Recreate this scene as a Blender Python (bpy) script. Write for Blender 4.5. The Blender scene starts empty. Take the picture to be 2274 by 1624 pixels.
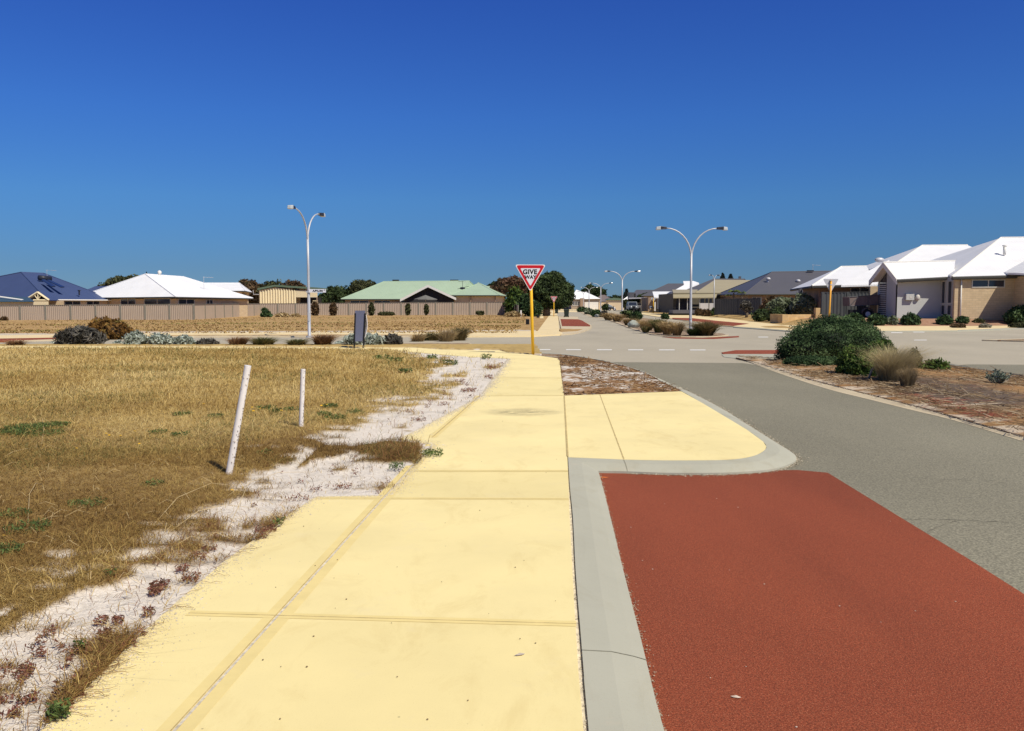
import bpy, math, random
import numpy as np
from mathutils import Vector, Matrix

# ---------------------------------------------------------------- camera, world, sun
SC = bpy.context.scene
COL = SC.collection
CW, CH, FP, EYE = 2274.0, 1624.0, 1967.0, 1.6     # photo measured on a 2274 px wide grid
HOR = 676.0
PITCH = math.atan((CH / 2 - HOR) / FP)
cam = bpy.data.cameras.new("camera"); camo = bpy.data.objects.new("camera", cam); COL.objects.link(camo)
cam.sensor_width = 36; cam.lens = 36 * FP / CW
cam.clip_start = 0.05; cam.clip_end = 9000
camo.location = (0, 0, EYE); camo.rotation_euler = (math.pi / 2 - PITCH, 0, 0)
SC.camera = camo

SUN_EL = math.radians(50)
SUN_AZ = math.atan2(0.69, -0.72)                  # compass bearing (from +Y towards +X) of the sun
world = bpy.data.worlds.new("World"); SC.world = world; world.use_nodes = True
wn = world.node_tree; wn.nodes.clear()
wo = wn.nodes.new("ShaderNodeOutputWorld"); bg = wn.nodes.new("ShaderNodeBackground")
sky = wn.nodes.new("ShaderNodeTexSky"); sky.sky_type = 'NISHITA'; sky.sun_disc = False
sky.sun_elevation = SUN_EL; sky.sun_rotation = SUN_AZ
sky.altitude = 0; sky.air_density = 1.0; sky.dust_density = 0.0; sky.ozone_density = 6.0
# tone of the air by height above the horizon (bluer up to the frame top; unseen sky above toned to set the fill light)
tc = wn.nodes.new("ShaderNodeTexCoord"); sep = wn.nodes.new("ShaderNodeSeparateXYZ")
rmp = wn.nodes.new("ShaderNodeValToRGB")
mulc = wn.nodes.new("ShaderNodeMix"); mulc.data_type = 'RGBA'; mulc.blend_type = 'MULTIPLY'
mulc.inputs[0].default_value = 1.0
wn.links.new(tc.outputs['Generated'], sep.inputs[0]); wn.links.new(sep.outputs['Z'], rmp.inputs[0])
SKYR = [(0.0, (0.155, 0.262, 0.45)), (0.04, (0.157, 0.271, 0.465)), (0.114, (0.189, 0.363, 0.591)), (0.2, (0.177, 0.366, 0.707)), (0.33, (0.155, 0.313, 0.75)), (0.42, (0.2, 0.36, 0.75)), (0.6, (0.20, 0.28, 0.40)), (1.0, (0.26, 0.32, 0.40))]
er = rmp.color_ramp.elements
er[0].position = SKYR[0][0]; er[0].color = SKYR[0][1] + (1,)
er[1].position = SKYR[-1][0]; er[1].color = SKYR[-1][1] + (1,)
for p, c in SKYR[1:-1]:
    e = er.new(p); e.color = c + (1,)
wn.links.new(sky.outputs[0], mulc.inputs[6]); wn.links.new(rmp.outputs[0], mulc.inputs[7])
wn.links.new(mulc.outputs[2], bg.inputs[0]); wn.links.new(bg.outputs[0], wo.inputs[0])
bg.inputs[1].default_value = 0.13

sun = bpy.data.lights.new("sun", 'SUN'); suno = bpy.data.objects.new("sun", sun); COL.objects.link(suno)
sun.energy = 4.9; sun.angle = math.radians(0.53); sun.color = (1.0, 0.93, 0.80)
tosun = Vector((math.sin(SUN_AZ) * math.cos(SUN_EL), math.cos(SUN_AZ) * math.cos(SUN_EL), math.sin(SUN_EL)))
suno.rotation_euler = tosun.to_track_quat('Z', 'Y').to_euler(); suno.location = (20, -20, 30)
SC.view_settings.view_transform = 'Standard'; SC.view_settings.look = 'None'
SC.view_settings.exposure = 0.0; SC.view_settings.gamma = 1.0
SC.render.engine = 'CYCLES'; SC.render.resolution_x = 1024; SC.render.resolution_y = 731

# ---------------------------------------------------------------- where a photo point stands in the place
SP, CP = math.sin(PITCH), math.cos(PITCH)
def rayd(u, v):
    a = (u - CW / 2) / FP; b = (CH / 2 - v) / FP
    return a, CP + SP * b, -SP + CP * b
def G(u, v, z=0.0):
    x, y, w = rayd(u, v); t = (z - EYE) / w
    return (x * t, y * t, z)
def P(u, v, d):
    x, y, w = rayd(u, v); t = d / y
    return (x * t, d, EYE + w * t)
def X(u, d): return P(u, HOR, d)[0]
def Z(v, d): return P(CW / 2, v, d)[2]
def ext(p, q, y):
    t = (y - p[1]) / (q[1] - p[1]); return (p[0] + (q[0] - p[0]) * t, y, p[2])
def srgb(r, g, b):
    f = lambda c: ((c / 255 + 0.055) / 1.055) ** 2.4 if c > 10 else c / 255 / 12.92
    return (f(r), f(g), f(b))

# ---------------------------------------------------------------- materials
def newmat(name):
    m = bpy.data.materials.new(name); m.use_nodes = True
    nt = m.node_tree; b = nt.nodes['Principled BSDF']; b.inputs['Specular IOR Level'].default_value = 0.25
    return m, nt, b
def mixc(nt, fac, a, b, blend='MIX'):
    n = nt.nodes.new("ShaderNodeMix"); n.data_type = 'RGBA'; n.blend_type = blend
    for s, v in ((n.inputs[0], fac), (n.inputs[6], a), (n.inputs[7], b)):
        if isinstance(v, bpy.types.NodeSocket): nt.links.new(v, s)
        elif isinstance(v, tuple): s.default_value = v if len(v) == 4 else v + (1,)
        else: s.default_value = v
    return n.outputs[2]
def noise(nt, scale, detail=4, rough=.6, vec=None, dist=0):
    n = nt.nodes.new("ShaderNodeTexNoise"); n.inputs['Scale'].default_value = scale
    n.inputs['Detail'].default_value = detail; n.inputs['Roughness'].default_value = rough
    n.inputs['Distortion'].default_value = dist
    if vec is None: vec = pos(nt)
    nt.links.new(vec, n.inputs['Vector']); return n.outputs[0]
def pos(nt, scale=None):
    g = nt.nodes.new("ShaderNodeNewGeometry"); o = g.outputs['Position']
    if scale:
        mp = nt.nodes.new("ShaderNodeMapping"); mp.inputs['Scale'].default_value = scale
        nt.links.new(o, mp.inputs[0]); o = mp.outputs[0]
    return o
def ramp(nt, sock, p0, p1, c0=(0, 0, 0), c1=(1, 1, 1), mids=()):
    r = nt.nodes.new("ShaderNodeValToRGB"); e = r.color_ramp.elements
    e[0].position = p0; e[0].color = c0 + (1,); e[1].position = p1; e[1].color = c1 + (1,)
    for p, c in mids:
        k = e.new(p); k.color = c + (1,)
    nt.links.new(sock, r.inputs[0]); return r.outputs[0]
def bump(nt, b, sock, strength, dist=0.01):
    n = nt.nodes.new("ShaderNodeBump"); n.inputs['Strength'].default_value = strength
    n.inputs['Distance'].default_value = dist
    nt.links.new(sock, n.inputs['Height']); nt.links.new(n.outputs[0], b.inputs['Normal'])
def plain(name, c, var=.12, scale=3, rough=.75, bmp=0, bs=40, metal=0, spec=.25, stretch=None):
    m, nt, b = newmat(name)
    v = pos(nt, stretch) if stretch else None
    f = ramp(nt, noise(nt, scale, 5, .65, v), .3, .7)
    nt.links.new(mixc(nt, f, tuple(x * (1 - var) for x in c), tuple(min(1, x * (1 + var)) for x in c)), b.inputs['Base Color'])
    b.inputs['Roughness'].default_value = rough; b.inputs['Metallic'].default_value = metal
    b.inputs['Specular IOR Level'].default_value = spec
    if bmp: bump(nt, b, noise(nt, bs, 3), bmp)
    return m
def vcol(name, rough=.85, trans=.0, spec=.1):
    m, nt, b = newmat(name)
    a = nt.nodes.new("ShaderNodeAttribute"); a.attribute_name = 'col'
    nt.links.new(a.outputs[0], b.inputs['Base Color']); b.inputs['Roughness'].default_value = rough
    b.inputs['Specular IOR Level'].default_value = spec
    if trans:
        t = nt.nodes.new("ShaderNodeBsdfTranslucent"); nt.links.new(a.outputs[0], t.inputs[0])
        mx = nt.nodes.new("ShaderNodeMixShader"); mx.inputs[0].default_value = trans
        nt.links.new(b.outputs[0], mx.inputs[1]); nt.links.new(t.outputs[0], mx.inputs[2])
        nt.links.new(mx.outputs[0], nt.nodes['Material Output'].inputs[0])
    return m

def asphalt(name, c, speck, scale=95, patch=.12, bmp=.35, fleck=None):
    m, nt, b = newmat(name)
    big = ramp(nt, noise(nt, .35, 4, .55, pos(nt, (1, .45, 1))), .3, .7)
    c1 = mixc(nt, big, tuple(x * (1 - patch) for x in c), tuple(x * (1 + patch) for x in c))
    fine = ramp(nt, noise(nt, scale, 2, .8), .38, .66)
    c2 = mixc(nt, fine, tuple(x * (1 - speck) for x in (1, 1, 1)), tuple(1 + speck for x in (1, 1, 1)))
    c3 = mixc(nt, 1.0, c1, c2, 'MULTIPLY')
    vo = nt.nodes.new("ShaderNodeTexVoronoi"); vo.inputs['Scale'].default_value = 62
    nt.links.new(pos(nt), vo.inputs['Vector'])
    dots = ramp(nt, vo.outputs['Distance'], .10, .17, (1, 1, 1), (0, 0, 0))
    pick = ramp(nt, noise(nt, 33, 1), .56, .60)
    f = mixc(nt, 1.0, dots, pick, 'MULTIPLY')
    nt.links.new(mixc(nt, f, c3, tuple(min(1, x * 1.9 + .05) for x in c)), b.inputs['Base Color'])
    b.inputs['Roughness'].default_value = .85
    if fleck:                                    # exposed light stone in the coloured surface
        prev = b.inputs['Base Color'].links[0].from_socket
        fl_ = ramp(nt, noise(nt, 210, 1, .5), .63, .70); wp = ramp(nt, noise(nt, .9, 3, .6, pos(nt, (1.6, .35, 1))), .35, .7, (.93, .93, .94), (1.06, 1.06, 1.05))
        nt.links.new(mixc(nt, 1.0, mixc(nt, fl_, prev, fleck), wp, 'MULTIPLY'), b.inputs['Base Color'])
    bump(nt, b, noise(nt, scale, 2, .8), bmp, .006)
    return m
def concrete(name, c, tint=None, stain=None):
    m, nt, b = newmat(name)
    big = ramp(nt, noise(nt, .8, 6, .6), .3, .72)
    c1 = mixc(nt, big, tuple(x * .90 for x in c), tuple(min(.95, x * 1.05) for x in c))
    blot = ramp(nt, noise(nt, 3.1, 7, .72, pos(nt, (1, .5, 1)), .6), .52, .74, (1, 1, 1), (.90, .87, .82))
    c1 = mixc(nt, 1.0, c1, blot, 'MULTIPLY')
    if tint:
        f = ramp(nt, noise(nt, 2.3, 5, .7), .58, .75)
        ff = nt.nodes.new("ShaderNodeMath"); ff.operation = 'MULTIPLY'; ff.inputs[1].default_value = .5
        nt.links.new(f, ff.inputs[0]); c1 = mixc(nt, ff.outputs[0], c1, tint)
    if stain:                                    # each cast slab cured to a slightly different tone
        sp_ = nt.nodes.new("ShaderNodeSeparateXYZ"); nt.links.new(pos(nt), sp_.inputs[0])
        dv = nt.nodes.new("ShaderNodeMath"); dv.operation = 'DIVIDE'; dv.inputs[1].default_value = 30; nt.links.new(sp_.outputs['Y'], dv.inputs[0])
        rp = nt.nodes.new("ShaderNodeValToRGB"); rp.color_ramp.interpolation = 'CONSTANT'; e = rp.color_ramp.elements
        js = [0] + [G(1100, v_, .1)[1] / 30 for v_ in (1381, 1107.5, 1046.5, 879, 839.4)]; tn = [(.97, .965, .95), (1, 1, 1), (.955, .95, .93), (1.02, 1.02, 1.03), (.97, .97, .96), (1.02, 1.02, 1.03)]
        e[0].position = 0; e[0].color = tn[0] + (1,); e[1].position = js[1]; e[1].color = tn[1] + (1,)
        for j_, t_ in zip(js[2:], tn[2:]): k_ = e.new(j_); k_.color = t_ + (1,)
        nt.links.new(dv.outputs[0], rp.inputs[0]); c1 = mixc(nt, 1.0, c1, rp.outputs[0], 'MULTIPLY')
    spk = ramp(nt, noise(nt, 160, 2, .7), .25, .40, (.86, .84, .80), (1, 1, 1))
    c2 = mixc(nt, 1.0, c1, spk, 'MULTIPLY')
    vo = nt.nodes.new("ShaderNodeTexVoronoi"); vo.inputs['Scale'].default_value = 9
    nt.links.new(pos(nt), vo.inputs['Vector'])
    d = ramp(nt, vo.outputs['Distance'], .03, .055, (1, 1, 1), (0, 0, 0))
    pk = ramp(nt, noise(nt, 4, 1), .60, .64)
    c2 = mixc(nt, mixc(nt, 1.0, d, pk, 'MULTIPLY'), c2, tuple(x * .55 for x in c))
    if stain:                                    # oily scuff mark that lies across the path
        (sx, sy), (rx, ry) = stain
        mp = nt.nodes.new("ShaderNodeMapping"); mp.vector_type = 'POINT'
        mp.inputs['Location'].default_value = (-sx / rx, -sy / ry, 0); mp.inputs['Scale'].default_value = (1 / rx, 1 / ry, 0)
        nt.links.new(pos(nt), mp.inputs[0])
        gr = nt.nodes.new("ShaderNodeTexGradient"); gr.gradient_type = 'SPHERICAL'; nt.links.new(mp.outputs[0], gr.inputs[0])
        g0 = ramp(nt, gr.outputs['Fac'], 0, .6)
        n1 = ramp(nt, noise(nt, 5, 6, .7, pos(nt, (.6, 2.5, 1)), 1.5), .38, .68)
        mm = mixc(nt, 1.0, g0, n1, 'MULTIPLY')
        c2 = mixc(nt, mm, c2, (.20, .17, .10))
    nt.links.new(c2, b.inputs['Base Color']); b.inputs['Roughness'].default_value = .8
    bump(nt, b, noise(nt, 120, 3, .7), .12, .004)
    return m

YEL = (0.865, 0.73, 0.36)
M = {}
sx_, sy_, _ = G(1160, 915, .1)
M['path'] = concrete('yellow_concrete', YEL, (.78, .66, .38), ((sx_, sy_), (.62, .55)))
M['path_far'] = concrete('pale_yellow_concrete', (.78, .63, .36))
M['joint'] = plain('joint_brown', (.52, .40, .18), .3, 12, .9)  # tan brown colour of the slab joint lines
M['joint_margin'] = plain('trowelled_margin', (.785, .635, .275), .06, 6, .7)
M['joint_sand'] = plain('joint_sand', (.62, .55, .42), .35, 30, .9)
M['kerb'] = concrete('grey_concrete', (.43, .42, .335), (.52, .44, .33))
M['kerb_cream'] = concrete('cream_concrete', (.60, .50, .34))
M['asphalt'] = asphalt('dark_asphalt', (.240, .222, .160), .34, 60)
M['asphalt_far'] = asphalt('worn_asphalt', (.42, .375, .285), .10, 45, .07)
M['red'] = asphalt('red_asphalt', (.250, .058, .024), .44, 130, .2, .16, (.50, .20, .10))
M['kerb_crack'] = plain('kerb_crack', (.25, .24, .18), .2, 20)
M['crack'] = plain('dark_crack', (.12, .11, .08), .2, 20)  # dark colour of the hairline road cracks
M['white_line'] = plain('white_line', (.75, .74, .70), .15, 9)

def groundmat(name, a, b_, c, s1=1.5, s2=9):
    m, nt, b = newmat(name)
    f1 = ramp(nt, noise(nt, s1, 6, .65, pos(nt, (.5, 1, 1))), .38, .62)
    f2 = ramp(nt, noise(nt, s2, 5, .7), .42, .6)
    nt.links.new(mixc(nt, f2, mixc(nt, f1, a, b_), c), b.inputs['Base Color'])
    b.inputs['Roughness'].default_value = .95; b.inputs['Specular IOR Level'].default_value = .05
    bump(nt, b, noise(nt, 25, 5, .7), .6, .04)
    return m
M['sand'] = groundmat('white_sand', (.66, .59, .50), (.60, .53, .44), (.50, .40, .28), 2, 30)
M['far_field'] = groundmat('dry_field', (.56, .40, .19), (.44, .29, .13), (.30, .17, .07), .35, 1.6)
M['dry_bank'] = groundmat('dry_bank', (.56, .39, .17), (.42, .27, .11), (.32, .22, .10), .5, 2.5)
M['mulch'] = groundmat('bark_mulch', (.24, .15, .09), (.34, .21, .12), (.15, .10, .07), 2.5, 14)
M['verge_soil'] = groundmat('verge_soil', (.50, .45, .38), (.30, .18, .09), (.20, .12, .06), 3.2, 14)
M['garden_soil'] = groundmat('garden_soil', (.35, .19, .12), (.28, .15, .09), (.40, .25, .17), 1.2, 6)
M['earth'] = groundmat('earth', (.40, .28, .15), (.33, .22, .11), (.28, .18, .09), .2, 1.2)

# ground lot sheet: 'col' attribute = cover of sand / thatch
m, nt, b = newmat('field_soil')
a = nt.nodes.new("ShaderNodeAttribute"); a.attribute_name = 'col'
fn = ramp(nt, noise(nt, 40, 5, .75), .3, .7, (.82, .80, .78), (1.1, 1.1, 1.1))
nt.links.new(mixc(nt, 1.0, a.outputs[0], fn, 'MULTIPLY'), b.inputs['Base Color'])
b.inputs['Roughness'].default_value = .95; b.inputs['Specular IOR Level'].default_value = .05
bump(nt, b, noise(nt, 28, 5, .7), .55, .03); M['field_soil'] = m

M['leaf'] = vcol('foliage', .7, .25, .2)
M['blade'] = vcol('grass_blade', .8, .3, .1)
M['bark'] = plain('bark', (.13, .10, .07), .3, 6, .9, .6, 20)
M['twig'] = plain('dead_wood', (.38, .34, .28), .25, 12, .9)
M['galv'] = plain('galvanised_steel', (.50, .51, .53), .14, 3, .5, 0, 40, .25, .4, (1, 1, .4))
M['lamp_dark'] = plain('dark_plastic', (.025, .028, .04), .1, 8, .4)
M['lamp_lens'] = plain('lamp_lens', (.50, .53, .53), .05, 8, .2, spec=.6)
M['sign_yellow'] = plain('yellow_post_paint', (.86, .50, .03), .08, 5, .4)
M['sign_orange'] = plain('orange_post_paint', (.82, .40, .05), .08, 5, .4)
M['sign_red'] = plain('red_sign_sheet', (.52, .012, .02), .08, 4, .35)
M['sign_white'] = plain('white_sign_sheet', (.68, .68, .72), .03, 4, .35)
M['sign_edge'] = plain('sign_edge_white', (.78, .74, .74), .05, 4, .4)
M['sign_back'] = plain('aluminium_back', (.50, .50, .52), .06, 4, .5, metal=.2)
M['black'] = plain('black_paint', (.012, .012, .014), .2, 4, .45)
M['board'] = plain('blue_grey_panel', (.125, .135, .21), .05, 3, .55)
M['pvc'] = plain('white_pvc', (.80, .76, .72), .06, 12, .45)
M['snail'] = plain('snail_shell', (.16, .11, .07), .5, 60, .6)
M['snail_pale'] = plain('pale_shell', (.66, .56, .42), .3, 60, .6)
M['fence'] = plain('taupe_steel_sheet', (.375, .305, .24), .05, .7, .6)
M['fence_post'] = plain('fence_post', (.19, .18, .145), .08, 3, .6)
M['fence_smooth'] = plain('smooth_fence_panel', (.47, .375, .275), .05, 1, .7)
M['fence_dark'] = plain('dark_grey_sheet', (.07, .074, .078), .1, 1, .5)
M['glass'] = plain('window_glass', (.025, .03, .045), .2, .6, .12, spec=.7)
M['frame'] = plain('window_frame', (.55, .53, .48), .05, 4, .5)
M['white_trim'] = plain('white_trim', (.72, .70, .64), .04, 2, .5)
M['dark_void'] = plain('shaded_recess', (.035, .033, .033), .2, 1, .9)  # near black colour paints in the shade of open recesses
M['plastic_green'] = plain('dark_green_bin', (.018, .028, .022), .15, 4, .5)
M['rust'] = plain('weathered_steel', (.16, .125, .115), .25, 2.2, .8, .3, 30)
M['rubber'] = plain('rubber', (.02, .02, .02), .2, 8, .8)
M['jeep'] = plain('grey_car_paint', (.20, .225, .24), .1, 3, .35, spec=.5)
M['white_paint'] = plain('white_car_paint', (.75, .76, .78), .03, 3, .25, spec=.5)
M['lime'] = None

def roofmat(name, c, ax=(1, 0), w=.22, depth=.3, rough=.5, spec=.3):
    m, nt, b = newmat(name)
    wv = nt.nodes.new("ShaderNodeTexWave"); wv.wave_type = 'BANDS'; wv.bands_direction = 'X'
    wv.inputs['Scale'].default_value = 1.0
    mp = nt.nodes.new("ShaderNodeMapping"); mp.inputs['Rotation'].default_value = (0, 0, math.atan2(ax[1], ax[0]))
    mp.inputs['Scale'].default_value = (.31 / w, .31 / w, .31 / w)
    nt.links.new(pos(nt), mp.inputs[0]); nt.links.new(mp.outputs[0], wv.inputs[0])
    f = ramp(nt, noise(nt, .6, 4), .3, .7)
    c1 = mixc(nt, f, tuple(x * .95 for x in c), tuple(min(.9, x * 1.04) for x in c))
    nt.links.new(c1, b.inputs['Base Color'])
    b.inputs['Roughness'].default_value = rough; b.inputs['Specular IOR Level'].default_value = spec
    bump(nt, b, wv.outputs[0], depth, .02)
    return m
M['roof_white'] = roofmat('white_roof_sheet', (.84, .84, .84))
M['roof_white_near'] = roofmat('white_ribbed_roof', (.78, .78, .79), (1, .12), .22, .3)
M['roof_blue'] = roofmat('blue_roof_sheet', (.06, .085, .18))
M['roof_teal'] = roofmat('dark_teal_roof', (.045, .085, .12))
M['roof_green'] = roofmat('pale_green_roof', (.37, .475, .34))
M['roof_dkgreen'] = roofmat('green_trim_sheet', (.12, .17, .11))
M['roof_grey'] = roofmat('dark_grey_roof', (.105, .103, .115))
M['roof_khaki'] = roofmat('khaki_roof', (.375, .325, .205))
M['roof_brown'] = roofmat('brown_roof', (.20, .16, .15))
M['gutter_dark'] = plain('dark_gutter', (.06, .06, .055), .1, 3, .6)
M['gutter_khaki'] = plain('khaki_gutter', (.22, .19, .12), .1, 3, .6)
M['cream_sheet'] = plain('cream_sheet', (.74, .63, .40), .04, 1, .6)
M['cream_wall'] = plain('cream_render', (.64, .50, .32), .06, .8, .85)
M['grey_render'] = plain('grey_render', (.33, .35, .355), .05, .8, .85, .15, 30)
M['pale_grey_render'] = plain('pale_grey_render', (.47, .48, .46), .04, .8, .85)
M['concrete_pale'] = plain('pale_panel', (.58, .55, .53), .04, .8, .85)

def brick(name, c1, c2, mortar, bw=.45, bh=.17):
    m, nt, b = newmat(name)
    bt = nt.nodes.new("ShaderNodeTexBrick")
    g = nt.nodes.new("ShaderNodeNewGeometry"); s = nt.nodes.new("ShaderNodeSeparateXYZ"); cb = nt.nodes.new("ShaderNodeCombineXYZ")
    ad = nt.nodes.new("ShaderNodeMath"); ad.operation = 'ADD'
    nt.links.new(g.outputs['Position'], s.inputs[0]); nt.links.new(s.outputs['X'], ad.inputs[0]); nt.links.new(s.outputs['Y'], ad.inputs[1])
    nt.links.new(ad.outputs[0], cb.inputs[0]); nt.links.new(s.outputs['Z'], cb.inputs[1]); nt.links.new(cb.outputs[0], bt.inputs['Vector'])
    bt.inputs['Scale'].default_value = 1; bt.inputs['Brick Width'].default_value = bw; bt.inputs['Row Height'].default_value = bh
    bt.inputs['Mortar Size'].default_value = .012
    bt.inputs['Color1'].default_value = c1 + (1,); bt.inputs['Color2'].default_value = c2 + (1,); bt.inputs['Mortar'].default_value = mortar + (1,)
    n = ramp(nt, noise(nt, 3, 4), .3, .7, (.93, .93, .93), (1.05, 1.05, 1.05))
    nt.links.new(mixc(nt, 1.0, bt.outputs[0], n, 'MULTIPLY'), b.inputs['Base Color'])
    b.inputs['Roughness'].default_value = .9
    return m
M['brick_pale'] = brick('pale_brick', (.56, .43, .27), (.50, .38, .235), (.42, .33, .22))
M['brick_taupe'] = brick('taupe_brick', (.36, .28, .20), (.33, .26, .19), (.33, .28, .22), .24, .086)
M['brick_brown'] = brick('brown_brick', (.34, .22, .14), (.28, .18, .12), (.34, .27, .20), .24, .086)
M['limestone'] = brick('limestone_block', (.60, .42, .20), (.52, .34, .15), (.46, .36, .22), .5, .3)

# ---------------------------------------------------------------- building helpers
def props(o, label=None, cat=None, group=None, kind=None):
    if label: o['label'] = label
    if cat: o['category'] = cat
    if group: o['group'] = group
    if kind: o['kind'] = kind
    return o
def empty(name, loc, label, cat, group=None):
    o = bpy.data.objects.new(name, None); COL.objects.link(o); o.location = loc; o.empty_display_size = .3
    return props(o, label, cat, group)
def link(name, me, mat, parent=None):
    me.materials.append(mat)
    o = bpy.data.objects.new(name, me); COL.objects.link(o)
    if parent is not None: o.parent = parent
    return o
def worldloc(p):
    v = Vector((0, 0, 0))
    while p is not None:
        v += p.location; p = p.parent
    return v
class MB:
    def __init__(s): s.v = []; s.f = []
    def add(s, vs, fs):
        n = len(s.v); s.v += [tuple(p) for p in vs]; s.f += [tuple(i + n for i in f) for f in fs]; return s
    def poly(s, pts): return s.add(pts, [tuple(range(len(pts)))])
    def box(s, x0, x1, y0, y1, z0, z1):
        return s.add([(x0, y0, z0), (x1, y0, z0), (x1, y1, z0), (x0, y1, z0), (x0, y0, z1), (x1, y0, z1), (x1, y1, z1), (x0, y1, z1)],
                     [(3, 2, 1, 0), (4, 5, 6, 7), (0, 1, 5, 4), (1, 2, 6, 5), (2, 3, 7, 6), (3, 0, 4, 7)])
    def hexa(s, b4, t4):
        return s.add(list(b4) + list(t4), [(3, 2, 1, 0), (4, 5, 6, 7), (0, 1, 5, 4), (1, 2, 6, 5), (2, 3, 7, 6), (3, 0, 4, 7)])
    def prism(s, pts, z0, z1):
        a = sum(p[0] * q[1] - q[0] * p[1] for p, q in zip(pts, pts[1:] + pts[:1]))
        if a < 0: pts = pts[::-1]
        n = len(pts)
        return s.add([(p[0], p[1], z0) for p in pts] + [(p[0], p[1], z1) for p in pts],
                     [tuple(range(n))[::-1], tuple(range(n, 2 * n))] + [(i, (i + 1) % n, n + (i + 1) % n, n + i) for i in range(n)])
    def wallseg(s, a, b_, t, z0, z1):
        """upright slab from a to b (world xy), thickness t to its far side"""
        dx, dy = b_[0] - a[0], b_[1] - a[1]; L = math.hypot(dx, dy); nx, ny = -dy / L * t, dx / L * t
        z1b = z1 if not isinstance(z1, tuple) else None
        za, zb = (z1, z1) if z1b is not None else z1
        return s.hexa([(a[0], a[1], z0), (b_[0], b_[1], z0), (b_[0] + nx, b_[1] + ny, z0), (a[0] + nx, a[1] + ny, z0)],
                      [(a[0], a[1], za), (b_[0], b_[1], zb), (b_[0] + nx, b_[1] + ny, zb), (a[0] + nx, a[1] + ny, za)])
    def tube(s, pts, rads, n=10, cap=True):
        pts = [Vector(p) for p in pts]
        if not isinstance(rads, (list, tuple)): rads = [rads] * len(pts)
        rings = []; up = Vector((0.13, 0.97, .2))
        for i, p in enumerate(pts):
            t = (pts[min(i + 1, len(pts) - 1)] - pts[max(i - 1, 0)]).normalized()
            a = t.cross(up)
            if a.length < .05: a = t.cross(Vector((1, 0, 0)))
            a.normalize(); b_ = t.cross(a)
            rings.append([p + (a * math.cos(k * 2 * math.pi / n) + b_ * math.sin(k * 2 * math.pi / n)) * rads[i] for k in range(n)])
        vs = [q for r in rings for q in r]; fs = []
        for i in range(len(pts) - 1):
            for k in range(n):
                k2 = (k + 1) % n
                fs.append((i * n + k, i * n + k2, (i + 1) * n + k2, (i + 1) * n + k))
        if cap: fs += [tuple(range(n))[::-1], tuple(range((len(pts) - 1) * n, len(pts) * n))]
        return s.add(vs, fs)
    def ball(s, c, r, nu=10, nv=6):
        if not isinstance(r, tuple): r = (r, r, r)
        vs = [(c[0], c[1], c[2] + r[2])]; fs = []
        for i in range(1, nv):
            for k in range(nu):
                a = math.pi * i / nv; t = 2 * math.pi * k / nu
                vs.append((c[0] + r[0] * math.sin(a) * math.cos(t), c[1] + r[1] * math.sin(a) * math.sin(t), c[2] + r[2] * math.cos(a)))
        vs.append((c[0], c[1], c[2] - r[2]))
        for k in range(nu): fs.append((0, 1 + k, 1 + (k + 1) % nu))
        for i in range(nv - 2):
            for k in range(nu):
                o = 1 + i * nu; k2 = (k + 1) % nu
                fs.append((o + k, o + nu + k, o + nu + k2, o + k2))
        o = 1 + (nv - 2) * nu; l = len(vs) - 1
        for k in range(nu): fs.append((l, o + (k + 1) % nu, o + k))
        return s.add(vs, fs)
    def build(s, name, mat, parent=None, smooth=False, label=None, cat=None, group=None, kind=None, base=None, bevel=0):
        off = worldloc(parent) if parent is not None else Vector(base or (0, 0, 0))
        me = bpy.data.meshes.new(name)
        me.from_pydata([(p[0] - off.x, p[1] - off.y, p[2] - off.z) for p in s.v], [], s.f); me.update()
        if smooth: me.polygons.foreach_set('use_smooth', [True] * len(me.polygons))
        o = link(name, me, mat, parent)
        if base: o.location = base
        if bevel:
            bm = o.modifiers.new('bevel', 'BEVEL'); bm.width = bevel; bm.segments = 2
        return props(o, label, cat, group, kind)

def fast_mesh(name, V, Q, C, mat, parent=None, off=(0, 0, 0), smooth=False):
    """V (n,3), Q (m,k) faces, C (n,3) point colour"""
    me = bpy.data.meshes.new(name); n = len(V); mN, k = Q.shape
    me.vertices.add(n); me.loops.add(mN * k); me.polygons.add(mN)
    me.vertices.foreach_set('co', (V - np.array(off)).astype(np.float32).ravel())
    me.loops.foreach_set('vertex_index', Q.astype(np.int32).ravel())
    me.polygons.foreach_set('loop_start', (np.arange(mN) * k).astype(np.int32))
    try: me.polygons.foreach_set('loop_total', np.full(mN, k, np.int32))
    except Exception: pass
    me.update(calc_edges=True); me.validate()
    at = me.color_attributes.new('col', 'FLOAT_COLOR', 'POINT')
    at.data.foreach_set('color', np.concatenate([C, np.ones((n, 1))], 1).astype(np.float32).ravel())
    if smooth: me.polygons.foreach_set('use_smooth', np.ones(mN, bool))
    return link(name, me, mat, parent)

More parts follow.
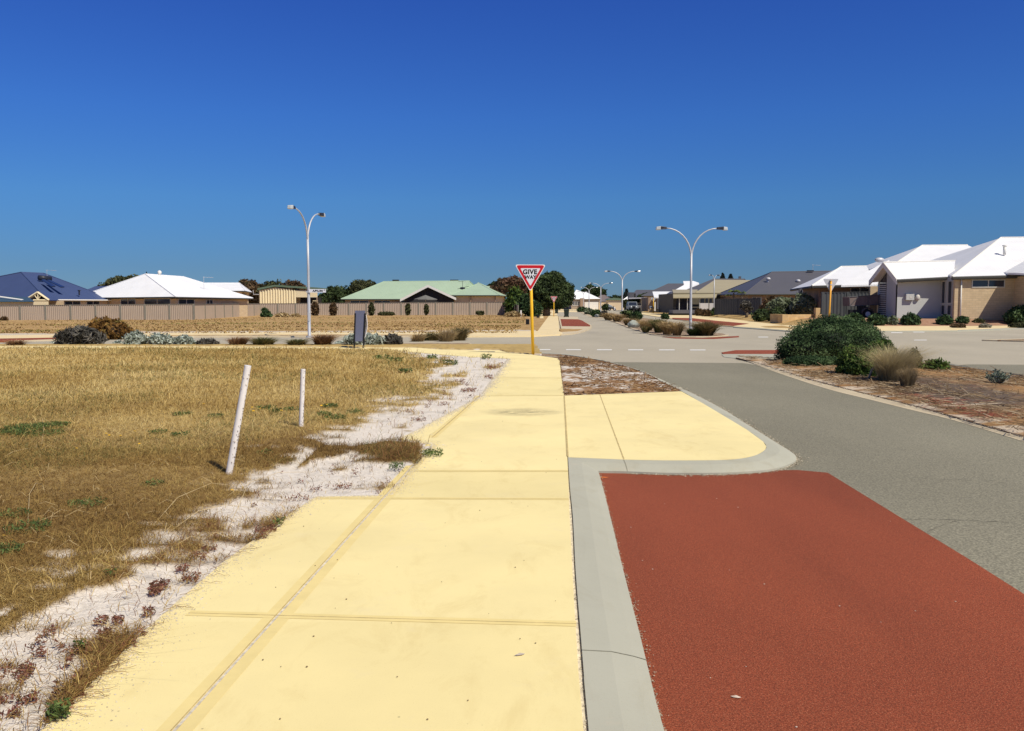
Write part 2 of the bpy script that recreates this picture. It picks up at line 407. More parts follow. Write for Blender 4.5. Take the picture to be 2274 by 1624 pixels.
def hash3(ix, iy, iz, seed):
    h = (ix.astype(np.int64) * 374761393 + iy.astype(np.int64) * 668265263 + iz.astype(np.int64) * 2147483647 + seed * 1274126177) & 0xffffffff
    h = ((h ^ (h >> 13)) * 1274126177) & 0xffffffff
    h = (h ^ (h >> 16)) & 0xffffffff
    return h / 4294967295.0
def vn(x, y, z=None, seed=0, oct=1):
    x = np.asarray(x, float); y = np.asarray(y, float); z = np.zeros_like(x) if z is None else np.asarray(z, float)
    tot = 0; amp = 1; s = 0
    for o in range(oct):
        k = 2.0 ** o; X_, Y_, Z_ = x * k + 17 * o, y * k + 5 * o, z * k
        i, j, l = np.floor(X_), np.floor(Y_), np.floor(Z_); f, g, h = X_ - i, Y_ - j, Z_ - l
        f, g, h = f * f * (3 - 2 * f), g * g * (3 - 2 * g), h * h * (3 - 2 * h); v = 0
        for a in (0, 1):
            for b_ in (0, 1):
                for c in (0, 1):
                    v = v + hash3(i + a, j + b_, l + c, seed + o) * (f if a else 1 - f) * (g if b_ else 1 - g) * (h if c else 1 - h)
        tot = tot + v * amp; s += amp; amp *= .5
    return tot / s

def leafcloud(blobs, n, leaf, cols, seed, droop=0., core=.72, elong=1.5, lump=.22, inner=.6, corecol=None):
    """blobs: (cx,cy,cz,rx,ry,rz). A crown of many leaf faces round a dark twiggy heart"""
    r = np.random.default_rng(seed); B = np.array(blobs, float)
    w = (B[:, 3] * B[:, 5]) ** 1.0 + (B[:, 3] * B[:, 4]) * .5; w /= w.sum()
    k = r.choice(len(B), n, p=w); d = r.normal(size=(n, 3)); d /= np.linalg.norm(d, axis=1)[:, None]
    lumpf = 1 + lump * 2 * (vn(d[:, 0] * 2.3 + k * 7.1 + 50, d[:, 1] * 2.3 + 50, d[:, 2] * 2.3 + 50, seed, 3) - .5)
    rad = (inner + (1 - inner) * r.random(n) ** .45) * lumpf * (1 + .05 * r.normal(size=n))
    c = B[k, :3] + d * B[k, 3:] * rad[:, None]
    c[:, 2] = np.maximum(c[:, 2], B[k, 2] - B[k, 5] * .96)
    nrm = d * .7 + r.normal(size=(n, 3)) * .75; nrm /= np.linalg.norm(nrm, axis=1)[:, None]
    t = np.cross(nrm, r.normal(size=(n, 3))); t[:, 2] -= droop; t /= np.linalg.norm(t, axis=1)[:, None]
    bt = np.cross(nrm, t); s = leaf * (.6 + .8 * r.random(n))
    t = t * (s * elong)[:, None]; bt = bt * s[:, None]
    V = np.stack([c - t, c - bt * .6, c + t, c + bt * .6], 1).reshape(-1, 3)
    Q = np.arange(4 * n).reshape(-1, 4)
    sc = 1.0 / max(.12, float(np.mean(B[:, 3])))
    cl = vn(c[:, 0] * 2.2 * sc + 9, c[:, 1] * 2.2 * sc, c[:, 2] * 2.6 * sc, seed + 7, 3)
    cl = np.clip((cl - .3) * 2.5, 0, 1)
    cols = np.array(cols, float); q = np.clip(cl * .75 + .25 * r.random(n), 0, .9999) * (len(cols) - 1)
    i = q.astype(int); f = (q - i)[:, None]; C = (cols[i] * (1 - f) + cols[i + 1] * f) * (.75 + .5 * r.random((n, 1)))
    C = np.repeat(C, 4, 0)
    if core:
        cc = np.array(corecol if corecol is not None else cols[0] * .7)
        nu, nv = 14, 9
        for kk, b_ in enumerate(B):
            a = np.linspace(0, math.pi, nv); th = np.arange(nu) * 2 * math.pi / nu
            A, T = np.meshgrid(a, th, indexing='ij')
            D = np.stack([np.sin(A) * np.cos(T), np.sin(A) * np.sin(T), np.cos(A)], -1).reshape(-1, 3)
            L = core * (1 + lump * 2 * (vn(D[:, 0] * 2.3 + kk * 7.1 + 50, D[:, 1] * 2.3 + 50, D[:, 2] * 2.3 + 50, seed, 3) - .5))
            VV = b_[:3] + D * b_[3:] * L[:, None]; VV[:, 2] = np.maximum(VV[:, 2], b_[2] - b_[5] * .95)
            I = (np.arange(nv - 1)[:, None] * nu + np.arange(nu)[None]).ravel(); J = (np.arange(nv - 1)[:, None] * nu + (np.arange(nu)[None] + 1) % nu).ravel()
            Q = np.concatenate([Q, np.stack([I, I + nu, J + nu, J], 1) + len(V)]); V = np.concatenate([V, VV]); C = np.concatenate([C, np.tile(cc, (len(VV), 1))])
    return V, Q, C

def blades(base, ang, lean, h, w, c0, c1, r, curve=.5, windx=0.):
    """curved grass blades. base (n,3), lean = outward reach / height"""
    n = len(base); dx = np.cos(ang); dy = np.sin(ang)
    out = np.stack([dx, dy, np.zeros(n)], 1) * (lean * h)[:, None]; out[:, 0] += windx * h
    sa = ang + math.pi / 2 + r.normal(size=n) * .8
    side = np.stack([np.cos(sa), np.sin(sa), np.zeros(n)], 1) * (w / 2)[:, None]
    up = np.zeros((n, 3)); up[:, 2] = h
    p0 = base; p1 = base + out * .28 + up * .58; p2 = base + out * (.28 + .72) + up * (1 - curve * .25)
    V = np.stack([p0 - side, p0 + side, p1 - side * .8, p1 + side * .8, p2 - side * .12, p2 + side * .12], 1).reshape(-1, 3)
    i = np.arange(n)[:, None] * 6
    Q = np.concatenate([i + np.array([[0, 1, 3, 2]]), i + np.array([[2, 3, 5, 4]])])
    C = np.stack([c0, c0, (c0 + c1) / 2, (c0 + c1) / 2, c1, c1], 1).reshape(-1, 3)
    return V, Q, C

TAU = 2 * math.pi
def pick(r, cols, n, t=None):
    cols = np.array(cols, float)
    if t is None: t = r.random(n)
    q = np.clip(t, 0, .9999) * (len(cols) - 1); i = q.astype(int); f = (q - i)[:, None]
    return (cols[i] * (1 - f) + cols[i + 1] * f) * (.8 + .4 * r.random((n, 1)))
def joinm(parts):
    o = 0; Vs = []; Qs = []; Cs = []
    for V, Q, C in parts:
        Vs.append(V); Qs.append(Q + o); Cs.append(C); o += len(V)
    return np.concatenate(Vs), np.concatenate(Qs), np.concatenate(Cs)

# ================================================================= GROUND, ROADS, PATHS
def slab(name, pts, mat, z1, z0=-.04):
    return MB().prism([(p[0], p[1]) for p in pts], z0, z1).build(name, mat, kind='structure')
def gz(l, z): return [G(u, v, z) for u, v in l]
MB().poly([(-4000, -60, -.06), (4000, -60, -.06), (4000, 6000, -.06), (-4000, 6000, -.06)]).build('ground', M['earth'], kind='structure')
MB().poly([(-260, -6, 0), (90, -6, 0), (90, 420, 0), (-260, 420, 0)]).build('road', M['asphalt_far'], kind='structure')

med_lo = [(1650, 799), (1700, 818), (1750, 836), (1838.6, 864.3), (1927, 886.5), (2015.8, 908.6), (2104.4, 929.8), (2193, 955.9), (2274, 981), (2500, 1052), (2900, 1185)]
med_up = [(1634, 794.5), (1668, 802), (1712, 815.5), (1809, 846), (1897.7, 868), (1986.3, 890), (2074.9, 913), (2163.5, 938), (2274, 969.8), (2500, 1036), (2900, 1150)]
near = gz([(1335, 804.2), (1650, 806.5)] + med_up[2:], .004) + [(30, -5, 0), (.5, -5, 0), (.5, 12, 0)]
MB().poly([(p[0], p[1], .004) for p in near]).build('near_road', M['asphalt'], kind='structure')
MB().poly(gz([(2150, 809.5), (2800, 812), (2800, 925), (2274, 839), (2104, 813)], .004)).build('right_road', M['asphalt'], kind='structure')

# kerb strips: paired inner (high) and outer (low) lines, smoothed
def catmull(l, k=5):
    p = np.array([l[0]] + list(l) + [l[-1]], float); out = []
    for i in range(1, len(p) - 2):
        for t in np.arange(k) / k:
            out.append(.5 * ((2 * p[i]) + (-p[i - 1] + p[i + 1]) * t + (2 * p[i - 1] - 5 * p[i] + 4 * p[i + 1] - p[i + 2]) * t * t + (-p[i - 1] + 3 * p[i] - 3 * p[i + 1] + p[i + 2]) * t ** 3))
    out.append(p[-2]); return [tuple(q) for q in out]
def kerb(name, inner, outer, mat, zi=.10, zo=.03, k=5, flat=False):
    A = catmull([p[:2] for p in inner], k); B_ = catmull([p[:2] for p in outer], k); n = len(A); mb = MB()
    vs = []
    for a, b_ in zip(A, B_):
        q = (a[0] + (b_[0] - a[0]) * .45, a[1] + (b_[1] - a[1]) * .45)
        q2 = (a[0] + (b_[0] - a[0]) * .8, a[1] + (b_[1] - a[1]) * .8)
        vs += [(a[0], a[1], -.04), (a[0], a[1], zi), (q[0], q[1], zi - (.001 if flat else .018)), (q2[0], q2[1], zo + (.002 if flat else .022)), (b_[0], b_[1], zo), (b_[0], b_[1], -.04)]
    fs = []
    for i in range(n - 1):
        for j in range(5): fs.append((i * 6 + j, i * 6 + j + 1, (i + 1) * 6 + j + 1, (i + 1) * 6 + j))
    fs += [tuple(range(6)), tuple(range((n - 1) * 6, n * 6))[::-1]]
    mb.add(vs, fs); return mb.build(name, mat, kind='structure', smooth=False)
kBi = [(1261, 1015.3), (1385, 1021), (1477, 1022.8), (1588.7, 1022.3), (1644.4, 1018.7), (1680.7, 1010.3), (1698.8, 999), (1701.6, 992), (1694.6, 981), (1658.4, 954.5), (1602.6, 921), (1560.8, 896), (1513.4, 868.7), (1477, 851.4), (1435, 829), (1393.5, 815), (1349, 803.5), (1310, 796), (1240, 786.5), (1137, 783.5)]
kBo = [(1328.5, 1046), (1393.5, 1047), (1480, 1050), (1600, 1050), (1670, 1046.5), (1720, 1041), (1759, 1028), (1768.4, 1018), (1760, 1006), (1720.5, 981), (1655, 940), (1602, 907), (1540, 875), (1495, 855), (1445, 833.5), (1400, 817.5), (1352, 804.8), (1312, 795.5), (1240, 785.0), (1137, 781.5)]
kAi = [(1261.5, 1015.3), (1265.5, 1080), (1272.4, 1149.5), (1278.3, 1266), (1290, 1412), (1301.6, 1558.4), (1307.5, 1623.9)]
kAo = [(1328.5, 1046), (1338, 1080), (1355.7, 1149.5), (1384, 1266), (1421.5, 1412), (1457, 1558.4), (1475.4, 1623.9)]
ai = gz(kAi, .1); ao = gz(kAo, .03); ai.append(ext(ai[-2], ai[-1], -3)); ao.append(ext(ao[-2], ao[-1], -3))
kerb('kerb', ai, ao, M['kerb'], k=4)
kerb('kerb', gz(kBi, .1), gz(kBo, .03), M['kerb'])
kerb('median_kerb', gz(med_up, .02), gz(med_lo, .008), M['kerb_cream'], zi=.030, zo=.008, k=3, flat=True)
kerb('median_kerb', gz([(2075, 805), (2193, 823), (2274, 834.8), (2500, 868), (2800, 918)], .1), gz([(2075, 808), (2193, 826.5), (2274, 839), (2500, 874), (2800, 926)], .05), M['kerb'], zo=.09, k=2)
MB().add([tuple(map(float, (p[0], p[1], .1045))) for p in gz([(1383.5, 1021), (1385.8, 1021), (1394.3, 1047), (1391.8, 1047)], .06)], [(0, 1, 2, 3)]).build('kerb_joint', M['joint'], kind='structure') if False else None
# red bay
ro = [(p[0], p[1]) for p in ao]
redpts = [(x - .02 if i else x, y) for i, (x, y) in enumerate(ro[::-1])] + [(p[0], p[1] + .02) for p in gz(kBo[1:6], .03)] + [(p[0], p[1]) for p in gz([(1770, 1046), (1838, 1052), (2000, 1152), (2150, 1244), (2274, 1323), (2500, 1470)], 0)]
redpts.append((redpts[-1][0] + .5, -3))
MB().poly([(p[0], p[1], .009) for p in redpts]).build('red_bay', M['red'], kind='structure')

# ---- yellow footpath: left edge polyline (photo), right edge polyline
PL = [(90, 1624), (150, 1570), (300, 1420), (400, 1330), (500, 1245), (610, 1165), (700, 1103), (862, 1100), (905, 1045), (960, 988), (886, 975), (935, 950), (1065, 880), (1090, 845), (1127, 797)]
PR = [(1295.8, 1624), (1284, 1485), (1274, 1325), (1265, 1149.5), (1261, 1040), (1260, 1015), (1257, 950), (1252.5, 880), (1247, 840), (1243, 802), (1238, 796), (1225, 794)]
pl = gz(PL, .1); pr = gz(PR, .1)
pl0 = ext(pl[1], pl[0], -3); pr0 = ext(pr[1], pr[0], -3)
cross_up = [(1179, 787.5), (1125.6, 783), (1108.4, 778.2), (1050.5, 778.0), (975.4, 776.3), (921.9, 772.5), (846.8, 772.2), (696.7, 770.6), (400, 769.6), (0, 769.2), (-400, 769.2)]
cross_lo = [(1125.6, 796), (1039.8, 792.6), (932.6, 783.5), (857.5, 778), (696.7, 775.5), (400, 774.2), (0, 773.6), (-400, 773.2)]
path_poly = [pl0] + pl + gz(cross_lo, .1) + gz(cross_up[::-1], .1) + pr[::-1] + [pr0]
slab('footpath', path_poly, M['path'], .1)
bay = gz([(1253.5, 879), (1380, 874.5), (1513, 869.5)], .1) + gz(kBi[1:12][::-1], .1) + gz([(1262, 1015.6), (1258, 950)], .1)
slab('yellow_bay', bay, M['path'], .1015)
def strip(name, a, b_, w, mat, z):
    dx, dy = b_[0] - a[0], b_[1] - a[1]; L = math.hypot(dx, dy); nx, ny = -dy / L * w / 2, dx / L * w / 2
    MB().poly([(a[0] - nx, a[1] - ny, z), (b_[0] - nx, b_[1] - ny, z), (b_[0] + nx, b_[1] + ny, z), (a[0] + nx, a[1] + ny, z)]).build(name, mat, kind='structure')
jl = gz([(387, 1624), (960, 987)], .1)
jl0 = ext(jl[0], jl[1], .5)
strip('joint_margin', jl0, jl[1], .13, M['joint_margin'], .1010)
strip('path_joint', jl0, jl[1], .013, M['joint_sand'], .1022)
strip('path_joint', (jl0[0] - .012, jl0[1]), (jl[1][0] - .012, jl[1][1]), .005, M['joint'], .1028)
a_, b_ = gz([(960, 972), (1066, 879)], .1); strip('joint_margin', a_, b_, .10, M['joint_margin'], .1010); strip('path_joint', a_, b_, .014, M['joint'], .105)
for q in (((418, 1362), (1280, 1386)), ((905, 1046.5), (1261, 1046.5)), ((700, 1106.5), (1263, 1108.5)), ((1066, 879.5), (1252, 878.5)), ((1090, 839), (1247, 839.5))):
    a_, b_ = gz(q, .1); strip('joint_margin', a_, b_, .07, M['joint_margin'], .1016); strip('path_joint', a_, b_, .006, M['joint'], .1024)
a_, b_ = gz([(1332, 876.5), (1385.5, 1020.5)], .1); strip('path_joint', a_, b_, .013, M['joint'], .1032)
a_, b_ = gz([(1253, 880), (1260.5, 1014)], .1); strip('path_joint', a_, b_, .02, M['joint'], .1035)
# crumbly gap of sand between path and kerb
gp = gz(PR[:5], .1); gp.insert(0, pr0); gi = [ai[-1]] + ai[:-1][::-1]
rr = np.random.default_rng(5)
gl = [(p[0] - .004, p[1]) for p in gp]; gr_ = [(p[0] + .012, p[1]) for p in gi]
MB().prism(gl + gr_[::-1], -.04, .088).build('gap_sand', M['joint_sand'], kind='structure')
for (i0, o0) in (((1385, 1021.2), (1393.5, 1047)), ((1293, 1444), (1436, 1466)), ((1602.6, 921), (1655, 940)), ((1477, 851.4), (1495, 855))):
    A_ = G(*i0, .1); B_ = G(*o0, .03); prf = [(0, .1), (.45, .082), (.8, .052), (1, .03)]; w_ = .004
    dx, dy = B_[0] - A_[0], B_[1] - A_[1]; L_ = math.hypot(dx, dy); nx, ny = -dy / L_ * w_, dx / L_ * w_; vs = []
    for t_, z_ in prf: vs += [(A_[0] + dx * t_ + nx, A_[1] + dy * t_ + ny, z_ + .0012), (A_[0] + dx * t_ - nx, A_[1] + dy * t_ - ny, z_ + .0012)]
    MB().add(vs, [(2 * i, 2 * i + 1, 2 * i + 3, 2 * i + 2) for i in range(3)]).build('kerb_joint', M['kerb_crack'], kind='structure')
# hairline cracks in the near road
rc = random.Random(4)
for l_ in (((1930, 1150), (2050, 1153), (2170, 1156), (2270, 1163)), ((2020, 1060), (2140, 1066), (2250, 1072)), ((2060, 1180), (2110, 1160), (2160, 1150))):
    pts_ = []
    for (u0, v0), (u1, v1) in zip(l_[:-1], l_[1:]):
        for k_ in range(7): t_ = k_ / 7; q_ = G(u0 + (u1 - u0) * t_, v0 + (v1 - v0) * t_ + rc.gauss(0, .9), .0062); pts_.append(q_)
    vs = []
    for q_ in pts_: w_ = .0035 * rc.uniform(.1, 1.3); vs += [(q_[0], q_[1] - w_, .0065), (q_[0], q_[1] + w_, .0065)]
    MB().add(vs, [(2 * i, 2 * i + 2, 2 * i + 3, 2 * i + 1) for i in range(len(pts_) - 1)]).build('road_crack', M['crack'], kind='structure')
# verge of sand and bark
verge = gz([(1238, 790), (1310, 797.5), (1349, 805), (1393.5, 816), (1435, 830), (1477, 852.3), (1514, 869), (1380, 874), (1252.5, 879.5), (1247.5, 840), (1244, 802)], .09)
slab('verge', verge, M['verge_soil'], .092)
slab('verge', gz([(1180, 787.8), (1137, 785), (1137, 782.5), (1240, 786.5), (1312, 797.5), (1243, 800.5), (1236, 795), (1222, 793)], .09), M['verge_soil'], .0915)

# median
med = gz(med_up, .04) + gz([(2900, 935), (2274, 836), (2193, 824), (2100, 811), (2033, 801), (1723, 795)], .08)
slab('median', med, M['mulch'], .036)
slab('crossing', gz([(1608, 793), (1602, 787.5), (1625, 785.5), (1960, 786), (2010, 799), (1720, 796.5), (1634, 796)], .01), M['kerb'], .012)
slab('crossing', gz([(1602, 783.5), (1634, 778.3), (1930, 777.6), (1930, 786.6), (1606, 786.6)], .01), M['red'], .018)

# white give way line and far dashes
for u0, u1 in ((1053.7, 1088), (1121, 1154.6), (1189.8, 1222.4), (1257, 1290), (1325.8, 1358.8), (1394.8, 1428.3), (1463.5, 1498), (1532.3, 1566.6)):
    v = 775.8 + (u0 - 1053) * .0023
    MB().poly([(p[0], p[1], .006) for p in gz([(u0, v + 1.9), (u1, v + 1.9), (u1, v), (u0, v)], 0)]).build('give_way_line', M['white_line'], kind='structure')
for u0, u1, v in ((1684, 1706, 748.3), (1735, 1760, 747.4), (1979, 2004, 738.5), (2028, 2053, 737.2), (2030, 2058, 755)):
    MB().poly([(p[0], p[1], .006) for p in gz([(u0, v + 1.5), (u1, v + 1.5), (u1, v), (u0, v)], 0)]).build('lane_dash', M['white_line'], kind='structure')

# ---- far left lot
def w3(l, z): return [(p[0], p[1], z) for p in l]
slab('far_field', gz([(-600, 768), (0, 757.5), (260, 751), (430, 747), (760, 746.3), (1037, 746.3), (1181, 745.5), (1195, 741), (1216, 706), (1233, 682.5), (1150, 681)], .0) + [(-300, 400, 0)], M['far_field'], .05)
slab('far_path', gz([(-600, 752), (0, 745), (122, 743.3), (430, 738.5), (760, 737.9), (1037, 737.6), (1037, 743), (760, 743), (430, 743.6), (0, 752), (-600, 762)], .06), M['path_far'], .06)
slab('far_red_bay', gz([(-600, 762.5), (0, 752.3), (200, 748.8), (258, 748.9), (0, 757.6), (-600, 768)], .06), M['red'], .066)
slab('far_kerb', gz([(-600, 768.2), (0, 757.8), (430, 747.6), (760, 747), (1037, 746.8), (1037, 745.7), (760, 745.6), (430, 746.2), (260, 749.5), (0, 756.6), (-600, 766)], .05), M['kerb_cream'], .062)
slab('far_path', gz([(1035, 745.6), (1062, 735.2), (1181, 735.4), (1246, 736.6), (1250, 742.4), (1181, 745.9), (1037, 746.8)], .065), M['path_far'], .07)
slab('far_path', gz([(1192, 738), (1217, 704.3), (1226, 693), (1235, 693), (1239.5, 704.3), (1242, 738)], .075), M['path_far'], .076)
slab('far_kerb', gz([(1246, 743.5), (1246, 729), (1239.7, 703), (1283, 704), (1284, 710.2), (1293, 712.8), (1311.6, 721.5), (1313, 726.5), (1307, 731.5), (1290, 737.5), (1270, 741.5)], .05), M['kerb_cream'], .068)
slab('far_red_bay', gz([(1244.7, 708.8), (1284, 709.4), (1293, 712.3), (1310.5, 722.5), (1310.5, 725.3), (1248, 724.6)], .07), M['red'], .075)
slab('far_verge', gz([(1242.5, 730.2), (1294, 731.6), (1282, 735.4), (1245, 737.4)], .07), M['far_field'], .077)
slab('far_path', gz([(1151, 698.8), (1206, 697.8), (1207, 706.8), (1199, 707), (1200, 701.5), (1151, 701.7)], .06), M['path_far'], .062)
slab('driveway', gz([(1180, 690.5), (1232, 689.6), (1282, 690.0), (1282, 692.5), (1180, 693)], .06), M['path_far'], .06)
slab('driveway', gz([(1232, 685.8), (1300, 685.4), (1345, 686.5), (1345, 690.0), (1232, 688.9)], .06), M['path_far'], .06)
slab('garden_strip', gz([(-400, 767.6), (0, 767.4), (700, 767.3), (930, 763), (1040, 763), (1048, 766), (990, 769.5), (860, 771.0), (700, 769.5), (-400, 768.8)], .06), M['verge_soil'], .075)
slab('far_kerb', gz([(-400, 766.4), (0, 766.2), (700, 766.1), (930, 762), (1042, 762), (1051, 766), (992, 770.3), (860, 771.6), (-400, 769.2)], .05), M['kerb_cream'], .06)

# ---- far median (between the two carriageways)
fm_l = [(1280.8, 690.2), (1298, 699), (1317.6, 705.2), (1340.9, 707.6), (1371.5, 718.8), (1396, 728.6), (1420.5, 735.9), (1445, 743.3), (1475, 747.2), (1540, 748.2), (1590, 747.2), (1612, 744.5)]
fm_r = [(1606, 741.5), (1560, 736), (1500, 722), (1440, 708), (1380, 698.5), (1340, 693.5), (1300, 689.5)]
slab('far_median', gz(fm_l, .02) + gz(fm_r, .02), M['verge_soil'], .03)
fi = [(u + 6, v - 1.2) for u, v in fm_l]
kerb('median_kerb', gz(fi, .05), gz([(u, v + .4) for u, v in fm_l], .01), M['kerb_cream'], .045, .012, 2)
slab('crossing', gz([(1469.7, 748.6), (1560, 750.2), (1641, 746.4), (1641, 749.0), (1586, 752.8), (1500, 751.8)], .01), M['red'], .012)

# ---- right hand lots, slightly raised behind the footpath
TB = [G(u, v, .06) for u, v in ((1425, 691.5), (1449, 696), (1535, 700), (1603, 706.3), (1672, 714.5), (1741, 722.5), (1933, 724.2), (2274, 722.5), (2700, 721.5))]
TB = np.array([(p[0], p[1]) for p in TB])
def sd_poly(x, y, L):
    """distance to an open polyline, positive on its left side"""
    best = np.full(np.shape(x), 1e9); sg = np.ones(np.shape(x))
    for a, b_ in zip(L[:-1], L[1:]):
        ab = b_ - a; t = np.clip(((x - a[0]) * ab[0] + (y - a[1]) * ab[1]) / (ab @ ab), 0, 1)
        dx, dy = x - a[0] - ab[0] * t, y - a[1] - ab[1] * t; d = np.hypot(dx, dy); s = np.sign(ab[0] * dy - ab[1] * dx)
        k = d < best; best = np.where(k, d, best); sg = np.where(k, s, sg)
    return best * sg
def T(x, y):
    s = sd_poly(np.asarray(x, float), np.asarray(y, float), TB); q = np.clip(s / 3.5, 0, 1)
    return .055 + (.42 + .0022 * np.clip(np.asarray(y, float) - 60, 0, 100)) * q * q * (3 - 2 * q)
def Gt(u, v):
    """where the sight line meets the raised right hand ground"""
    ds = np.linspace(45, 300, 2600); a, b_, c = rayd(u, v); x = a / b_ * ds; z = EYE + c / b_ * ds
    k = np.argmax(z <= T(x, ds)); return (float(x[k]), float(ds[k]), float(T(x[k], ds[k])))
gx, gy = np.meshgrid(np.linspace(10, 110, 160), np.concatenate([np.linspace(52, 110, 110), np.linspace(112, 330, 60)]))
s_ = sd_poly(gx, gy, TB); zz = np.where(s_ > -.25, T(gx, gy), -.05) + np.where(s_ > .3, (vn(gx * 1.2, gy * 1.2, seed=3, oct=2) - .5) * .08, 0)
V = np.stack([gx, gy, zz], -1).reshape(-1, 3); nr, nc = gx.shape
I = (np.arange(nr - 1)[:, None] * nc + np.arange(nc - 1)[None]).ravel(); Q = np.stack([I, I + 1, I + nc + 1, I + nc], 1)
keep = (s_.ravel()[Q].max(1) > -.3) & (gy.ravel()[Q].min(1) > 1); nearh = (gx.ravel()[Q].mean(1) > 23) & (gy.ravel()[Q].mean(1) < 80)
fast_mesh('garden_bank', V, Q[keep & nearh], np.ones((len(V), 3)), M['garden_soil'])['kind'] = 'structure'
fast_mesh('dry_bank', V, Q[keep & ~nearh], np.ones((len(V), 3)), M['dry_bank'])['kind'] = 'structure'
# footpath along the right street, its red bay, and the path in front of the near house
slab('right_path', gz([(1425, 691), (1449, 696), (1535, 700), (1603.5, 706.3), (1672, 714.5), (1741, 722.5), (1933.7, 724.3), (2125.6, 724.3), (2126, 733.5), (1952, 734.6), (1754.6, 734), (1689, 729), (1629, 725), (1595, 722.5), (1552, 715.6), (1493, 708), (1449, 702), (1425, 698)], .06), M['path_far'], .062)
slab('right_path', gz([(2126, 724.6), (2274, 723), (2700, 722), (2700, 726), (2274, 728), (2126, 730.5)], .06), M['path_far'], .061)
slab('right_red_bay', gz([(1492, 706.3), (1535, 706.6), (1595, 713.2), (1663.6, 719.2), (1629, 724.4), (1595, 722.1), (1552, 715.0), (1493.7, 708.2)], .06), M['red'], .068)
slab('far_verge', gz([(1690, 725.5), (1735, 723.4), (1760, 727.5), (1754, 729.5), (1700, 727.5)], .06), M['dry_bank'], .07)
slab('right_kerb', gz([(1629, 725.2), (1689, 728.8), (1754.6, 733.6), (1952, 734.4), (2126, 733.2), (2274, 728), (2700, 725.5), (2700, 728), (2274, 730.5), (2126, 735.5), (1952, 736.6), (1754.6, 736), (1689, 731), (1629, 726.8)], .04), M['kerb'], .048)
slab('right_median', gz([(2180, 755), (2274, 752.5), (2700, 747), (2700, 757), (2274, 757.5)], .05), M['kerb_cream'], .055)
slab('right_median', gz([(2215, 755.5), (2274, 753.9), (2700, 749), (2700, 755.5), (2274, 756.4)], .06), M['mulch'], .065)

def inpoly(x, y, poly):
    x = np.asarray(x); y = np.asarray(y); c = np.zeros(x.shape, bool); n = len(poly); j = n - 1
    for i in range(n):
        xi, yi = poly[i][:2]; xj, yj = poly[j][:2]
        cond = ((yi > y) != (yj > y)) & (x < (xj - xi) * (y - yi) / (yj - yi + 1e-12) + xi); c ^= cond; j = i
    return c
def blob2(x, y, spots, z=.04):
    o = 0
    for u, v, ru, rv, amt in spots:
        p = G(u, v, z); rx = ru * p[1] / FP; ry = abs(G(u, v - rv, z)[1] - p[1]); o = o + amt * np.exp(-(((x - p[0]) / rx) ** 2 + ((y - p[1]) / ry) ** 2))
    return o
def patchsheet(name, poly, z, colf, step, amp=.03, soft=.25):
    P_ = np.array([(p[0], p[1]) for p in poly]); lo, hi = P_.min(0), P_.max(0); hi[0] = min(hi[0], 16)
    gx, gy = np.meshgrid(np.arange(lo[0], hi[0] + step, step), np.arange(lo[1], hi[1] + step, step)); ins = inpoly(gx, gy, poly)
    L = np.concatenate([P_, P_[:1]]); sd = np.abs(sd_poly(gx, gy, L)); 
    zz = z + amp * (vn(gx * 3, gy * 3, seed=15, oct=4) - .35) * np.clip(sd / soft, 0, 1) + amp * 2 * np.clip(sd / 1.6, 0, 1)
    V = np.stack([gx, gy, zz], -1).reshape(-1, 3); nr, nc = gx.shape
    I = (np.arange(nr - 1)[:, None] * nc + np.arange(nc - 1)[None]).ravel(); Q = np.stack([I, I + 1, I + nc + 1, I + nc], 1); Q = Q[ins.ravel()[Q].all(1)]
    fast_mesh(name, V, Q, np.clip(colf(gx, gy, sd), 0, .9).reshape(-1, 3), M['field_soil'], smooth=True)['kind'] = 'structure'
medL = np.array([(p[0], p[1]) for p in gz(med_up, .04)])
def medcol(x, y, sd):
    s_ = np.abs(sd_poly(x, y, medL)); n1 = vn(x * 2.2, y * 2.2, seed=91, oct=4); n2 = vn(x * 9, y * 9, seed=92, oct=3); n3 = vn(x * 1.1, y * 3.5, seed=93, oct=3)
    w = lambda a: np.clip(a, 0, 1)[..., None]
    c = np.array([.28, .165, .08]) * (1 - w((n2 - .3) * 2)) + np.array([.46, .29, .14]) * w((n2 - .3) * 2)
    c = c * (1 - w((n1 - .5) * 5)) + np.array([.46, .24, .08]) * w((n1 - .5) * 5)
    dk = w(blob2(x, y, ((2090, 880, 120, 35, 1.6), (2220, 880, 90, 22, .8), (2160, 850, 100, 14, 1.0), (2000, 845, 60, 15, .8))) + (n1 - .5) * 1.2 - .35); c = c * (1 - dk) + np.array([.15, .115, .09]) * dk
    sn = w((.75 - s_) * 2.2 + (n3 - .52) * 7 - .2); c = c * (1 - sn) + np.array([.60, .50, .38]) * sn
    rd = w(blob2(x, y, ((2085, 895, 60, 10, 1.2), (2150, 915, 50, 12, 1.4), (2030, 880, 30, 8, 1.0), (2190, 925, 60, 10, .9))) + (n2 - .55) * 3 - .3); return c * (1 - rd) + np.array([.26, .085, .055]) * rd
patchsheet('median_soil', med, .040, medcol, .045)
def vergecol(x, y, sd):
    n1 = vn(x * 2.5, y * 1.6, seed=94, oct=4); n2 = vn(x * 13, y * 9, seed=95, oct=3); w = lambda a: np.clip(a, 0, 1)[..., None]
    br = w((n2 - .42) * 5 + (.5 - n1) * 5 + blob2(x, y, ((1350, 868, 200, 9, 1.6), (1290, 800, 60, 8, 1.5)), .09) + np.clip(.12 - sd, 0, 1) * 6); c = np.array([.70, .65, .57]) * (1 - br) + np.array([.33, .185, .085]) * br
    return c * (1 - .45 * w((n2 - .58) * 6))
patchsheet('verge_soil', verge, .093, vergecol, .03, .012, .1)

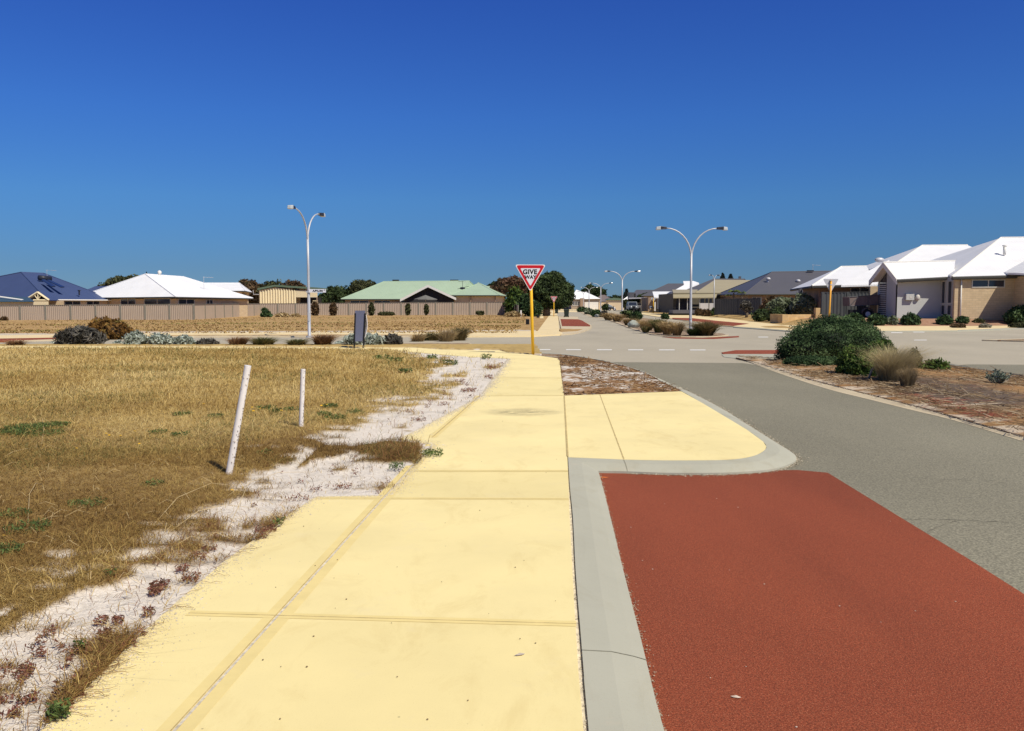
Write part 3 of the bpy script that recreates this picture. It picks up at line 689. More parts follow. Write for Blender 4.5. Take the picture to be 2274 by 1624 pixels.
# ================================================================= NEAR FIELD (sheet + grass)
edge = np.array([(p[0], p[1]) for p in [pl0] + pl + gz(cross_lo, .1)])
edgeL = edge.copy()
def inpoly(x, y, poly):
    x = np.asarray(x); y = np.asarray(y); c = np.zeros(x.shape, bool); n = len(poly); j = n - 1
    for i in range(n):
        xi, yi = poly[i][:2]; xj, yj = poly[j][:2]
        cond = ((yi > y) != (yj > y)) & (x < (xj - xi) * (y - yi) / (yj - yi + 1e-12) + xi); c ^= cond; j = i
    return c
def edist(x, y):
    best = np.full(np.shape(x), 1e9)
    for a, b_ in zip(edge[:-1], edge[1:]):
        ab = b_ - a; t = np.clip(((x - a[0]) * ab[0] + (y - a[1]) * ab[1]) / (ab @ ab), 0, 1)
        best = np.minimum(best, np.hypot(x - a[0] - ab[0] * t, y - a[1] - ab[1] * t))
    return np.where(inpoly(x, y, path_poly), -best, best)
WD = ([0, 3.3, 4.2, 4.9, 5.8, 7, 7.8, 9.5, 11, 13, 19, 26, 30, 34], [.8, .8, .72, .45, .18, .38, 1.0, 1.15, .6, .65, 1.35, 2.5, 1.3, .2])
def cover(x, y):
    """0 = bare sand, 1 = dense dry grass"""
    s = edist(x, y); w = np.interp(y, *WD)
    w = w * np.where(y > 15, np.clip((x / y + .135) / .06, 0.02, 1), 1)
    n = vn(x * 1.1, y * .8, seed=11, oct=4) - .5; n2 = vn(x * 4.5, y * 4.5, seed=21, oct=3) - .5
    n3 = vn(x * 3.2, y * 9, seed=22, oct=3) - .5
    c = (s - w * .92) / (.4 + .22 * w) + 3.0 * n + 2.4 * n2 + 2.2 * n3
    # clumps of brown thatch that creep onto the sand next to the path
    c = c + 2.6 * np.clip(vn(x * 1.9 + 4, y * 1.1, seed=31, oct=2) - .60, 0, 1) * 6 * (s < w) * (s > -.2)
    # the brown tongue of thatch that reaches the path and the sandy hollow before it
    for u, v, ru, rv, amt in ((870, 1010, 90, 15, 1.7), (860, 1085, 40, 9, 2.2), (640, 1165, 60, 18, 2), (830, 1025, 45, 9, .6), (205, 1448, 55, 26, .5), (110, 1520, 110, 60, -1.1), (730, 1030, 90, 22, -3.5), (690, 1065, 120, 22, -2.5), (850, 930, 50, 20, -1), (260, 1330, 90, 28, -3.2), (60, 1440, 110, 35, -2.0), (880, 850, 45, 20, -.8), (30, 1375, 30, 8, -2), (120, 1235, 40, 9, -1.8), (1000, 830, 90, 30, -1.2), (880, 905, 60, 14, .8), (960, 880, 50, 10, .8), (1000, 850, 60, 9, .9)):
        p = G(u, v, .1); rx = ru * p[1] / FP; ry = abs(G(u, v - rv, .1)[1] - p[1])
        c = c + amt * np.exp(-(((x - p[0]) / rx) ** 2 + ((y - p[1]) / ry) ** 2))
    return np.clip(c * .5 + .5, 0, 1)
ds = np.exp(np.linspace(math.log(1.6), math.log(34.5), 330)); us = np.concatenate([np.linspace(-1.35, -.62, 50), np.linspace(-.61, .12, 330)])
gx = us[None] * ds[:, None] * 1.0; gy = np.repeat(ds[:, None], len(us), 1)
sdv = edist(gx, gy); cv = cover(gx, gy)
zz = .094 + .03 * (vn(gx * 2.2, gy * 2.2, seed=5, oct=4) - .5) + .035 * cv * np.clip(sdv / .4, 0, 1) + .012 * (vn(gx * 17, gy * 17, seed=6, oct=2) - .5)
zz = np.where(sdv < 0, np.minimum(zz, .1) - np.clip(-sdv / .16, 0, 1) * .05, zz)
zz = np.where(sdv < -.25, .0, zz)
V = np.stack([gx, gy, zz], -1).reshape(-1, 3); nr, nc = gx.shape
I = (np.arange(nr - 1)[:, None] * nc + np.arange(nc - 1)[None]).ravel(); Q = np.stack([I, I + 1, I + nc + 1, I + nc], 1)
prx = np.array(sorted([(p[1], p[0]) for p in pr + [pr0]])); rx_ = np.interp(gy, prx[:, 0], prx[:, 1])
Q = Q[(sdv.ravel()[Q].max(1) > -.3) & ((gx - rx_).ravel()[Q].max(1) < -.2) & (gy.ravel()[Q].max(1) < 33)]
sandc = np.array([.74, .68, .60]); thatch = np.array([.21, .13, .055]); thatch2 = np.array([.50, .36, .145]); dirt = np.array([.16, .10, .05])
k1 = vn(gx * .5, gy * .5, seed=41, oct=3)[..., None]; k2 = vn(gx * 5, gy * 5, seed=42, oct=3)[..., None]
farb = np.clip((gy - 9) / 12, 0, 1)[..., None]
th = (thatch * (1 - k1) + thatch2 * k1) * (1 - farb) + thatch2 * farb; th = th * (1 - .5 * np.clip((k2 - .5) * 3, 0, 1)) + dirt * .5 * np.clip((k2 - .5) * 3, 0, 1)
grit = 1 - .22 * np.clip((vn(gx * 9, gy * 9, seed=43, oct=3) - .55) * 5, 0, 1)[..., None]
cs = np.clip((cv[..., None] - .35) * 2.8, 0, 1)
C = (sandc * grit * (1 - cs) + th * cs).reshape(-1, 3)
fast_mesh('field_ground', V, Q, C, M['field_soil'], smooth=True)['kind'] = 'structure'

r = np.random.default_rng(8)
crl = np.array(sorted((p[0], p[1]) for p in gz(cross_lo, .1)))
def lotz(x, y): return .094 + .03 * (vn(x * 2.2, y * 2.2, seed=5, oct=4) - .5) + .03
def field_blades(n, dmin, dmax, lenf, seed):
    r = np.random.default_rng(seed)
    d = np.exp(r.uniform(math.log(dmin), math.log(dmax), n)); x = r.uniform(-.66, .05, n) * d
    c = cover(x, d); s = edist(x, d)
    k = (r.random(n) < np.clip((c - .3) * 1.8, 0, 1) ** 1.2 + .010 + .022 * (s < .9)) & (s > np.where(d < 5.5, -.012, -.05)) & (x < np.interp(d, prx[:, 0], prx[:, 1]) - .3) & (d < np.interp(x, crl[:, 0], crl[:, 1]) - .02)
    x, d, c, s = x[k], d[k], c[k], s[k]; n = len(x)
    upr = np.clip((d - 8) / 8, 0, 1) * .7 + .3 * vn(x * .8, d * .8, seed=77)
    clump = vn(x * 3, d * 3, seed=78, oct=2)
    h = lenf * (.018 + .04 * upr * (.5 + clump) + .02 * r.random(n)) * (1 + 1.6 * (r.random(n) < .05))
    lean = np.where(r.random(n) < .35, 3.5 - 2.6 * upr, 1.2 - .6 * upr) * (.6 + .8 * r.random(n))
    w = (.0022 + .0018 * r.random(n)) * np.maximum(1, d / 7)
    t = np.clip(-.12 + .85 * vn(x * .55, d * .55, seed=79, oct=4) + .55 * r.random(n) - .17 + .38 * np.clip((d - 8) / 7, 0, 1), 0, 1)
    col = pick(r, [(.12, .065, .025), (.26, .15, .05), (.45, .30, .095), (.66, .49, .18), (.80, .64, .30)], n, t)
    g = (vn(x * .45 + 3, d * .45, seed=80, oct=3) > .56) & (r.random(n) < .22)
    col[g] = pick(r, [(.10, .12, .04), (.20, .21, .07)], g.sum())
    red = (s < .5) & (r.random(n) < .25); col[red] = pick(r, [(.22, .09, .05), (.36, .18, .08)], red.sum())
    base = np.stack([x, d, lotz(x, d) - .008], 1)
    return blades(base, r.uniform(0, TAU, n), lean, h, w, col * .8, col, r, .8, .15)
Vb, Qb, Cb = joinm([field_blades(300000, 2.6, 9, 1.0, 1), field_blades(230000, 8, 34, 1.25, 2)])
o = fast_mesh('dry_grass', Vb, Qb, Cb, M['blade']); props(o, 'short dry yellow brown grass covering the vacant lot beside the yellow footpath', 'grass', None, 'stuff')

# ================================================================= STREET FURNITURE
def lamp(label, u, d, H, span, dist_yaw, zb=.06, fork=None, r0=.085, group='double arm street lamps', lean=0., sign=False, lensz=.62):
    """double arm street lamp. dist_yaw = angle of the arm line to the picture plane"""
    x0 = X(u, d); root = empty('street_lamp', (x0, d, zb), label, 'street lamp', group)
    fork = fork or H * .72; c, s = math.cos(dist_yaw), math.sin(dist_yaw)
    L = lambda z: (x0 + lean * z, d, z)
    MB().tube([L(zb), L(zb + .02), L(fork * .33), L(fork * .66), L(fork)], [r0 * 1.15, r0, r0 * .9, r0 * .78, r0 * .7], 12).build('pole', M['galv'], root, True)
    MB().tube([L(zb - .02), L(zb + .05)], [r0 * 2.1, r0 * 2.0], 12).build('base_plate', M['galv'], root)
    MB().box(x0 - r0 * .5, x0 + r0 * .5, d - r0 - .012, d - r0 + .02, zb + .75, zb + 1.15).build('hatch', M['sign_back'], root)
    for sg in (-1, 1):
        pts = []
        for t in np.linspace(0, 1, 10):
            a = t * math.pi / 2
            q = span * (1 - math.cos(a)) ** 1.05; h = fork - .3 + (H - fork + .3) * math.sin(a)
            pts.append((x0 + lean * fork + sg * c * q, d + sg * s * q, h))
        ar = MB().tube(pts, list(np.linspace(r0 * .62, r0 * .36, 10)), 8).build('arm', M['galv'], root, True)
        e = pts[-1]; mb = MB(); hx, hy = sg * c, sg * s
        P_ = lambda a, b_, z: (e[0] + hx * a - hy * b_, e[1] + hy * a + hx * b_, e[2] + z)
        hd = mb.hexa([P_(-.05, -.09, -.06), P_(.30, -.11, -.07), P_(.30, .11, -.07), P_(-.05, .09, -.06)], [P_(-.05, -.06, .06), P_(.30, -.10, .09), P_(.30, .10, .09), P_(-.05, .06, .06)]).build('lamp_head', M['lamp_dark'], root, bevel=.015)
        m2 = MB().hexa([P_(.28, -.12, -.10), P_(lensz, -.10, -.10), P_(lensz, .10, -.10), P_(.28, .12, -.10)], [P_(.28, -.13, .09), P_(lensz * .96, -.09, .06), P_(lensz * .96, .09, .06), P_(.28, .13, .09)])
        m2.build('lens', M['lamp_lens'], hd, bevel=.03)
    return root
def textmesh(body, size, name, mat, parent, loc, rot, extr=.0, bold=0., sx=1., align='CENTER'):
    cu = bpy.data.curves.new(name, 'FONT'); cu.body = body; cu.size = size; cu.extrude = extr; cu.offset = bold
    cu.align_x = align; cu.align_y = 'CENTER'; cu.space_character = 1.08
    t = bpy.data.objects.new(name, cu); COL.objects.link(t)
    dg = bpy.context.evaluated_depsgraph_get(); me = bpy.data.meshes.new_from_object(t.evaluated_get(dg))
    bpy.data.objects.remove(t); me.materials.clear()
    me.transform(Matrix.Diagonal((sx, 1, 1, 1)))
    o = link(name, me, mat, parent); o.location = Vector(loc) - worldloc(parent); o.rotation_euler = rot
    return o

L1 = lamp('tall galvanised double arm street lamp with street name plate, left foreground beside the tussocks', 686, 41.8, 5.95, 1.45, math.radians(79), .06, 4.78, .078, lean=-.002, lensz=.5)
# arms of that lamp run towards and away from the camera; name plate fixed to its pole
xL = X(686, 41.8); zs0, zs1 = Z(650, 41.8), Z(642.5, 41.8); xs0, xs1 = X(687, 41.8), X(725, 41.8)
pl_ = MB().box(xs0, xs1, 41.70, 41.72, zs0, zs1).build('name_plate', M['sign_white'], L1)
textmesh('APIUM', .125, 'lettering', M['black'], pl_, ((xs0 + xs1) / 2 + .02, 41.692, (zs0 + zs1) / 2 - .004), (math.pi / 2, 0, 0), .001, .004, 1.25)
textmesh('ST', .06, 'lettering', M['black'], pl_, (xs1 - .06, 41.692, (zs0 + zs1) / 2 + .03), (math.pi / 2, 0, 0), .001, .002, 1.1)
MB().box(xL - .1, xs0 + .02, 41.69, 41.73, zs0 - .0, zs0 + .06).build('bracket', M['galv'], L1)
lamp('slender double arm street lamp standing on the red edged nose of the far median', 1534, 46.5, 5.55, 1.38, math.radians(4), .07, 4.25, .078, lean=-.001, lensz=.52)
lamp('second double arm street lamp along the far median, behind the straw coloured grasses', 1381.5, 104.0, 5.45, 1.5, math.radians(3), .07, 4.45, .095)
lamp('third double arm street lamp along the far median, by the pale grey boulder', 1334.0, 160, 5.4, 1.55, math.radians(3), .07, 4.5, .10)
lamp('fourth double arm street lamp, in front of the white garage door far down the street', 1308, 200, 5.4, 1.3, math.radians(3), .07, 4.6, .11)
lamp('farthest and faintest double arm street lamp against the white roof', 1295.5, 262, 5.4, 1.2, math.radians(3), .07, 4.6, .11)
lamp('small street lamp with twin heads rising behind the khaki roofed house verandah', 1585.5, 118, 5.45, .45, math.radians(20), .4, 4.9, .08, lensz=.4)

def giveway(label, base, top_z, w, facing, post, yaw=0, lean=(0, 0), group='give way signs', r=.034):
    x, y, z = base; root = empty('give_way_sign', base, label, 'road sign', group)
    H = top_z - z; lx, ly = lean
    MB().tube([(x, y, z - .1), (x + lx * .5, y + ly * .5, z + H * .5), (x + lx, y + ly, top_z)], r, 12).build('post', post, root, True)
    h = w * .87; rr_ = w * .055; th = .004
    cx, cy, cz = x + lx, y + ly, top_z; s = -1 if facing else 1
    def tri(w_, zt, zb, off, t, rad):
        # rounded triangle, point down
        P3 = [(-w_ / 2, zt), (w_ / 2, zt), (0, zb)]; pts = []
        cen = (0, (2 * zt + zb) / 3)
        for i, p in enumerate(P3):
            a, b_ = P3[i - 1], P3[(i + 1) % 3]
            va = ((a[0] - p[0]), (a[1] - p[1])); vb = ((b_[0] - p[0]), (b_[1] - p[1]))
            la, lb = math.hypot(*va), math.hypot(*vb)
            A = (p[0] + va[0] / la * rad * 1.7, p[1] + va[1] / la * rad * 1.7); B_ = (p[0] + vb[0] / lb * rad * 1.7, p[1] + vb[1] / lb * rad * 1.7)
            for t_ in np.linspace(0, 1, 6):
                pts.append(((1 - t_) ** 2 * A[0] + 2 * t_ * (1 - t_) * p[0] + t_ * t_ * B_[0], (1 - t_) ** 2 * A[1] + 2 * t_ * (1 - t_) * p[1] + t_ * t_ * B_[1]))
        n = len(pts); cyaw, syaw = math.cos(yaw), math.sin(yaw)
        F = lambda q, o_: (cx + q[0] * cyaw - o_ * syaw, cy + q[0] * syaw + o_ * cyaw, cz + q[1])
        vs = [F(q, off) for q in pts] + [F(q, off + t) for q in pts]
        return MB().add(vs, [tuple(range(n)), tuple(range(n, 2 * n))[::-1]] + [(i, n + i, n + (i + 1) % n, (i + 1) % n) for i in range(n)])
    zt = .06; zb = zt - h
    off = (-r - .012) if facing else (r + .008)
    if facing:
        a = tri(w, zt, zb, off, .006, rr_).build('plate', M['sign_edge'], root)
        tri(w * .93, zt - h * .025, zb + h * .045, off - .002, .001, rr_).build('red_border', M['sign_red'], root)
        tri(w * .655, zt - h * .135, zb + h * .21, off - .004, .001, rr_ * .45).build('white_centre', M['sign_white'], root)
        f = w / .9
        textmesh('GIVE', .185 * f, 'lettering', M['black'], root, (cx - .01 * f, cy + off - .0065, cz + zt - h * .275), (math.pi / 2, 0, yaw), .0008, .008 * f, 1.0)
        textmesh('WAY', .138 * f, 'lettering', M['black'], root, (cx + .005 * f, cy + off - .0065, cz + zt - h * .465), (math.pi / 2, 0, yaw), .0008, .006 * f, 1.0)
    else:
        tri(w, zt, zb, off, .006, rr_).build('plate', M['sign_back'], root)
        for q in (.12, .42):
            MB().box(cx - .07, cx + .07, cy - r - .01, cy + r + .008, cz + zt - h * q - .02, cz + zt - h * q + .02).build('clamp', M['galv'], root)
    return root
b0 = G(1184, 787, .1)
giveway('large red and white GIVE WAY sign on a bright yellow post by the near footpath', (b0[0], b0[1], .1), Z(592.5, b0[1]), .93, True, M['sign_yellow'], math.radians(3), (X(1177.5, b0[1]) - b0[0], 0), r=.046)
giveway('small distant GIVE WAY sign on a yellow post, in front of the big dark tree', (X(1230, 112), 112, .08), Z(659.5, 112), .90, True, M['sign_yellow'], 0, (0, 0), r=.05)
giveway('grey back of a give way sign on an orange post, behind the big green bush', (X(1841, 50.6), 50.6, .05), Z(622, 50.6), .90, False, M['sign_orange'], 0, (X(1844.5, 50.6) - X(1841, 50.6), 0), r=.05)
giveway('grey back of a far give way sign on a yellow post beside the blue bin', (X(1451, 140), 140, .3), Z(662, 140), .88, False, M['sign_yellow'], 0, (0, 0), r=.055)
# fix the yellow path so that the sign stands free of the kerb

# info board seen from behind
bd = 30.3; bx0, bx1 = X(785, bd), X(811, bd); root = empty('information_board', ((bx0 + bx1) / 2, bd, .1), 'blue grey board with curved white front between two black posts, at the field edge', 'board')
for ua, ub in ((785.2, 789), (805.2, 811)):
    MB().hexa([(X(ua - 1.6, bd), bd - .03, .0), (X(ua + 1.4, bd), bd - .03, .0), (X(ua + 1.4, bd), bd + .05, .0), (X(ua - 1.6, bd), bd + .05, .0)],
              [(X(ub - 1.8, bd), bd - .03, Z(696, bd)), (X(ub + 1.4, bd), bd - .03, Z(696, bd)), (X(ub + 1.4, bd), bd + .05, Z(696, bd)), (X(ub - 1.8, bd), bd + .05, Z(696, bd))]).build('post', M['black'], root)
MB().hexa([(X(786.5, bd), bd - .012, Z(758.4, bd)), (X(805.5, bd), bd - .012, Z(758.4, bd)), (X(805.5, bd), bd + .012, Z(758.4, bd)), (X(786.5, bd), bd + .012, Z(758.4, bd))],
          [(X(788.3, bd), bd - .012, Z(690, bd)), (X(811.0, bd), bd - .012, Z(690, bd)), (X(811.0, bd), bd + .012, Z(690, bd)), (X(788.3, bd), bd + .012, Z(690, bd))]).build('panel', M['board'], root)
n = 12; fr = []
for i in range(n + 1):
    t = i / n; z = Z(696, bd) * (1 - t) + Z(758, bd) * t; bulge = .085 * math.sin(math.pi * min(1, t * 1.05))
    fr.append((X(811.5 - 4.5 * t, bd) + bulge * .9, bd + .10 + bulge * .3, z))
bk = [(X(789 - 2 * i / n, bd), bd + .12 + .12 * math.sin(math.pi * i / n), fr[i][2]) for i in range(n + 1)]
md = [((a[0] + b_[0]) / 2, bd + .25 + .1 * math.sin(math.pi * i / n), a[2]) for i, (a, b_) in enumerate(zip(fr, bk))]
vs = []; fs = []
for a, m_, b_ in zip(fr, md, bk): vs += [a, m_, b_, (b_[0], b_[1] - .02, b_[2]), (m_[0], m_[1] - .03, m_[2]), (a[0] - .012, a[1] - .01, a[2])]
for i in range(n):
    for j in range(6): fs.append((i * 6 + j, i * 6 + (j + 1) % 6, (i + 1) * 6 + (j + 1) % 6, (i + 1) * 6 + j))
MB().add(vs, fs).build('curved_face', M['sign_edge'], root)

# white pipes with snails
def pipe(label, u, v, ut, vt, rad, seed, ns):
    b_ = G(u, v, .10); d = b_[1]; t = P(ut, vt, d - .03)
    root = empty('white_pipe', b_, label, 'pipe', 'white pipes standing in the dry grass')
    a = Vector((b_[0], b_[1], .0)); c = Vector(t); ax = (c - a).normalized()
    mb = MB().tube([a, a.lerp(c, .5), c], rad, 20, False)
    mb.tube([c, a.lerp(c, .97)], rad * .86, 20, True); n0 = len(mb.v)
    ring = []
    s1 = ax.cross(Vector((.13, .97, .2))).normalized(); s2 = ax.cross(s1)
    for rad_ in (rad, rad * .86): ring += [c + (s1 * math.cos(k * TAU / 20) + s2 * math.sin(k * TAU / 20)) * rad_ for k in range(20)]
    mb.add(ring, [(k, (k + 1) % 20, 20 + (k + 1) % 20, 20 + k) for k in range(20)])
    mb.build('tube', M['pvc'], root, True)
    r = random.Random(seed); dk = MB(); pa = MB()
    for i in range(ns):
        f = r.choice((r.gauss(.25, .16), r.gauss(.45, .2), r.uniform(.08, .97))); f = min(.98, max(.06, f)); p = a.lerp(c, f); side = r.gauss(.35, .5)
        nrm = (Vector((1, 0, 0)) * math.cos(side) + Vector((0, -1, 0)) * math.sin(side)).normalized()
        q = p + nrm * (rad + .003); s = r.uniform(.0035, .0062) * (.8 if rad < .03 else 1)
        (pa if r.random() < .45 else dk).ball(q, (s, s, s * .85), 7, 4)
    for k_, (mb_, mt_) in enumerate(((dk, M['snail']), (pa, M['snail_pale']))):
        o_ = mb_.build('snails', mt_, root, True); o_['kind'] = 'stuff'
pipe('taller white plastic pipe leaning to the right, dotted with snails', 502.5, 1057, 550.5, 812, .029, 3, 90)
pipe('shorter upright white plastic pipe dotted with snails, further from the camera', 667.5, 952, 673, 820, .0275, 4, 80)

# wheelie bins
def bin_(label, u, d, zb, h, w, mat, group='wheelie bins'):
    x = X(u, d); root = empty('wheelie_bin', (x, d, zb), label, 'wheelie bin', group)
    MB().hexa([(x - w * .38, d - w * .4, zb + .05), (x + w * .38, d - w * .4, zb + .05), (x + w * .38, d + w * .4, zb + .05), (x - w * .38, d + w * .4, zb + .05)],
              [(x - w * .5, d - w * .55, zb + h * .9), (x + w * .5, d - w * .55, zb + h * .9), (x + w * .5, d + w * .5, zb + h * .9), (x - w * .5, d + w * .5, zb + h * .9)]).build('body', mat, root, bevel=.02)
    MB().hexa([(x - w * .54, d - w * .6, zb + h * .9), (x + w * .54, d - w * .6, zb + h * .9), (x + w * .54, d + w * .55, zb + h * .9), (x - w * .54, d + w * .55, zb + h * .9)],
              [(x - w * .48, d - w * .5, zb + h), (x + w * .48, d - w * .5, zb + h), (x + w * .48, d + w * .5, zb + h), (x - w * .48, d + w * .5, zb + h)]).build('lid', mat, root, bevel=.02)
    MB().tube([(x - w * .45, d + w * .62, zb + h * .88), (x + w * .45, d + w * .62, zb + h * .88)], .015, 6).build('handle', mat, root)
    for s in (-1, 1): MB().tube([(x + s * w * .40, d + w * .42, zb + .1), (x + s * w * .50, d + w * .42, zb + .1)], .1, 10).build('wheel', M['rubber'], root)
bin_('dark green wheelie bin at the kerb beside the far red bay', 1258, 104.5, .07, .97, .60, M['plastic_green'])
bin_('smaller looking wheelie bin beyond the distant give way sign', 1236, 145, .07, .92, .56, M['plastic_green'])
bin_('blue grey wheelie bin by the limestone blocks across the street', 1446.5, 142, .3, 1.0, .62, plain('blue_grey_plastic', (.16, .19, .25), .1, 3, .5))
def cabinet(label, u, v, w, h):
    p = G(u, v, .05); x, y = p[:2]; root = empty('service_pillar', (x, y, .05), label, 'service pillar', 'dark service pillars')
    MB().box(x - w / 2, x + w / 2, y - w / 2, y + w / 2, .03, .05 + h * .86).build('body', M['black'], root, bevel=.01)
    MB().hexa([(x - w * .56, y - w * .56, .05 + h * .86), (x + w * .56, y - w * .56, .05 + h * .86), (x + w * .56, y + w * .56, .05 + h * .86), (x - w * .56, y + w * .56, .05 + h * .86)],
              [(x - w * .4, y - w * .4, .05 + h), (x + w * .4, y - w * .4, .05 + h), (x + w * .4, y + w * .4, .05 + h), (x - w * .4, y + w * .4, .05 + h)]).build('lid', M['black'], root)
cabinet('black box shaped service pillar in the far field left of the yellow post', 1171.5, 721, .27, .42)
cabinet('tiny black service pillar at the edge of the pale path beyond', 1194.5, 706, .30, .34)

# ================================================================= FENCES
def ribfence(name, label, pts, zb, zt, pitch, mat, post, nr=12, depth=.05, smooth=False, caps=True, group=None):
    """steel sheet fence along world points; zb/zt lists of heights per point; every pitch a post"""
    root = empty(name, (pts[0][0], pts[0][1], zb[0]), label, 'fence', group)
    for (a, b_, z0, z0b, z1, z1b) in zip(pts[:-1], pts[1:], zb[:-1], zb[1:], zt[:-1], zt[1:]):
        L = math.hypot(b_[0] - a[0], b_[1] - a[1]); n = max(1, round(L / pitch)); dx, dy = (b_[0] - a[0]) / L, (b_[1] - a[1]) / L; nx, ny = dy, -dx
        Lp = lambda t: (a[0] + (b_[0] - a[0]) * t, a[1] + (b_[1] - a[1]) * t); zf = lambda t: (z0 + (z0b - z0) * t, z1 + (z1b - z1) * t)
        for i in range(n):
            vs = []; fs = []; m_ = 1 if smooth else nr
            for k in range(m_ * (1 if smooth else 4) + 1):
                t = (i + k / (m_ * (1 if smooth else 4))) / n; o_ = 0 if smooth else (0, depth, depth, 0)[k % 4]
                if smooth: o_ = .01
                p = Lp(t); q = (p[0] + nx * o_, p[1] + ny * o_); z_ = zf(t)
                vs += [(q[0], q[1], z_[0]), (q[0], q[1], z_[1]), (q[0] - nx * .02, q[1] - ny * .02, z_[1]), (q[0] - nx * .02, q[1] - ny * .02, z_[0])]
            for k in range(len(vs) // 4 - 1):
                for j in range(4): fs.append((k * 4 + j, k * 4 + (j + 1) % 4, (k + 1) * 4 + (j + 1) % 4, (k + 1) * 4 + j))
            pn = MB().add(vs, fs).build('panel', mat, root)
            if caps:
                p, q = Lp(i / n), Lp((i + 1) / n); za, zb_ = zf(i / n)[1], zf((i + 1) / n)[1]
                MB().hexa([(p[0] + nx * .07, p[1] + ny * .07, za - .03), (q[0] + nx * .07, q[1] + ny * .07, zb_ - .03), (q[0] - nx * .03, q[1] - ny * .03, zb_ - .03), (p[0] - nx * .03, p[1] - ny * .03, za - .03)],
                          [(p[0] + nx * .07, p[1] + ny * .07, za + .02), (q[0] + nx * .07, q[1] + ny * .07, zb_ + .02), (q[0] - nx * .03, q[1] - ny * .03, zb_ + .02), (p[0] - nx * .03, p[1] - ny * .03, za + .02)]).build('capping', post, pn)
            for t in ((i / n, 1.0) if i == n - 1 else (i / n,)):
                p = Lp(t); z_ = zf(t); w = .045 if smooth else .085
                MB().hexa([(p[0] - dx * w + nx * .08, p[1] - dy * w + ny * .08, z_[0]), (p[0] + dx * w + nx * .08, p[1] + dy * w + ny * .08, z_[0]), (p[0] + dx * w - nx * .05, p[1] + dy * w - ny * .05, z_[0]), (p[0] - dx * w - nx * .05, p[1] - dy * w - ny * .05, z_[0])],
                          [(p[0] - dx * w + nx * .08, p[1] - dy * w + ny * .08, z_[1] + .03), (p[0] + dx * w + nx * .08, p[1] + dy * w + ny * .08, z_[1] + .03), (p[0] + dx * w - nx * .05, p[1] + dy * w - ny * .05, z_[1] + .03), (p[0] - dx * w - nx * .05, p[1] - dy * w - ny * .05, z_[1] + .03)]).build('post', post, root)
    return root
def FP2(l): return [(X(u, d), d) for u, d in l]
f1 = [(-70, 86), (430, 89)]; ribfence('steel_fence', 'long ribbed taupe steel fence in front of the blue roofed and white roofed houses', FP2(f1), [.02, .02], [Z(679, 86), Z(675.5, 89)], 2.25, M['fence'], M['fence_post'], 13)
f2 = [(430, 89), (577, 124)]; q = FP2(f2)
ribfence('smooth_fence', 'smooth beige panel fence with thin dark joints, running back between two ribbed fences', q, [.02, .02], [Z(675.8, 89), Z(674.2, 124)], 4.6, M['fence_smooth'], M['fence_post'], smooth=True, caps=True)
f3 = [(577, 124), (1119, 128)]; ribfence('steel_fence', 'ribbed taupe steel fence in front of the cream shed and the green roofed house', FP2(f3), [.02, .02], [Z(674.5, 124), Z(671, 128)], 2.45, M['fence'], M['fence_post'], 10)
f4 = [(1119, 128), (1151, 112)]; ribfence('steel_fence', 'short end of taupe steel fence dropping down towards the green bushes', FP2(f4), [.02, .02], [Z(671, 128), Z(678.2, 112)], 9, M['fence'], M['fence_post'], 30)
d = 103; ribfence('dark_steel_fence', 'dark grey steel fence beside the khaki roofed house', FP2([(1589, d), (1689, 96)]), [.4, .4], [Z(664.5, d), Z(663, 96)], 4.6, M['fence_dark'], M['fence_dark'], 9)
d = 75.5; ribfence('dark_steel_fence', 'dark steel fence behind the rusty trailer, left of the grey portico', FP2([(1826, d), (1936, 76)]), [.35, .35], [Z(649.5, d), Z(648.5, 76)], 2.6, M['fence_dark'], M['fence_dark'], 7)

# ================================================================= HOUSES
def cen(pts): return (sum(p[0] for p in pts) / len(pts), sum(p[1] for p in pts) / len(pts))
def roof_solid(mb, corners, ridge, ze, zr, thick=.16, sof=None):
    """hip roof. corners: 4 xy (front-left, front-right, back-right, back-left), ridge: 2 xy, ze: number or 4"""
    z = ze if isinstance(ze, (list, tuple)) else [ze] * 4; zr = zr if isinstance(zr, (list, tuple)) else [zr] * 2
    c = [(p[0], p[1], q) for p, q in zip(corners, z)]; lo = [(p[0], p[1], q - thick) for p, q in zip(corners, z)]
    a = (ridge[0][0], ridge[0][1], zr[0]); b_ = (ridge[1][0], ridge[1][1], zr[1])
    mb.add(c + [a, b_] + lo, [(0, 1, 5, 4), (1, 2, 5), (2, 3, 4, 5), (3, 0, 4), (9, 8, 7, 6), (0, 6, 7, 1), (1, 7, 8, 2), (2, 8, 9, 3), (3, 9, 6, 0)])
    return c, a, b_
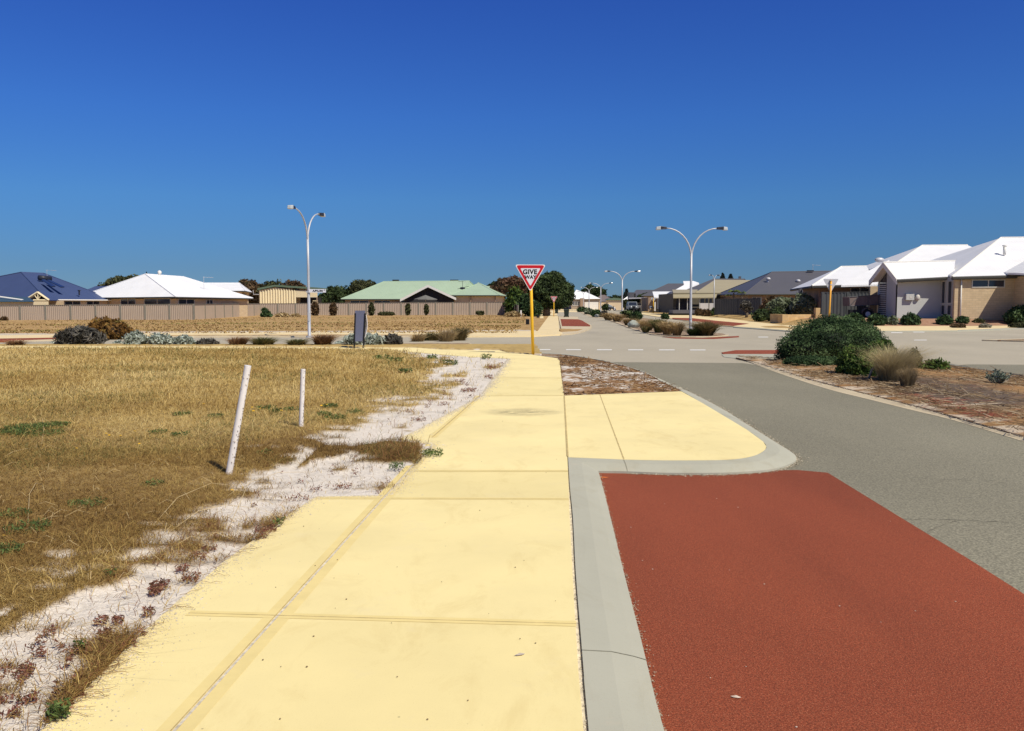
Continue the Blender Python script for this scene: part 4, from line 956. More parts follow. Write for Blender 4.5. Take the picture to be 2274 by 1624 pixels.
def hiphouse(name, label, corners, ridge, ze, zr, rmat, wmat, gut, z0=0, oh=.55, wins=(), cat='house', group=None, root=None, caps=True, wall=True, doors=()):
    """corners / ridge given as (photo column, distance)"""
    cs = FP2(corners); rg = FP2(ridge); zz_ = ze if isinstance(ze, (list, tuple)) else [ze] * 4
    if root is None: root = empty(name, (cen(cs)[0], cen(cs)[1], z0), label, cat, group)
    mb = MB(); c, a, b_ = roof_solid(mb, cs, rg, ze, zr); rf = mb.build('roof', rmat, root)
    g = MB()
    for p, q in zip(c, c[1:] + c[:1]): g.tube([(p[0], p[1], p[2] - .09), (q[0], q[1], q[2] - .09)], .085, 6)
    g.build('gutter', gut, rf)
    if caps:
        g = MB(); 
        for p, q in ((a, b_), (c[0], a), (c[3], a), (c[1], b_), (c[2], b_)): g.tube([(p[0], p[1], p[2] + .0), (q[0], q[1], q[2] + .0)], .07, 5)
        g.build('ridge_cap', rmat, rf)
    if wall:
        ce = cen(cs); ins = []
        n = 4
        for i in range(n):
            p, pa, pb = cs[i], cs[i - 1], cs[(i + 1) % n]
            va = Vector((pa[0] - p[0], pa[1] - p[1])).normalized(); vb = Vector((pb[0] - p[0], pb[1] - p[1])).normalized()
            ins.append((p[0] + (va.x + vb.x) * oh, p[1] + (va.y + vb.y) * oh))
        zt = min(zz_) - .15
        MB().prism(ins, z0 - .1, zt).build('wall', wmat, root)
        for e, t0, t1, za, zb_ in wins: window(root, ins[e], ins[(e + 1) % 4], t0, t1, za, zb_)
    return root
def window(root, a, b_, t0, t1, za, zb_, nm='window', fm='frame', gm='glass', mull=1, fw=.06):
    L = math.hypot(b_[0] - a[0], b_[1] - a[1]); dx, dy = (b_[0] - a[0]) / L, (b_[1] - a[1]) / L; nx, ny = dy, -dx
    Q_ = lambda t, o_, z: (a[0] + (b_[0] - a[0]) * t + nx * o_, a[1] + (b_[1] - a[1]) * t + ny * o_, z)
    e = fw / L; m_ = MB()
    def bar(ta, tb, z1, z2): m_.hexa([Q_(ta, -.02, z1), Q_(tb, -.02, z1), Q_(tb, .05, z1), Q_(ta, .05, z1)], [Q_(ta, -.02, z2), Q_(tb, -.02, z2), Q_(tb, .05, z2), Q_(ta, .05, z2)])
    bar(t0, t1, za, za + fw); bar(t0, t1, zb_ - fw, zb_); bar(t0, t0 + e, za + fw, zb_ - fw); bar(t1 - e, t1, za + fw, zb_ - fw)
    for k in range(mull):
        tm = t0 + (t1 - t0) * (k + 1) / (mull + 1); bar(tm - e / 2, tm + e / 2, za + fw, zb_ - fw)
    w = m_.build(nm, M[fm], root)
    MB().hexa([Q_(t0, -.01, za), Q_(t1, -.01, za), Q_(t1, .012, za), Q_(t0, .012, za)], [Q_(t0, -.01, zb_), Q_(t1, -.01, zb_), Q_(t1, .012, zb_), Q_(t0, .012, zb_)]).build('pane', M[gm], w)
def antenna(root, x, y, z, h, w, dirx=1, par=None):
    m_ = MB().tube([(x, y, z - .2), (x, y, z + h)], .025, 6); m_.tube([(x - .1 * dirx, y, z + h - .05), (x + w * dirx, y, z + h - .12)], .018, 5)
    for k in range(5): m_.tube([(x + dirx * w * k / 5, y - .25, z + h - .07), (x + dirx * w * k / 5, y + .25, z + h - .07)], .012, 4)
    m_.build('antenna', M['galv'], root)

# ---- blue roofed house, far left
R_ = hiphouse('blue_roof_house', 'house with a large dark blue metal hip roof and solar water heater, far left', [(104, 98), (252, 106), (60, 128), (-190, 118)], [(50, 109), (99, 111.5)], [Z(664.5, 98), Z(665.5, 106), 2.4, Z(652, 118)], [Z(604.8, 109), Z(607, 111.5)], M['roof_blue'], M['cream_wall'], M['white_trim'],
              wins=[(0, .25, .52, .9, 2.0), (0, .62, .85, .9, 2.0)])
def barrel(root, pa, pb, rad, name, mat): MB().tube([pa, pb], rad, 12).build(name, mat, root, True)
pa, pb = P(86, 617.0, 106), P(113, 619.5, 107.2); barrel(R_, pa, pb, .30, 'water_heater_tank', M['lamp_dark'])
MB().hexa([P(92, 622.5, 104.6), P(98, 622.5, 104.6), P(122, 637.5, 101.6), P(114, 637.5, 101.4)], [P(94, 620.5, 104.6), P(100, 620.5, 104.6), P(124, 635.5, 101.6), P(116, 635.5, 101.4)]).build('solar_collector', M['glass'], R_)
MB().hexa([P(103, 623.5, 105.0), P(109, 623.5, 105.0), P(142, 639, 101.6), P(134, 639, 101.4)], [P(105, 621.5, 105.0), P(111, 621.5, 105.0), P(144, 637, 101.6), P(136, 637, 101.4)]).build('solar_collector', M['glass'], R_)
p = P(104.5, 613, 110); antenna(R_, p[0], p[1], p[2], .75, 1.2)
p = P(176, 650, 103); MB().tube([(p[0], p[1], p[2] - .3), (p[0], p[1], p[2] + .25)], .09, 8).tube([(p[0], p[1], p[2] + .2), (p[0], p[1], p[2] + .3)], .17, 8).build('vent_pipe', M['lamp_dark'], R_)
# gabled patio of the blue house with a cream truss
gd = 95.0; ap, gl_, gr = P(84, 649.4, gd), P(60, 664.5, gd), P(109, 667, gd)
m_ = MB()
for s, e in ((ap, gl_), (ap, gr)): m_.tube([s, e], .13, 4)
m_.tube([P(74, 667, gd), P(108, 667, gd)], .09, 4); m_.tube([ap, P(84, 667, gd)], .07, 4); m_.tube([P(84, 666, gd), P(77, 656, gd)], .05, 4); m_.tube([P(84, 666, gd), P(91, 656, gd)], .05, 4)
m_.build('gable_truss', M['cream_sheet'], R_)
bk_ = lambda p, dy: (p[0] - dy * .25, p[1] + dy, p[2] + .0)
MB().add([ap, gl_, bk_(gl_, 5), bk_(ap, 5), gr, bk_(gr, 5)] + [(q[0], q[1], q[2] - .06) for q in (ap, gl_, bk_(gl_, 5), bk_(ap, 5), gr, bk_(gr, 5))], [(0, 1, 2, 3), (0, 3, 5, 4), (6, 9, 8, 7), (6, 10, 11, 9), (0, 6, 7, 1), (0, 4, 10, 6)]).build('patio_roof', M['roof_blue'], R_)
MB().box(P(75, 667, gd)[0], P(106, 667, gd)[0], 98.2, 98.4, 0, Z(668, 98.2)).build('patio_wall', M['brick_pale'], R_)
MB().hexa([P(34, 692, gd - 1), P(57, 692, gd - 1), P(57, 692, gd), P(34, 692, gd)], [P(40, 690.5, gd - 1), P(62, 690.5, gd - 1), P(62, 690.5, gd), P(40, 690.5, gd)]) if False else None
# shed with dark teal roof in front of it
S_ = empty('garden_shed', (X(20, 91), 91, 0), 'low cream shed with a dark teal roof behind the fence, far left', 'shed')
MB().box(X(-90, 91), X(74, 91), 91, 94, 0, Z(669.5, 91)).build('wall', M['cream_sheet'], S_)
a4 = [P(-90, 670, 90.6), P(76, 669.3, 90.6), P(64, 660.5, 94.6), P(-90, 654, 94.6)]
MB().hexa([(q[0], q[1], q[2] - .07) for q in a4], a4).build('roof', M['roof_teal'], S_)
a4 = [P(-40, 653, 94.0), P(52, 666, 91.4), P(46, 667, 91.3), P(-42, 655.4, 93.9)]
MB().hexa([(q[0], q[1], q[2] + .0) for q in a4], [(q[0], q[1], q[2] + .05) for q in a4]).build('roof_sheet', M['white_trim'], S_)
hiphouse('blue_roof_house', 'small blue hip roof showing just above the left slope of the white roof', [(150, 126), (330, 126), (330, 138), (150, 138)], [(214, 132), (262, 132)], 2.5, Z(636.5, 132), M['roof_blue'], M['cream_wall'], M['gutter_dark'])
# ---- white roofed house
R_ = hiphouse('white_roof_house', 'wide white hip roofed house with taupe brick walls behind the left fence', [(390, 100), (562, 112), (404, 122), (167, 108)], [(325, 107), (409, 116.2)], [Z(659, 100), Z(662.3, 112), 2.45, Z(661.5, 108)], [Z(609, 107), Z(615, 116.2)], M['roof_white'], M['brick_pale'], M['gutter_dark'],
              wins=[(3, .14, .30, .6, 2.26), (3, .43, .59, .9, 2.26), (3, .68, .95, .3, 2.26), (0, .03, .24, .3, 2.22), (0, .40, .49, .9, 2.15)])
p = P(354.5, 613.5, 110); MB().tube([(p[0], p[1], p[2] - .1), (p[0], p[1], p[2] + .35)], .12, 8).ball((p[0], p[1], p[2] + .45), .26, 10, 6).build('roof_vent', M['white_trim'], R_, True)
p = P(453, 640, 110); antenna(R_, p[0], p[1], p[2], 1.4, 1.2)
hiphouse('white_roof_house', 'flat ended white roof peeping out behind the white hip roof, left of the trees', [(395, 132), (545, 132), (560, 148), (380, 148)], [(425, 140), (533, 140)], Z(646, 132), Z(629, 140), M['roof_white'], M['cream_wall'], M['gutter_dark'])
# ---- cream shed
sd_ = 133.0; S_ = empty('cream_shed', (X(620, sd_), sd_, 0), 'cream ribbed steel shed with a dark green trimmed low gable roof behind the fence', 'shed')
x0, x1, xm = X(575.5, sd_), X(657.5, sd_), X(612, sd_)
ze0, zm0 = Z(645, sd_), Z(638.5, sd_); vs = []; n = 14
for k in range(n * 2 + 1):
    t = k / (2 * n); x = x0 + (x1 - x0) * t; o_ = (0, -.10)[(k // 2) % 2] if False else (-.16 if k % 2 else 0); zt = ze0 + (zm0 - ze0) * (1 - abs(x - xm) / (xm - x0 if x < xm else x1 - xm))
    vs += [(x, sd_ + o_, 0), (x, sd_ + o_, zt), (x, sd_ + 7, zt), (x, sd_ + 7, 0)]
MB().add(vs, [(k * 4 + j, k * 4 + (j + 1) % 4, (k + 1) * 4 + (j + 1) % 4, (k + 1) * 4 + j) for k in range(2 * n) for j in range(4)]).build('wall', M['cream_sheet'], S_)
fr = [(X(573.5, sd_), Z(644.6, sd_)), (xm, zm0 + .1), (X(705.5, sd_), Z(643.0, sd_))]
bb = []
for dy in (-.3, 7.4):
    bb += [(fr[0][0], sd_ + dy, fr[0][1]), (xm, sd_ + dy, fr[1][1] + (0 if dy < 0 else .0)), (fr[2][0], sd_ + dy, fr[2][1])]
tt = [(q[0], q[1], q[2] + .28) for q in bb]
MB().add(bb + tt, [(6, 7, 10, 9), (7, 8, 11, 10), (0, 6, 9, 3), (2, 5, 11, 8), (0, 1, 7, 6), (1, 2, 8, 7), (3, 9, 10, 4), (4, 10, 11, 5), (0, 3, 4, 1), (1, 4, 5, 2)]).build('roof', M['roof_dkgreen'], S_)
MB().box(x1 + .02, X(705, sd_), sd_ - .05, sd_ + .1, Z(660.5, sd_), Z(645.2, sd_)).build('side_wall', M['cream_sheet'], S_)
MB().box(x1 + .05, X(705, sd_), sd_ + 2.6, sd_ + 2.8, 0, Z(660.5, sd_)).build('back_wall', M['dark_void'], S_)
MB().box(X(703, sd_), X(705, sd_), sd_ - .05, sd_ + .1, 0, Z(660.5, sd_)).build('post', M['brick_brown'], S_)
for v in (667.5, 671): MB().box(X(690, sd_), X(702, sd_), sd_ + 1.2, sd_ + 1.3, Z(v + 1.6, sd_), Z(v, sd_)).build('shelf', M['cream_sheet'], S_)
MB().tube([P(562, 645, sd_), P(563, 654, sd_), P(575, 654.4, sd_)], .06, 6).build('bracket', M['galv'], S_)
# ---- green roofed house
R_ = hiphouse('green_roof_house', 'long pale green hip roofed house behind the middle fence', [(757, 140), (1010, 140), (1085, 156), (800, 156)], [(853.5, 148), (1042, 148)], [Z(664.2, 140)] * 2 + [2.6, 2.6], [Z(625.6, 148), Z(624.0, 148)], M['roof_green'], M['brick_taupe'], M['gutter_dark'],
              wins=[(0, .05, .22, .7, 2.2), (0, .27, .42, .7, 2.2), (0, .52, .70, .3, 2.2)])
hiphouse('', '', [(1000, 137), (1109, 137), (1130, 152), (1000, 152)], [(1059, 144), (1062, 150)], [Z(655.6, 137)] * 4, [Z(631.5, 144), Z(628, 150)], M['roof_green'], M['cream_wall'], M['gutter_dark'], root=R_, wins=[(0, .10, .32, .9, 1.6)])
for u in (1044.5, 1099): MB().box(X(u, 137.3), X(u + 1.6, 137.3), 137.3, 137.5, 0, Z(656, 137.3)).build('downpipe', M['brick_brown'], R_)
# gable patio
gd = 136.0; A_, B_, C_ = P(950.4, 633.5, gd), P(888.5, 665.5, gd), P(1013, 662.5, gd)
mb = MB(); pt = [A_, B_, C_]; bkp = [(q[0], q[1] + 9, q[2] + .0) for q in pt]
mb.add([A_, B_, bkp[1], bkp[0], C_, bkp[2]] + [(q[0], q[1], q[2] - .12) for q in (A_, B_, bkp[1], bkp[0], C_, bkp[2])], [(0, 1, 2, 3), (0, 3, 5, 4), (6, 9, 8, 7), (6, 10, 11, 9), (0, 6, 7, 1), (0, 4, 10, 6)]).build('patio_roof', M['roof_green'], R_)
m_ = MB(); 
for s, e in ((A_, B_), (A_, C_)):
    m_.hexa([(s[0], s[1] - .12, s[2] - .32), (e[0], e[1] - .12, e[2] - .32), (e[0], e[1] - .04, e[2] - .32), (s[0], s[1] - .04, s[2] - .32)], [(s[0], s[1] - .12, s[2] + .06), (e[0], e[1] - .12, e[2] + .06), (e[0], e[1] - .04, e[2] + .06), (s[0], s[1] - .04, s[2] + .06)])
m_.build('barge_board', M['white_trim'], R_)
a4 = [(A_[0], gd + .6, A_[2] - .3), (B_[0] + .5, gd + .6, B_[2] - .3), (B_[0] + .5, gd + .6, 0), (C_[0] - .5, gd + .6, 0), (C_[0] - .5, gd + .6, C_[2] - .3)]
MB().add(a4 + [(q[0], q[1] + .1, q[2]) for q in a4], [(0, 1, 2, 3, 4), (9, 8, 7, 6, 5), (0, 5, 6, 1), (1, 6, 7, 2), (3, 8, 9, 4), (4, 9, 5, 0)]).build('patio_shadow_sheet', M['dark_void'], R_)  # near black sheet stands in for the shade under the patio gable
U_ = empty('patio_umbrella', (X(940, 133), 133, 0), 'open grey patio umbrella in front of the dark gable', 'umbrella')
mb = MB(); c = P(945, 655.5, 133); n = 8; rim = [(c[0] + 1.75 * math.cos(k * TAU / n + .2), c[1] + 1.75 * math.sin(k * TAU / n + .2), c[2] - .62) for k in range(n)]
mb.add([c] + rim + [(c[0], c[1], c[2] - .05)] + [(q[0], q[1], q[2] - .12) for q in rim], [(0, 1 + k, 1 + (k + 1) % n) for k in range(n)] + [(1 + k, 2 + n + k, 2 + n + (k + 1) % n, 1 + (k + 1) % n) for k in range(n)]).build('canopy', plain('umbrella_cloth', (.16, .155, .14), .1, 3, .9), U_)
MB().tube([(c[0], c[1], 0), (c[0], c[1], c[2])], .03, 6).build('pole', M['white_trim'], U_)
p = P(1028, 655, 142); 
dsh = MB().tube([P(1027, 640.5, 141), P(1027, 625, 141)], .03, 6); dsh.tube([P(1018, 625.5, 141), P(1035, 624, 141)], .02, 5); dsh.tube([P(1016, 642, 141), P(1041, 636, 141)], .03, 5)
dsh.build('antenna', M['lamp_dark'], R_)
MB().ball(P(1027, 640.5, 140.6), (.45, .12, .2), 12, 6).build('dish', M['lamp_dark'], R_, True)
for u0, u1 in ((872, 886), (1000, 1018)):
    a_, b_ = P(u0, 624.8, 149), P(u1, 624.3, 149); MB().box(a_[0], b_[0], 148.6, 149.4, a_[2] - .1, a_[2] + .25).build('roof_panel', M['lamp_dark'], R_)
hiphouse('green_roof_house', 'small pale green hip roof partly hidden by the green bush', [(1060, 158), (1124, 158), (1128, 168), (1062, 168)], [(1080, 163), (1105, 163)], Z(655.5, 158), Z(636.3, 163), M['roof_green'], M['cream_wall'], M['gutter_dark'])

# ---- far centre: white roof with garage
R_ = empty('white_roof_house', (X(1300, 270), 270, 0), 'distant white roofed house with a white garage door at the end of the street', 'house')
d = 270
mb = MB(); e_ = [P(1266, 665, d), P(1334, 663.8, d)]
zt = [P(1280, 643.5, d + 7), P(1290.6, 649, d + 7), P(1302, 649, d + 7)]
bk1 = [P(1260, 664, d + 14), P(1330, 664, d + 14)]
mb.add([e_[0], e_[1], zt[2], zt[1], zt[0], bk1[0], bk1[1]], [(0, 1, 2, 3, 4), (0, 4, 5), (1, 6, 2), (5, 4, 3, 2, 6), (0, 5, 6, 1)]).build('roof', M['roof_white'], R_)
MB().box(X(1269, d), X(1333, d), d + .6, d + 13, 0, Z(664, d)).build('wall', M['brick_taupe'], R_)
MB().box(X(1288.5, d), X(1297.5, d), d - .2, d + .5, 0, Z(662.5, d)).build('pillar', M['brick_brown'], R_)
MB().box(X(1298.3, d), X(1328.8, d), d + .40, d + .55, 0, Z(671, d)).build('garage_door', M['white_trim'], R_)
window(R_, (X(1270, d), d + .55), (X(1288, d), d + .55), .08, .95, Z(679.6, d), Z(669, d), mull=3, fw=.16)
hiphouse('brown_roof_house', 'far brown hip roof between the white roof and the cream shed', [(1318, 290), (1362, 290), (1366, 305), (1316, 305)], [(1334, 298), (1344, 298)], Z(670, 290), Z(655.5, 298), M['roof_brown'], M['cream_wall'], M['gutter_dark'])
MB().box(X(1330, 262), X(1385, 262), 262, 262.3, 0, Z(672.5, 262)).build('garden_wall', M['cream_wall'], label='low cream wall beside the far garage', cat='wall')
S_ = empty('cream_shed', (X(1365, 250), 250, 0), 'distant cream wall shed with a curved dark roof behind the parked motorcycle', 'shed')
MB().box(X(1350.5, 250), X(1379.5, 250), 250, 256, 0, Z(665.5, 250)).build('wall', M['cream_wall'], S_)
mb = MB(); pr_ = [P(1348, 667, 249.6), P(1353, 663.2, 249.6), P(1365, 661.8, 249.6), P(1377, 663.2, 249.6), P(1383, 667, 249.6)]
mb.add(pr_ + [(q[0], 257, q[2]) for q in pr_], [(i, i + 1, 6 + i, 5 + i) for i in range(4)] + [(4, 3, 2, 1, 0), (5, 6, 7, 8, 9), (0, 5, 9, 4)]).build('roof', M['roof_dkgreen'], S_)
MB().box(X(1162, 285), X(1280, 285), 285, 286, 0, Z(673, 285)).build('garden_wall', M['brick_brown'], label='low brown brick wall under the big dark tree', cat='wall')
hiphouse('white_roof_house', 'tiny white gabled roof beside the pine, behind the grey off road vehicle', [(1381, 215), (1412, 215), (1412, 225), (1381, 225)], [(1396, 220), (1400, 220)], Z(667.5, 215), Z(657.5, 220), M['roof_white'], M['brick_brown'], M['gutter_dark'], z0=.3)
# ---- grey roofed houses, centre right
R_ = hiphouse('grey_roof_house', 'far grey hip roofed house left of the white parallelogram roof, with a dark upper storey', [(1398, 205), (1470, 205), (1480, 222), (1396, 222)], [(1413, 214), (1458, 214)], Z(662, 205), Z(644.6, 214), M['roof_grey'], M['cream_wall'], M['gutter_dark'], z0=.3)
MB().box(X(1397.5, 203), X(1408, 203), 203, 206, .3, Z(649.5, 203)).build('tower', M['roof_grey'], R_)
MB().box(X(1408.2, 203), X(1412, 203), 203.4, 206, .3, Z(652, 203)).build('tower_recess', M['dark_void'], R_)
hiphouse('grey_roof_house', 'grey hip roofed house rising behind the white parallelogram roof', [(1424, 190), (1552, 190), (1560, 210), (1424, 210)], [(1483, 200), (1520, 200)], Z(657, 190), Z(630.5, 200), M['roof_grey'], M['cream_wall'], M['gutter_dark'], z0=.3)
R_ = empty('carport', (X(1420, 178), 178, .4), 'pale edged carport with cream pillars sheltering a white car', 'carport')
a4 = [P(1396, 661.5, 176), P(1437, 660.5, 176), P(1437, 660.5, 184), P(1396, 661.5, 184)]
MB().hexa([(q[0], q[1], q[2] - .22) for q in a4], a4).build('roof', M['sign_back'], R_)
for u in (1424, 1428.5): MB().box(X(u, 176.2), X(u + 2, 176.2), 176.2, 176.5, .3, Z(662, 176.2)).build('pillar', M['cream_sheet'], R_)
MB().box(X(1431, 177), X(1440, 177), 177, 184, .3, Z(662, 177)).build('wall', M['cream_wall'], R_)
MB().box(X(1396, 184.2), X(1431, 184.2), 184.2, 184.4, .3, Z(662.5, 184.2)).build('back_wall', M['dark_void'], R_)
# white skillion roof house
R_ = empty('white_roof_house', (X(1470, 165), 165, .4), 'house with a white parallelogram shaped roof plane and tall white upper roof', 'house')
a4 = [P(1452.5, 660.3, 162), P(1478, 660.5, 162), P(1493.5, 647.6, 170), P(1449, 647.8, 170)]
MB().hexa([(q[0], q[1], q[2] - .2) for q in a4], a4).build('roof', M['roof_white'], R_)
a4 = [P(1500, 643.6, 168), P(1523, 643.6, 168), P(1552.5, 628.5, 174), P(1540, 624.2, 176), P(1517, 624.5, 176), P(1519, 633, 172)]
MB().add([(q[0], q[1], q[2]) for q in a4] + [(q[0], q[1], q[2] - .3) for q in a4], [tuple(range(6)), tuple(range(6, 12))[::-1]] + [(i, 6 + i, 6 + (i + 1) % 6, (i + 1) % 6) for i in range(6)]).build('roof', M['roof_white'], R_)
MB().box(X(1440, 163), X(1494, 163), 163.2, 172, .3, Z(660.8, 163)).build('wall', M['brick_brown'], R_)
mb = MB(); a4 = [P(1476, 660.8, 160), P(1496, 647.5, 164), P(1499, 660.8, 160)]
mb.add(a4 + [(q[0], q[1] + 4, q[2]) for q in a4], [(0, 1, 2), (5, 4, 3), (0, 3, 4, 1), (1, 4, 5, 2), (2, 5, 3, 0)]).build('gable_roof', M['roof_grey'], R_)
MB().box(X(1459, 158), X(1478, 158), 158, 158.2, .3, Z(664, 158)).build('shade_screen', M['roof_grey'], R_)
MB().box(X(1453.5, 157), X(1456, 157), 157, 157.2, .4, Z(671, 157)).build('white_post', M['white_trim'], R_)
for u, w in ((1444, 6), (1458, 5), (1466, 7), (1478, 4)):
    p = (X(u, 141), 141, T(X(u, 141), 141)); MB().box(p[0], p[0] + w * .072, 141, 141.6, .3, .85 + .1 * (u % 3)).build('limestone_block', M['limestone'], label={1444: 'squarish limestone block directly behind the blue grey bin', 1458: 'limestone block just right of the far give way post', 1466: 'widest limestone block in the row', 1478: 'rightmost limestone block in the row across the street'}[u], cat='stone block', group='limestone blocks by the kerb', bevel=.05)
# ---- khaki house
R_ = empty('khaki_roof_house', (X(1560, 135), 135, .4), 'house with a khaki metal roof, boxed parapet and dark glazed entry', 'house')
mb = MB(); e_ = [P(1541.8, 651.5, 131), P(1605, 652.5, 131), P(1690, 640, 150), P(1560, 640, 152)]; rg = [P(1588, 621.3, 143), P(1668, 622.3, 143)]
mb.add(e_ + rg + [(q[0], q[1], q[2] - .2) for q in e_], [(0, 1, 5, 4), (1, 2, 5), (2, 3, 4, 5), (3, 0, 4), (9, 8, 7, 6), (0, 6, 7, 1), (1, 7, 8, 2), (2, 8, 9, 3), (3, 9, 6, 0)]).build('roof', M['roof_khaki'], R_)
a4 = [P(1495, 650.5, 128), P(1541.8, 650.8, 128), P(1549, 643.2, 133), P(1493, 643.4, 133)]
MB().hexa([(q[0], q[1], q[2] - .5) for q in a4], a4).build('parapet', M['roof_khaki'], R_)
MB().box(X(1495, 128), X(1604, 128), 127.9, 128.0, Z(653.2, 128), Z(650.6, 128)).build('gutter', M['gutter_khaki'], R_)
a4 = [P(1495, 660.8, 126), P(1590, 660.3, 126), P(1592, 653.2, 127.8), P(1495, 654, 127.8)]
MB().hexa([(q[0], q[1], q[2] - .12) for q in a4], a4).build('awning', M['roof_khaki'], R_)
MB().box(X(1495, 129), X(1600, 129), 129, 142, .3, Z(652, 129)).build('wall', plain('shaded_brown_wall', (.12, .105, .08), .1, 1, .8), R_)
for u0, u1 in ((1502, 1507), (1509, 1530), (1556.5, 1564), (1567, 1572), (1576, 1581)): MB().box(X(u0, 129), X(u1, 129), 128.93, 129.01, Z(688, 129), Z(663, 129)).build('window', M['glass'], R_)
for u in (1508, 1526, 1553): MB().box(X(u, 126.4), X(u + 1.4, 126.4), 126.4, 126.55, .3, Z(660.5, 126.4)).build('post', M['frame'], R_)
MB().box(X(1495, 125.8), X(1589, 125.8), 125.8, 129, .3, Z(688.5, 125.8)).build('plinth', M['roof_grey'], R_)
for u0, u1 in ((1555, 1573.5), (1575.5, 1589)): MB().box(X(u0, 125.4), X(u1, 125.4), 125.4, 125.55, .35, Z(673.5, 125.4)).build('white_screen', M['concrete_pale'], R_)
hiphouse('grey_roof_house', 'dark grey ridge running just above and left of the khaki roof', [(1515, 150), (1680, 150), (1690, 172), (1515, 172)], [(1584, 160), (1652, 160)], Z(648, 150), Z(619.8, 160), M['roof_grey'], M['cream_wall'], M['gutter_dark'], z0=.4)
p = P(1643.5, 619.5, 160)  # chimney like stub
MB().box(p[0] - .2, p[0] + .2, 160, 160.4, p[2] - .2, p[2] + .45).build('flue', M['roof_grey'], bpy.data.objects[[o.name for o in bpy.data.objects if o.name.startswith('grey_roof_house')][-1]])
# ---- dark grey roofed house
R_ = hiphouse('grey_roof_house', 'large dark charcoal hip roofed house behind the dark steel fence, with two roof vents', [(1653, 108), (1880, 108), (1875, 132), (1592, 130)], [(1713.4, 118), (1850, 118)], [Z(653, 108)] * 2 + [3.1, Z(654, 130)], [Z(604.3, 118), Z(602.3, 118)], M['roof_grey'], M['brick_brown'], M['gutter_dark'], z0=.45, wins=[(0, .04, .14, 1.2, 2.5), (0, .2, .36, 1.0, 2.5)])  # wall takes the darker brick to carry the shade under the eaves
for u, v in ((1705, 621.5), (1771.5, 626)):
    p = P(u, v, 113); MB().tube([(p[0], p[1], p[2] - .4), (p[0], p[1], p[2])], .14, 8).ball((p[0] + .05, p[1], p[2] + .1), (.32, .32, .22), 10, 6).build('roof_vent', M['sign_back'], R_, True)
p = P(1805, 603, 118); antenna(R_, p[0], p[1], p[2], .9, 1.0)
for u0, u1, v in ((1792, 1804, 602.5), (1790, 1803, 609)):
    a_ = P(u0, v, 117.5); MB().box(a_[0], X(u1, 117.5), 117.2, 117.6, a_[2] - .05, a_[2] + .12).build('roof_panel', M['lamp_dark'], R_)

# ---- big white roofed house, right
K = 1.28
def D_(*l): return [P(u, v, d * K) for u, v, d in l]
RH = empty('white_roof_house', (X(2060, 66), 66, .45), 'large near white roofed house with grey portico and pale brick wing on the right', 'house')
def closed_roof(pts, faces, name='roof', thick=.14, mat='roof_white_near', root=None):
    n = len(pts); low = [(q[0], q[1], q[2] - thick) for q in pts]; cnt = {}
    for f in faces:
        for a, b_ in zip(f, f[1:] + f[:1]): cnt.setdefault(tuple(sorted((a, b_))), []).append((a, b_))
    fs = [tuple(f) for f in faces] + [tuple(i + n for i in f[::-1]) for f in faces]
    for e, l in cnt.items():
        if len(l) == 1: a, b_ = l[0]; fs.append((b_, a, a + n, b_ + n))
    return MB().add(pts + low, fs).build(name, M[mat], root or RH)
# main right hip (D)
D = D_((2114, 614.8, 52.75), (2222.8, 528.4, 59), (2420, 526.5, 59), (2440, 606.5, 52.75), (2065, 579, 66))
rfD = closed_roof(D, [[0, 1, 4], [0, 3, 2, 1]])
# portico gable (E)
E = D_((1963, 583.4, 55.8), (2121, 579.9, 56), (1992.5, 620.8, 54.2), (2118, 614.3, 54.0), (1931.3, 624.4, 57.5), (2085, 610, 60))
rfE = closed_roof(E, [[2, 3, 1, 0], [0, 1, 5, 4]])
# rear high hip (C) and left wing (B)
C_r = D_((1958, 606, 64), (2048, 545.5, 70), (2149, 544.8, 70), (2230, 600, 64), (2240, 585, 76), (1915, 593, 76))
closed_roof(C_r, [[0, 3, 2, 1], [0, 1, 5], [3, 4, 2]])
B_r = D_((1802.6, 634.9, 60), (1945, 631, 60), (1925, 591.6, 66), (1868, 592.8, 66), (1757, 642, 69), (1930, 600, 72))
closed_roof(B_r, [[0, 1, 2, 3], [0, 3, 4], [2, 5, 4, 3]])
B2 = D_((1868, 634.0, 59.3), (1948, 632, 59.3), (1975, 577, 66), (1945, 597, 65))
closed_roof(B2, [[0, 1, 2, 3]])
for a, b_, rf_ in ((D[0], D[3], rfD), (E[2], E[3], rfE), (B_r[0], B_r[1], RH), (B_r[4], B_r[0], RH)):
    MB().tube([(a[0], a[1], a[2] - .12), (b_[0], b_[1], b_[2] - .12)], .13, 6).build('gutter', M['gutter_dark'], rf_)
mb = MB()
for a, b_ in ((D[0], D[1]), (D[1], D[2]), (E[0], E[1]), (C_r[0], C_r[1]), (C_r[1], C_r[2]), (B_r[0], B_r[3]), (B_r[3], B_r[2])): mb.tube([(a[0], a[1], a[2] + .01), (b_[0], b_[1], b_[2] + .01)], .07, 6)
mb.build('ridge_cap', M['white_trim'], RH)
mb = MB()
for a, b_ in ((E[0], E[2]), (E[0], E[4])):
    mb.hexa([(a[0] - .08, a[1], a[2] - .38), (b_[0] - .08, b_[1], b_[2] - .38), (b_[0] + .02, b_[1], b_[2] - .38), (a[0] + .02, a[1], a[2] - .38)], [(a[0] - .08, a[1], a[2] + .04), (b_[0] - .08, b_[1], b_[2] + .04), (b_[0] + .02, b_[1], b_[2] + .04), (a[0] + .02, a[1], a[2] + .04)])
mb.build('barge_board', M['white_trim'], RH)
zb = .3; zeE = E[2][2] - .05; yE = 69.95; xg = X(1992, yE)      # grey front wall plane and gable wall plane
xe = X(2100, yE)
MB().wallseg((xg, yE), (xe, yE), .25, zb, zeE + .02).build('wall', M['pale_grey_render'], RH)
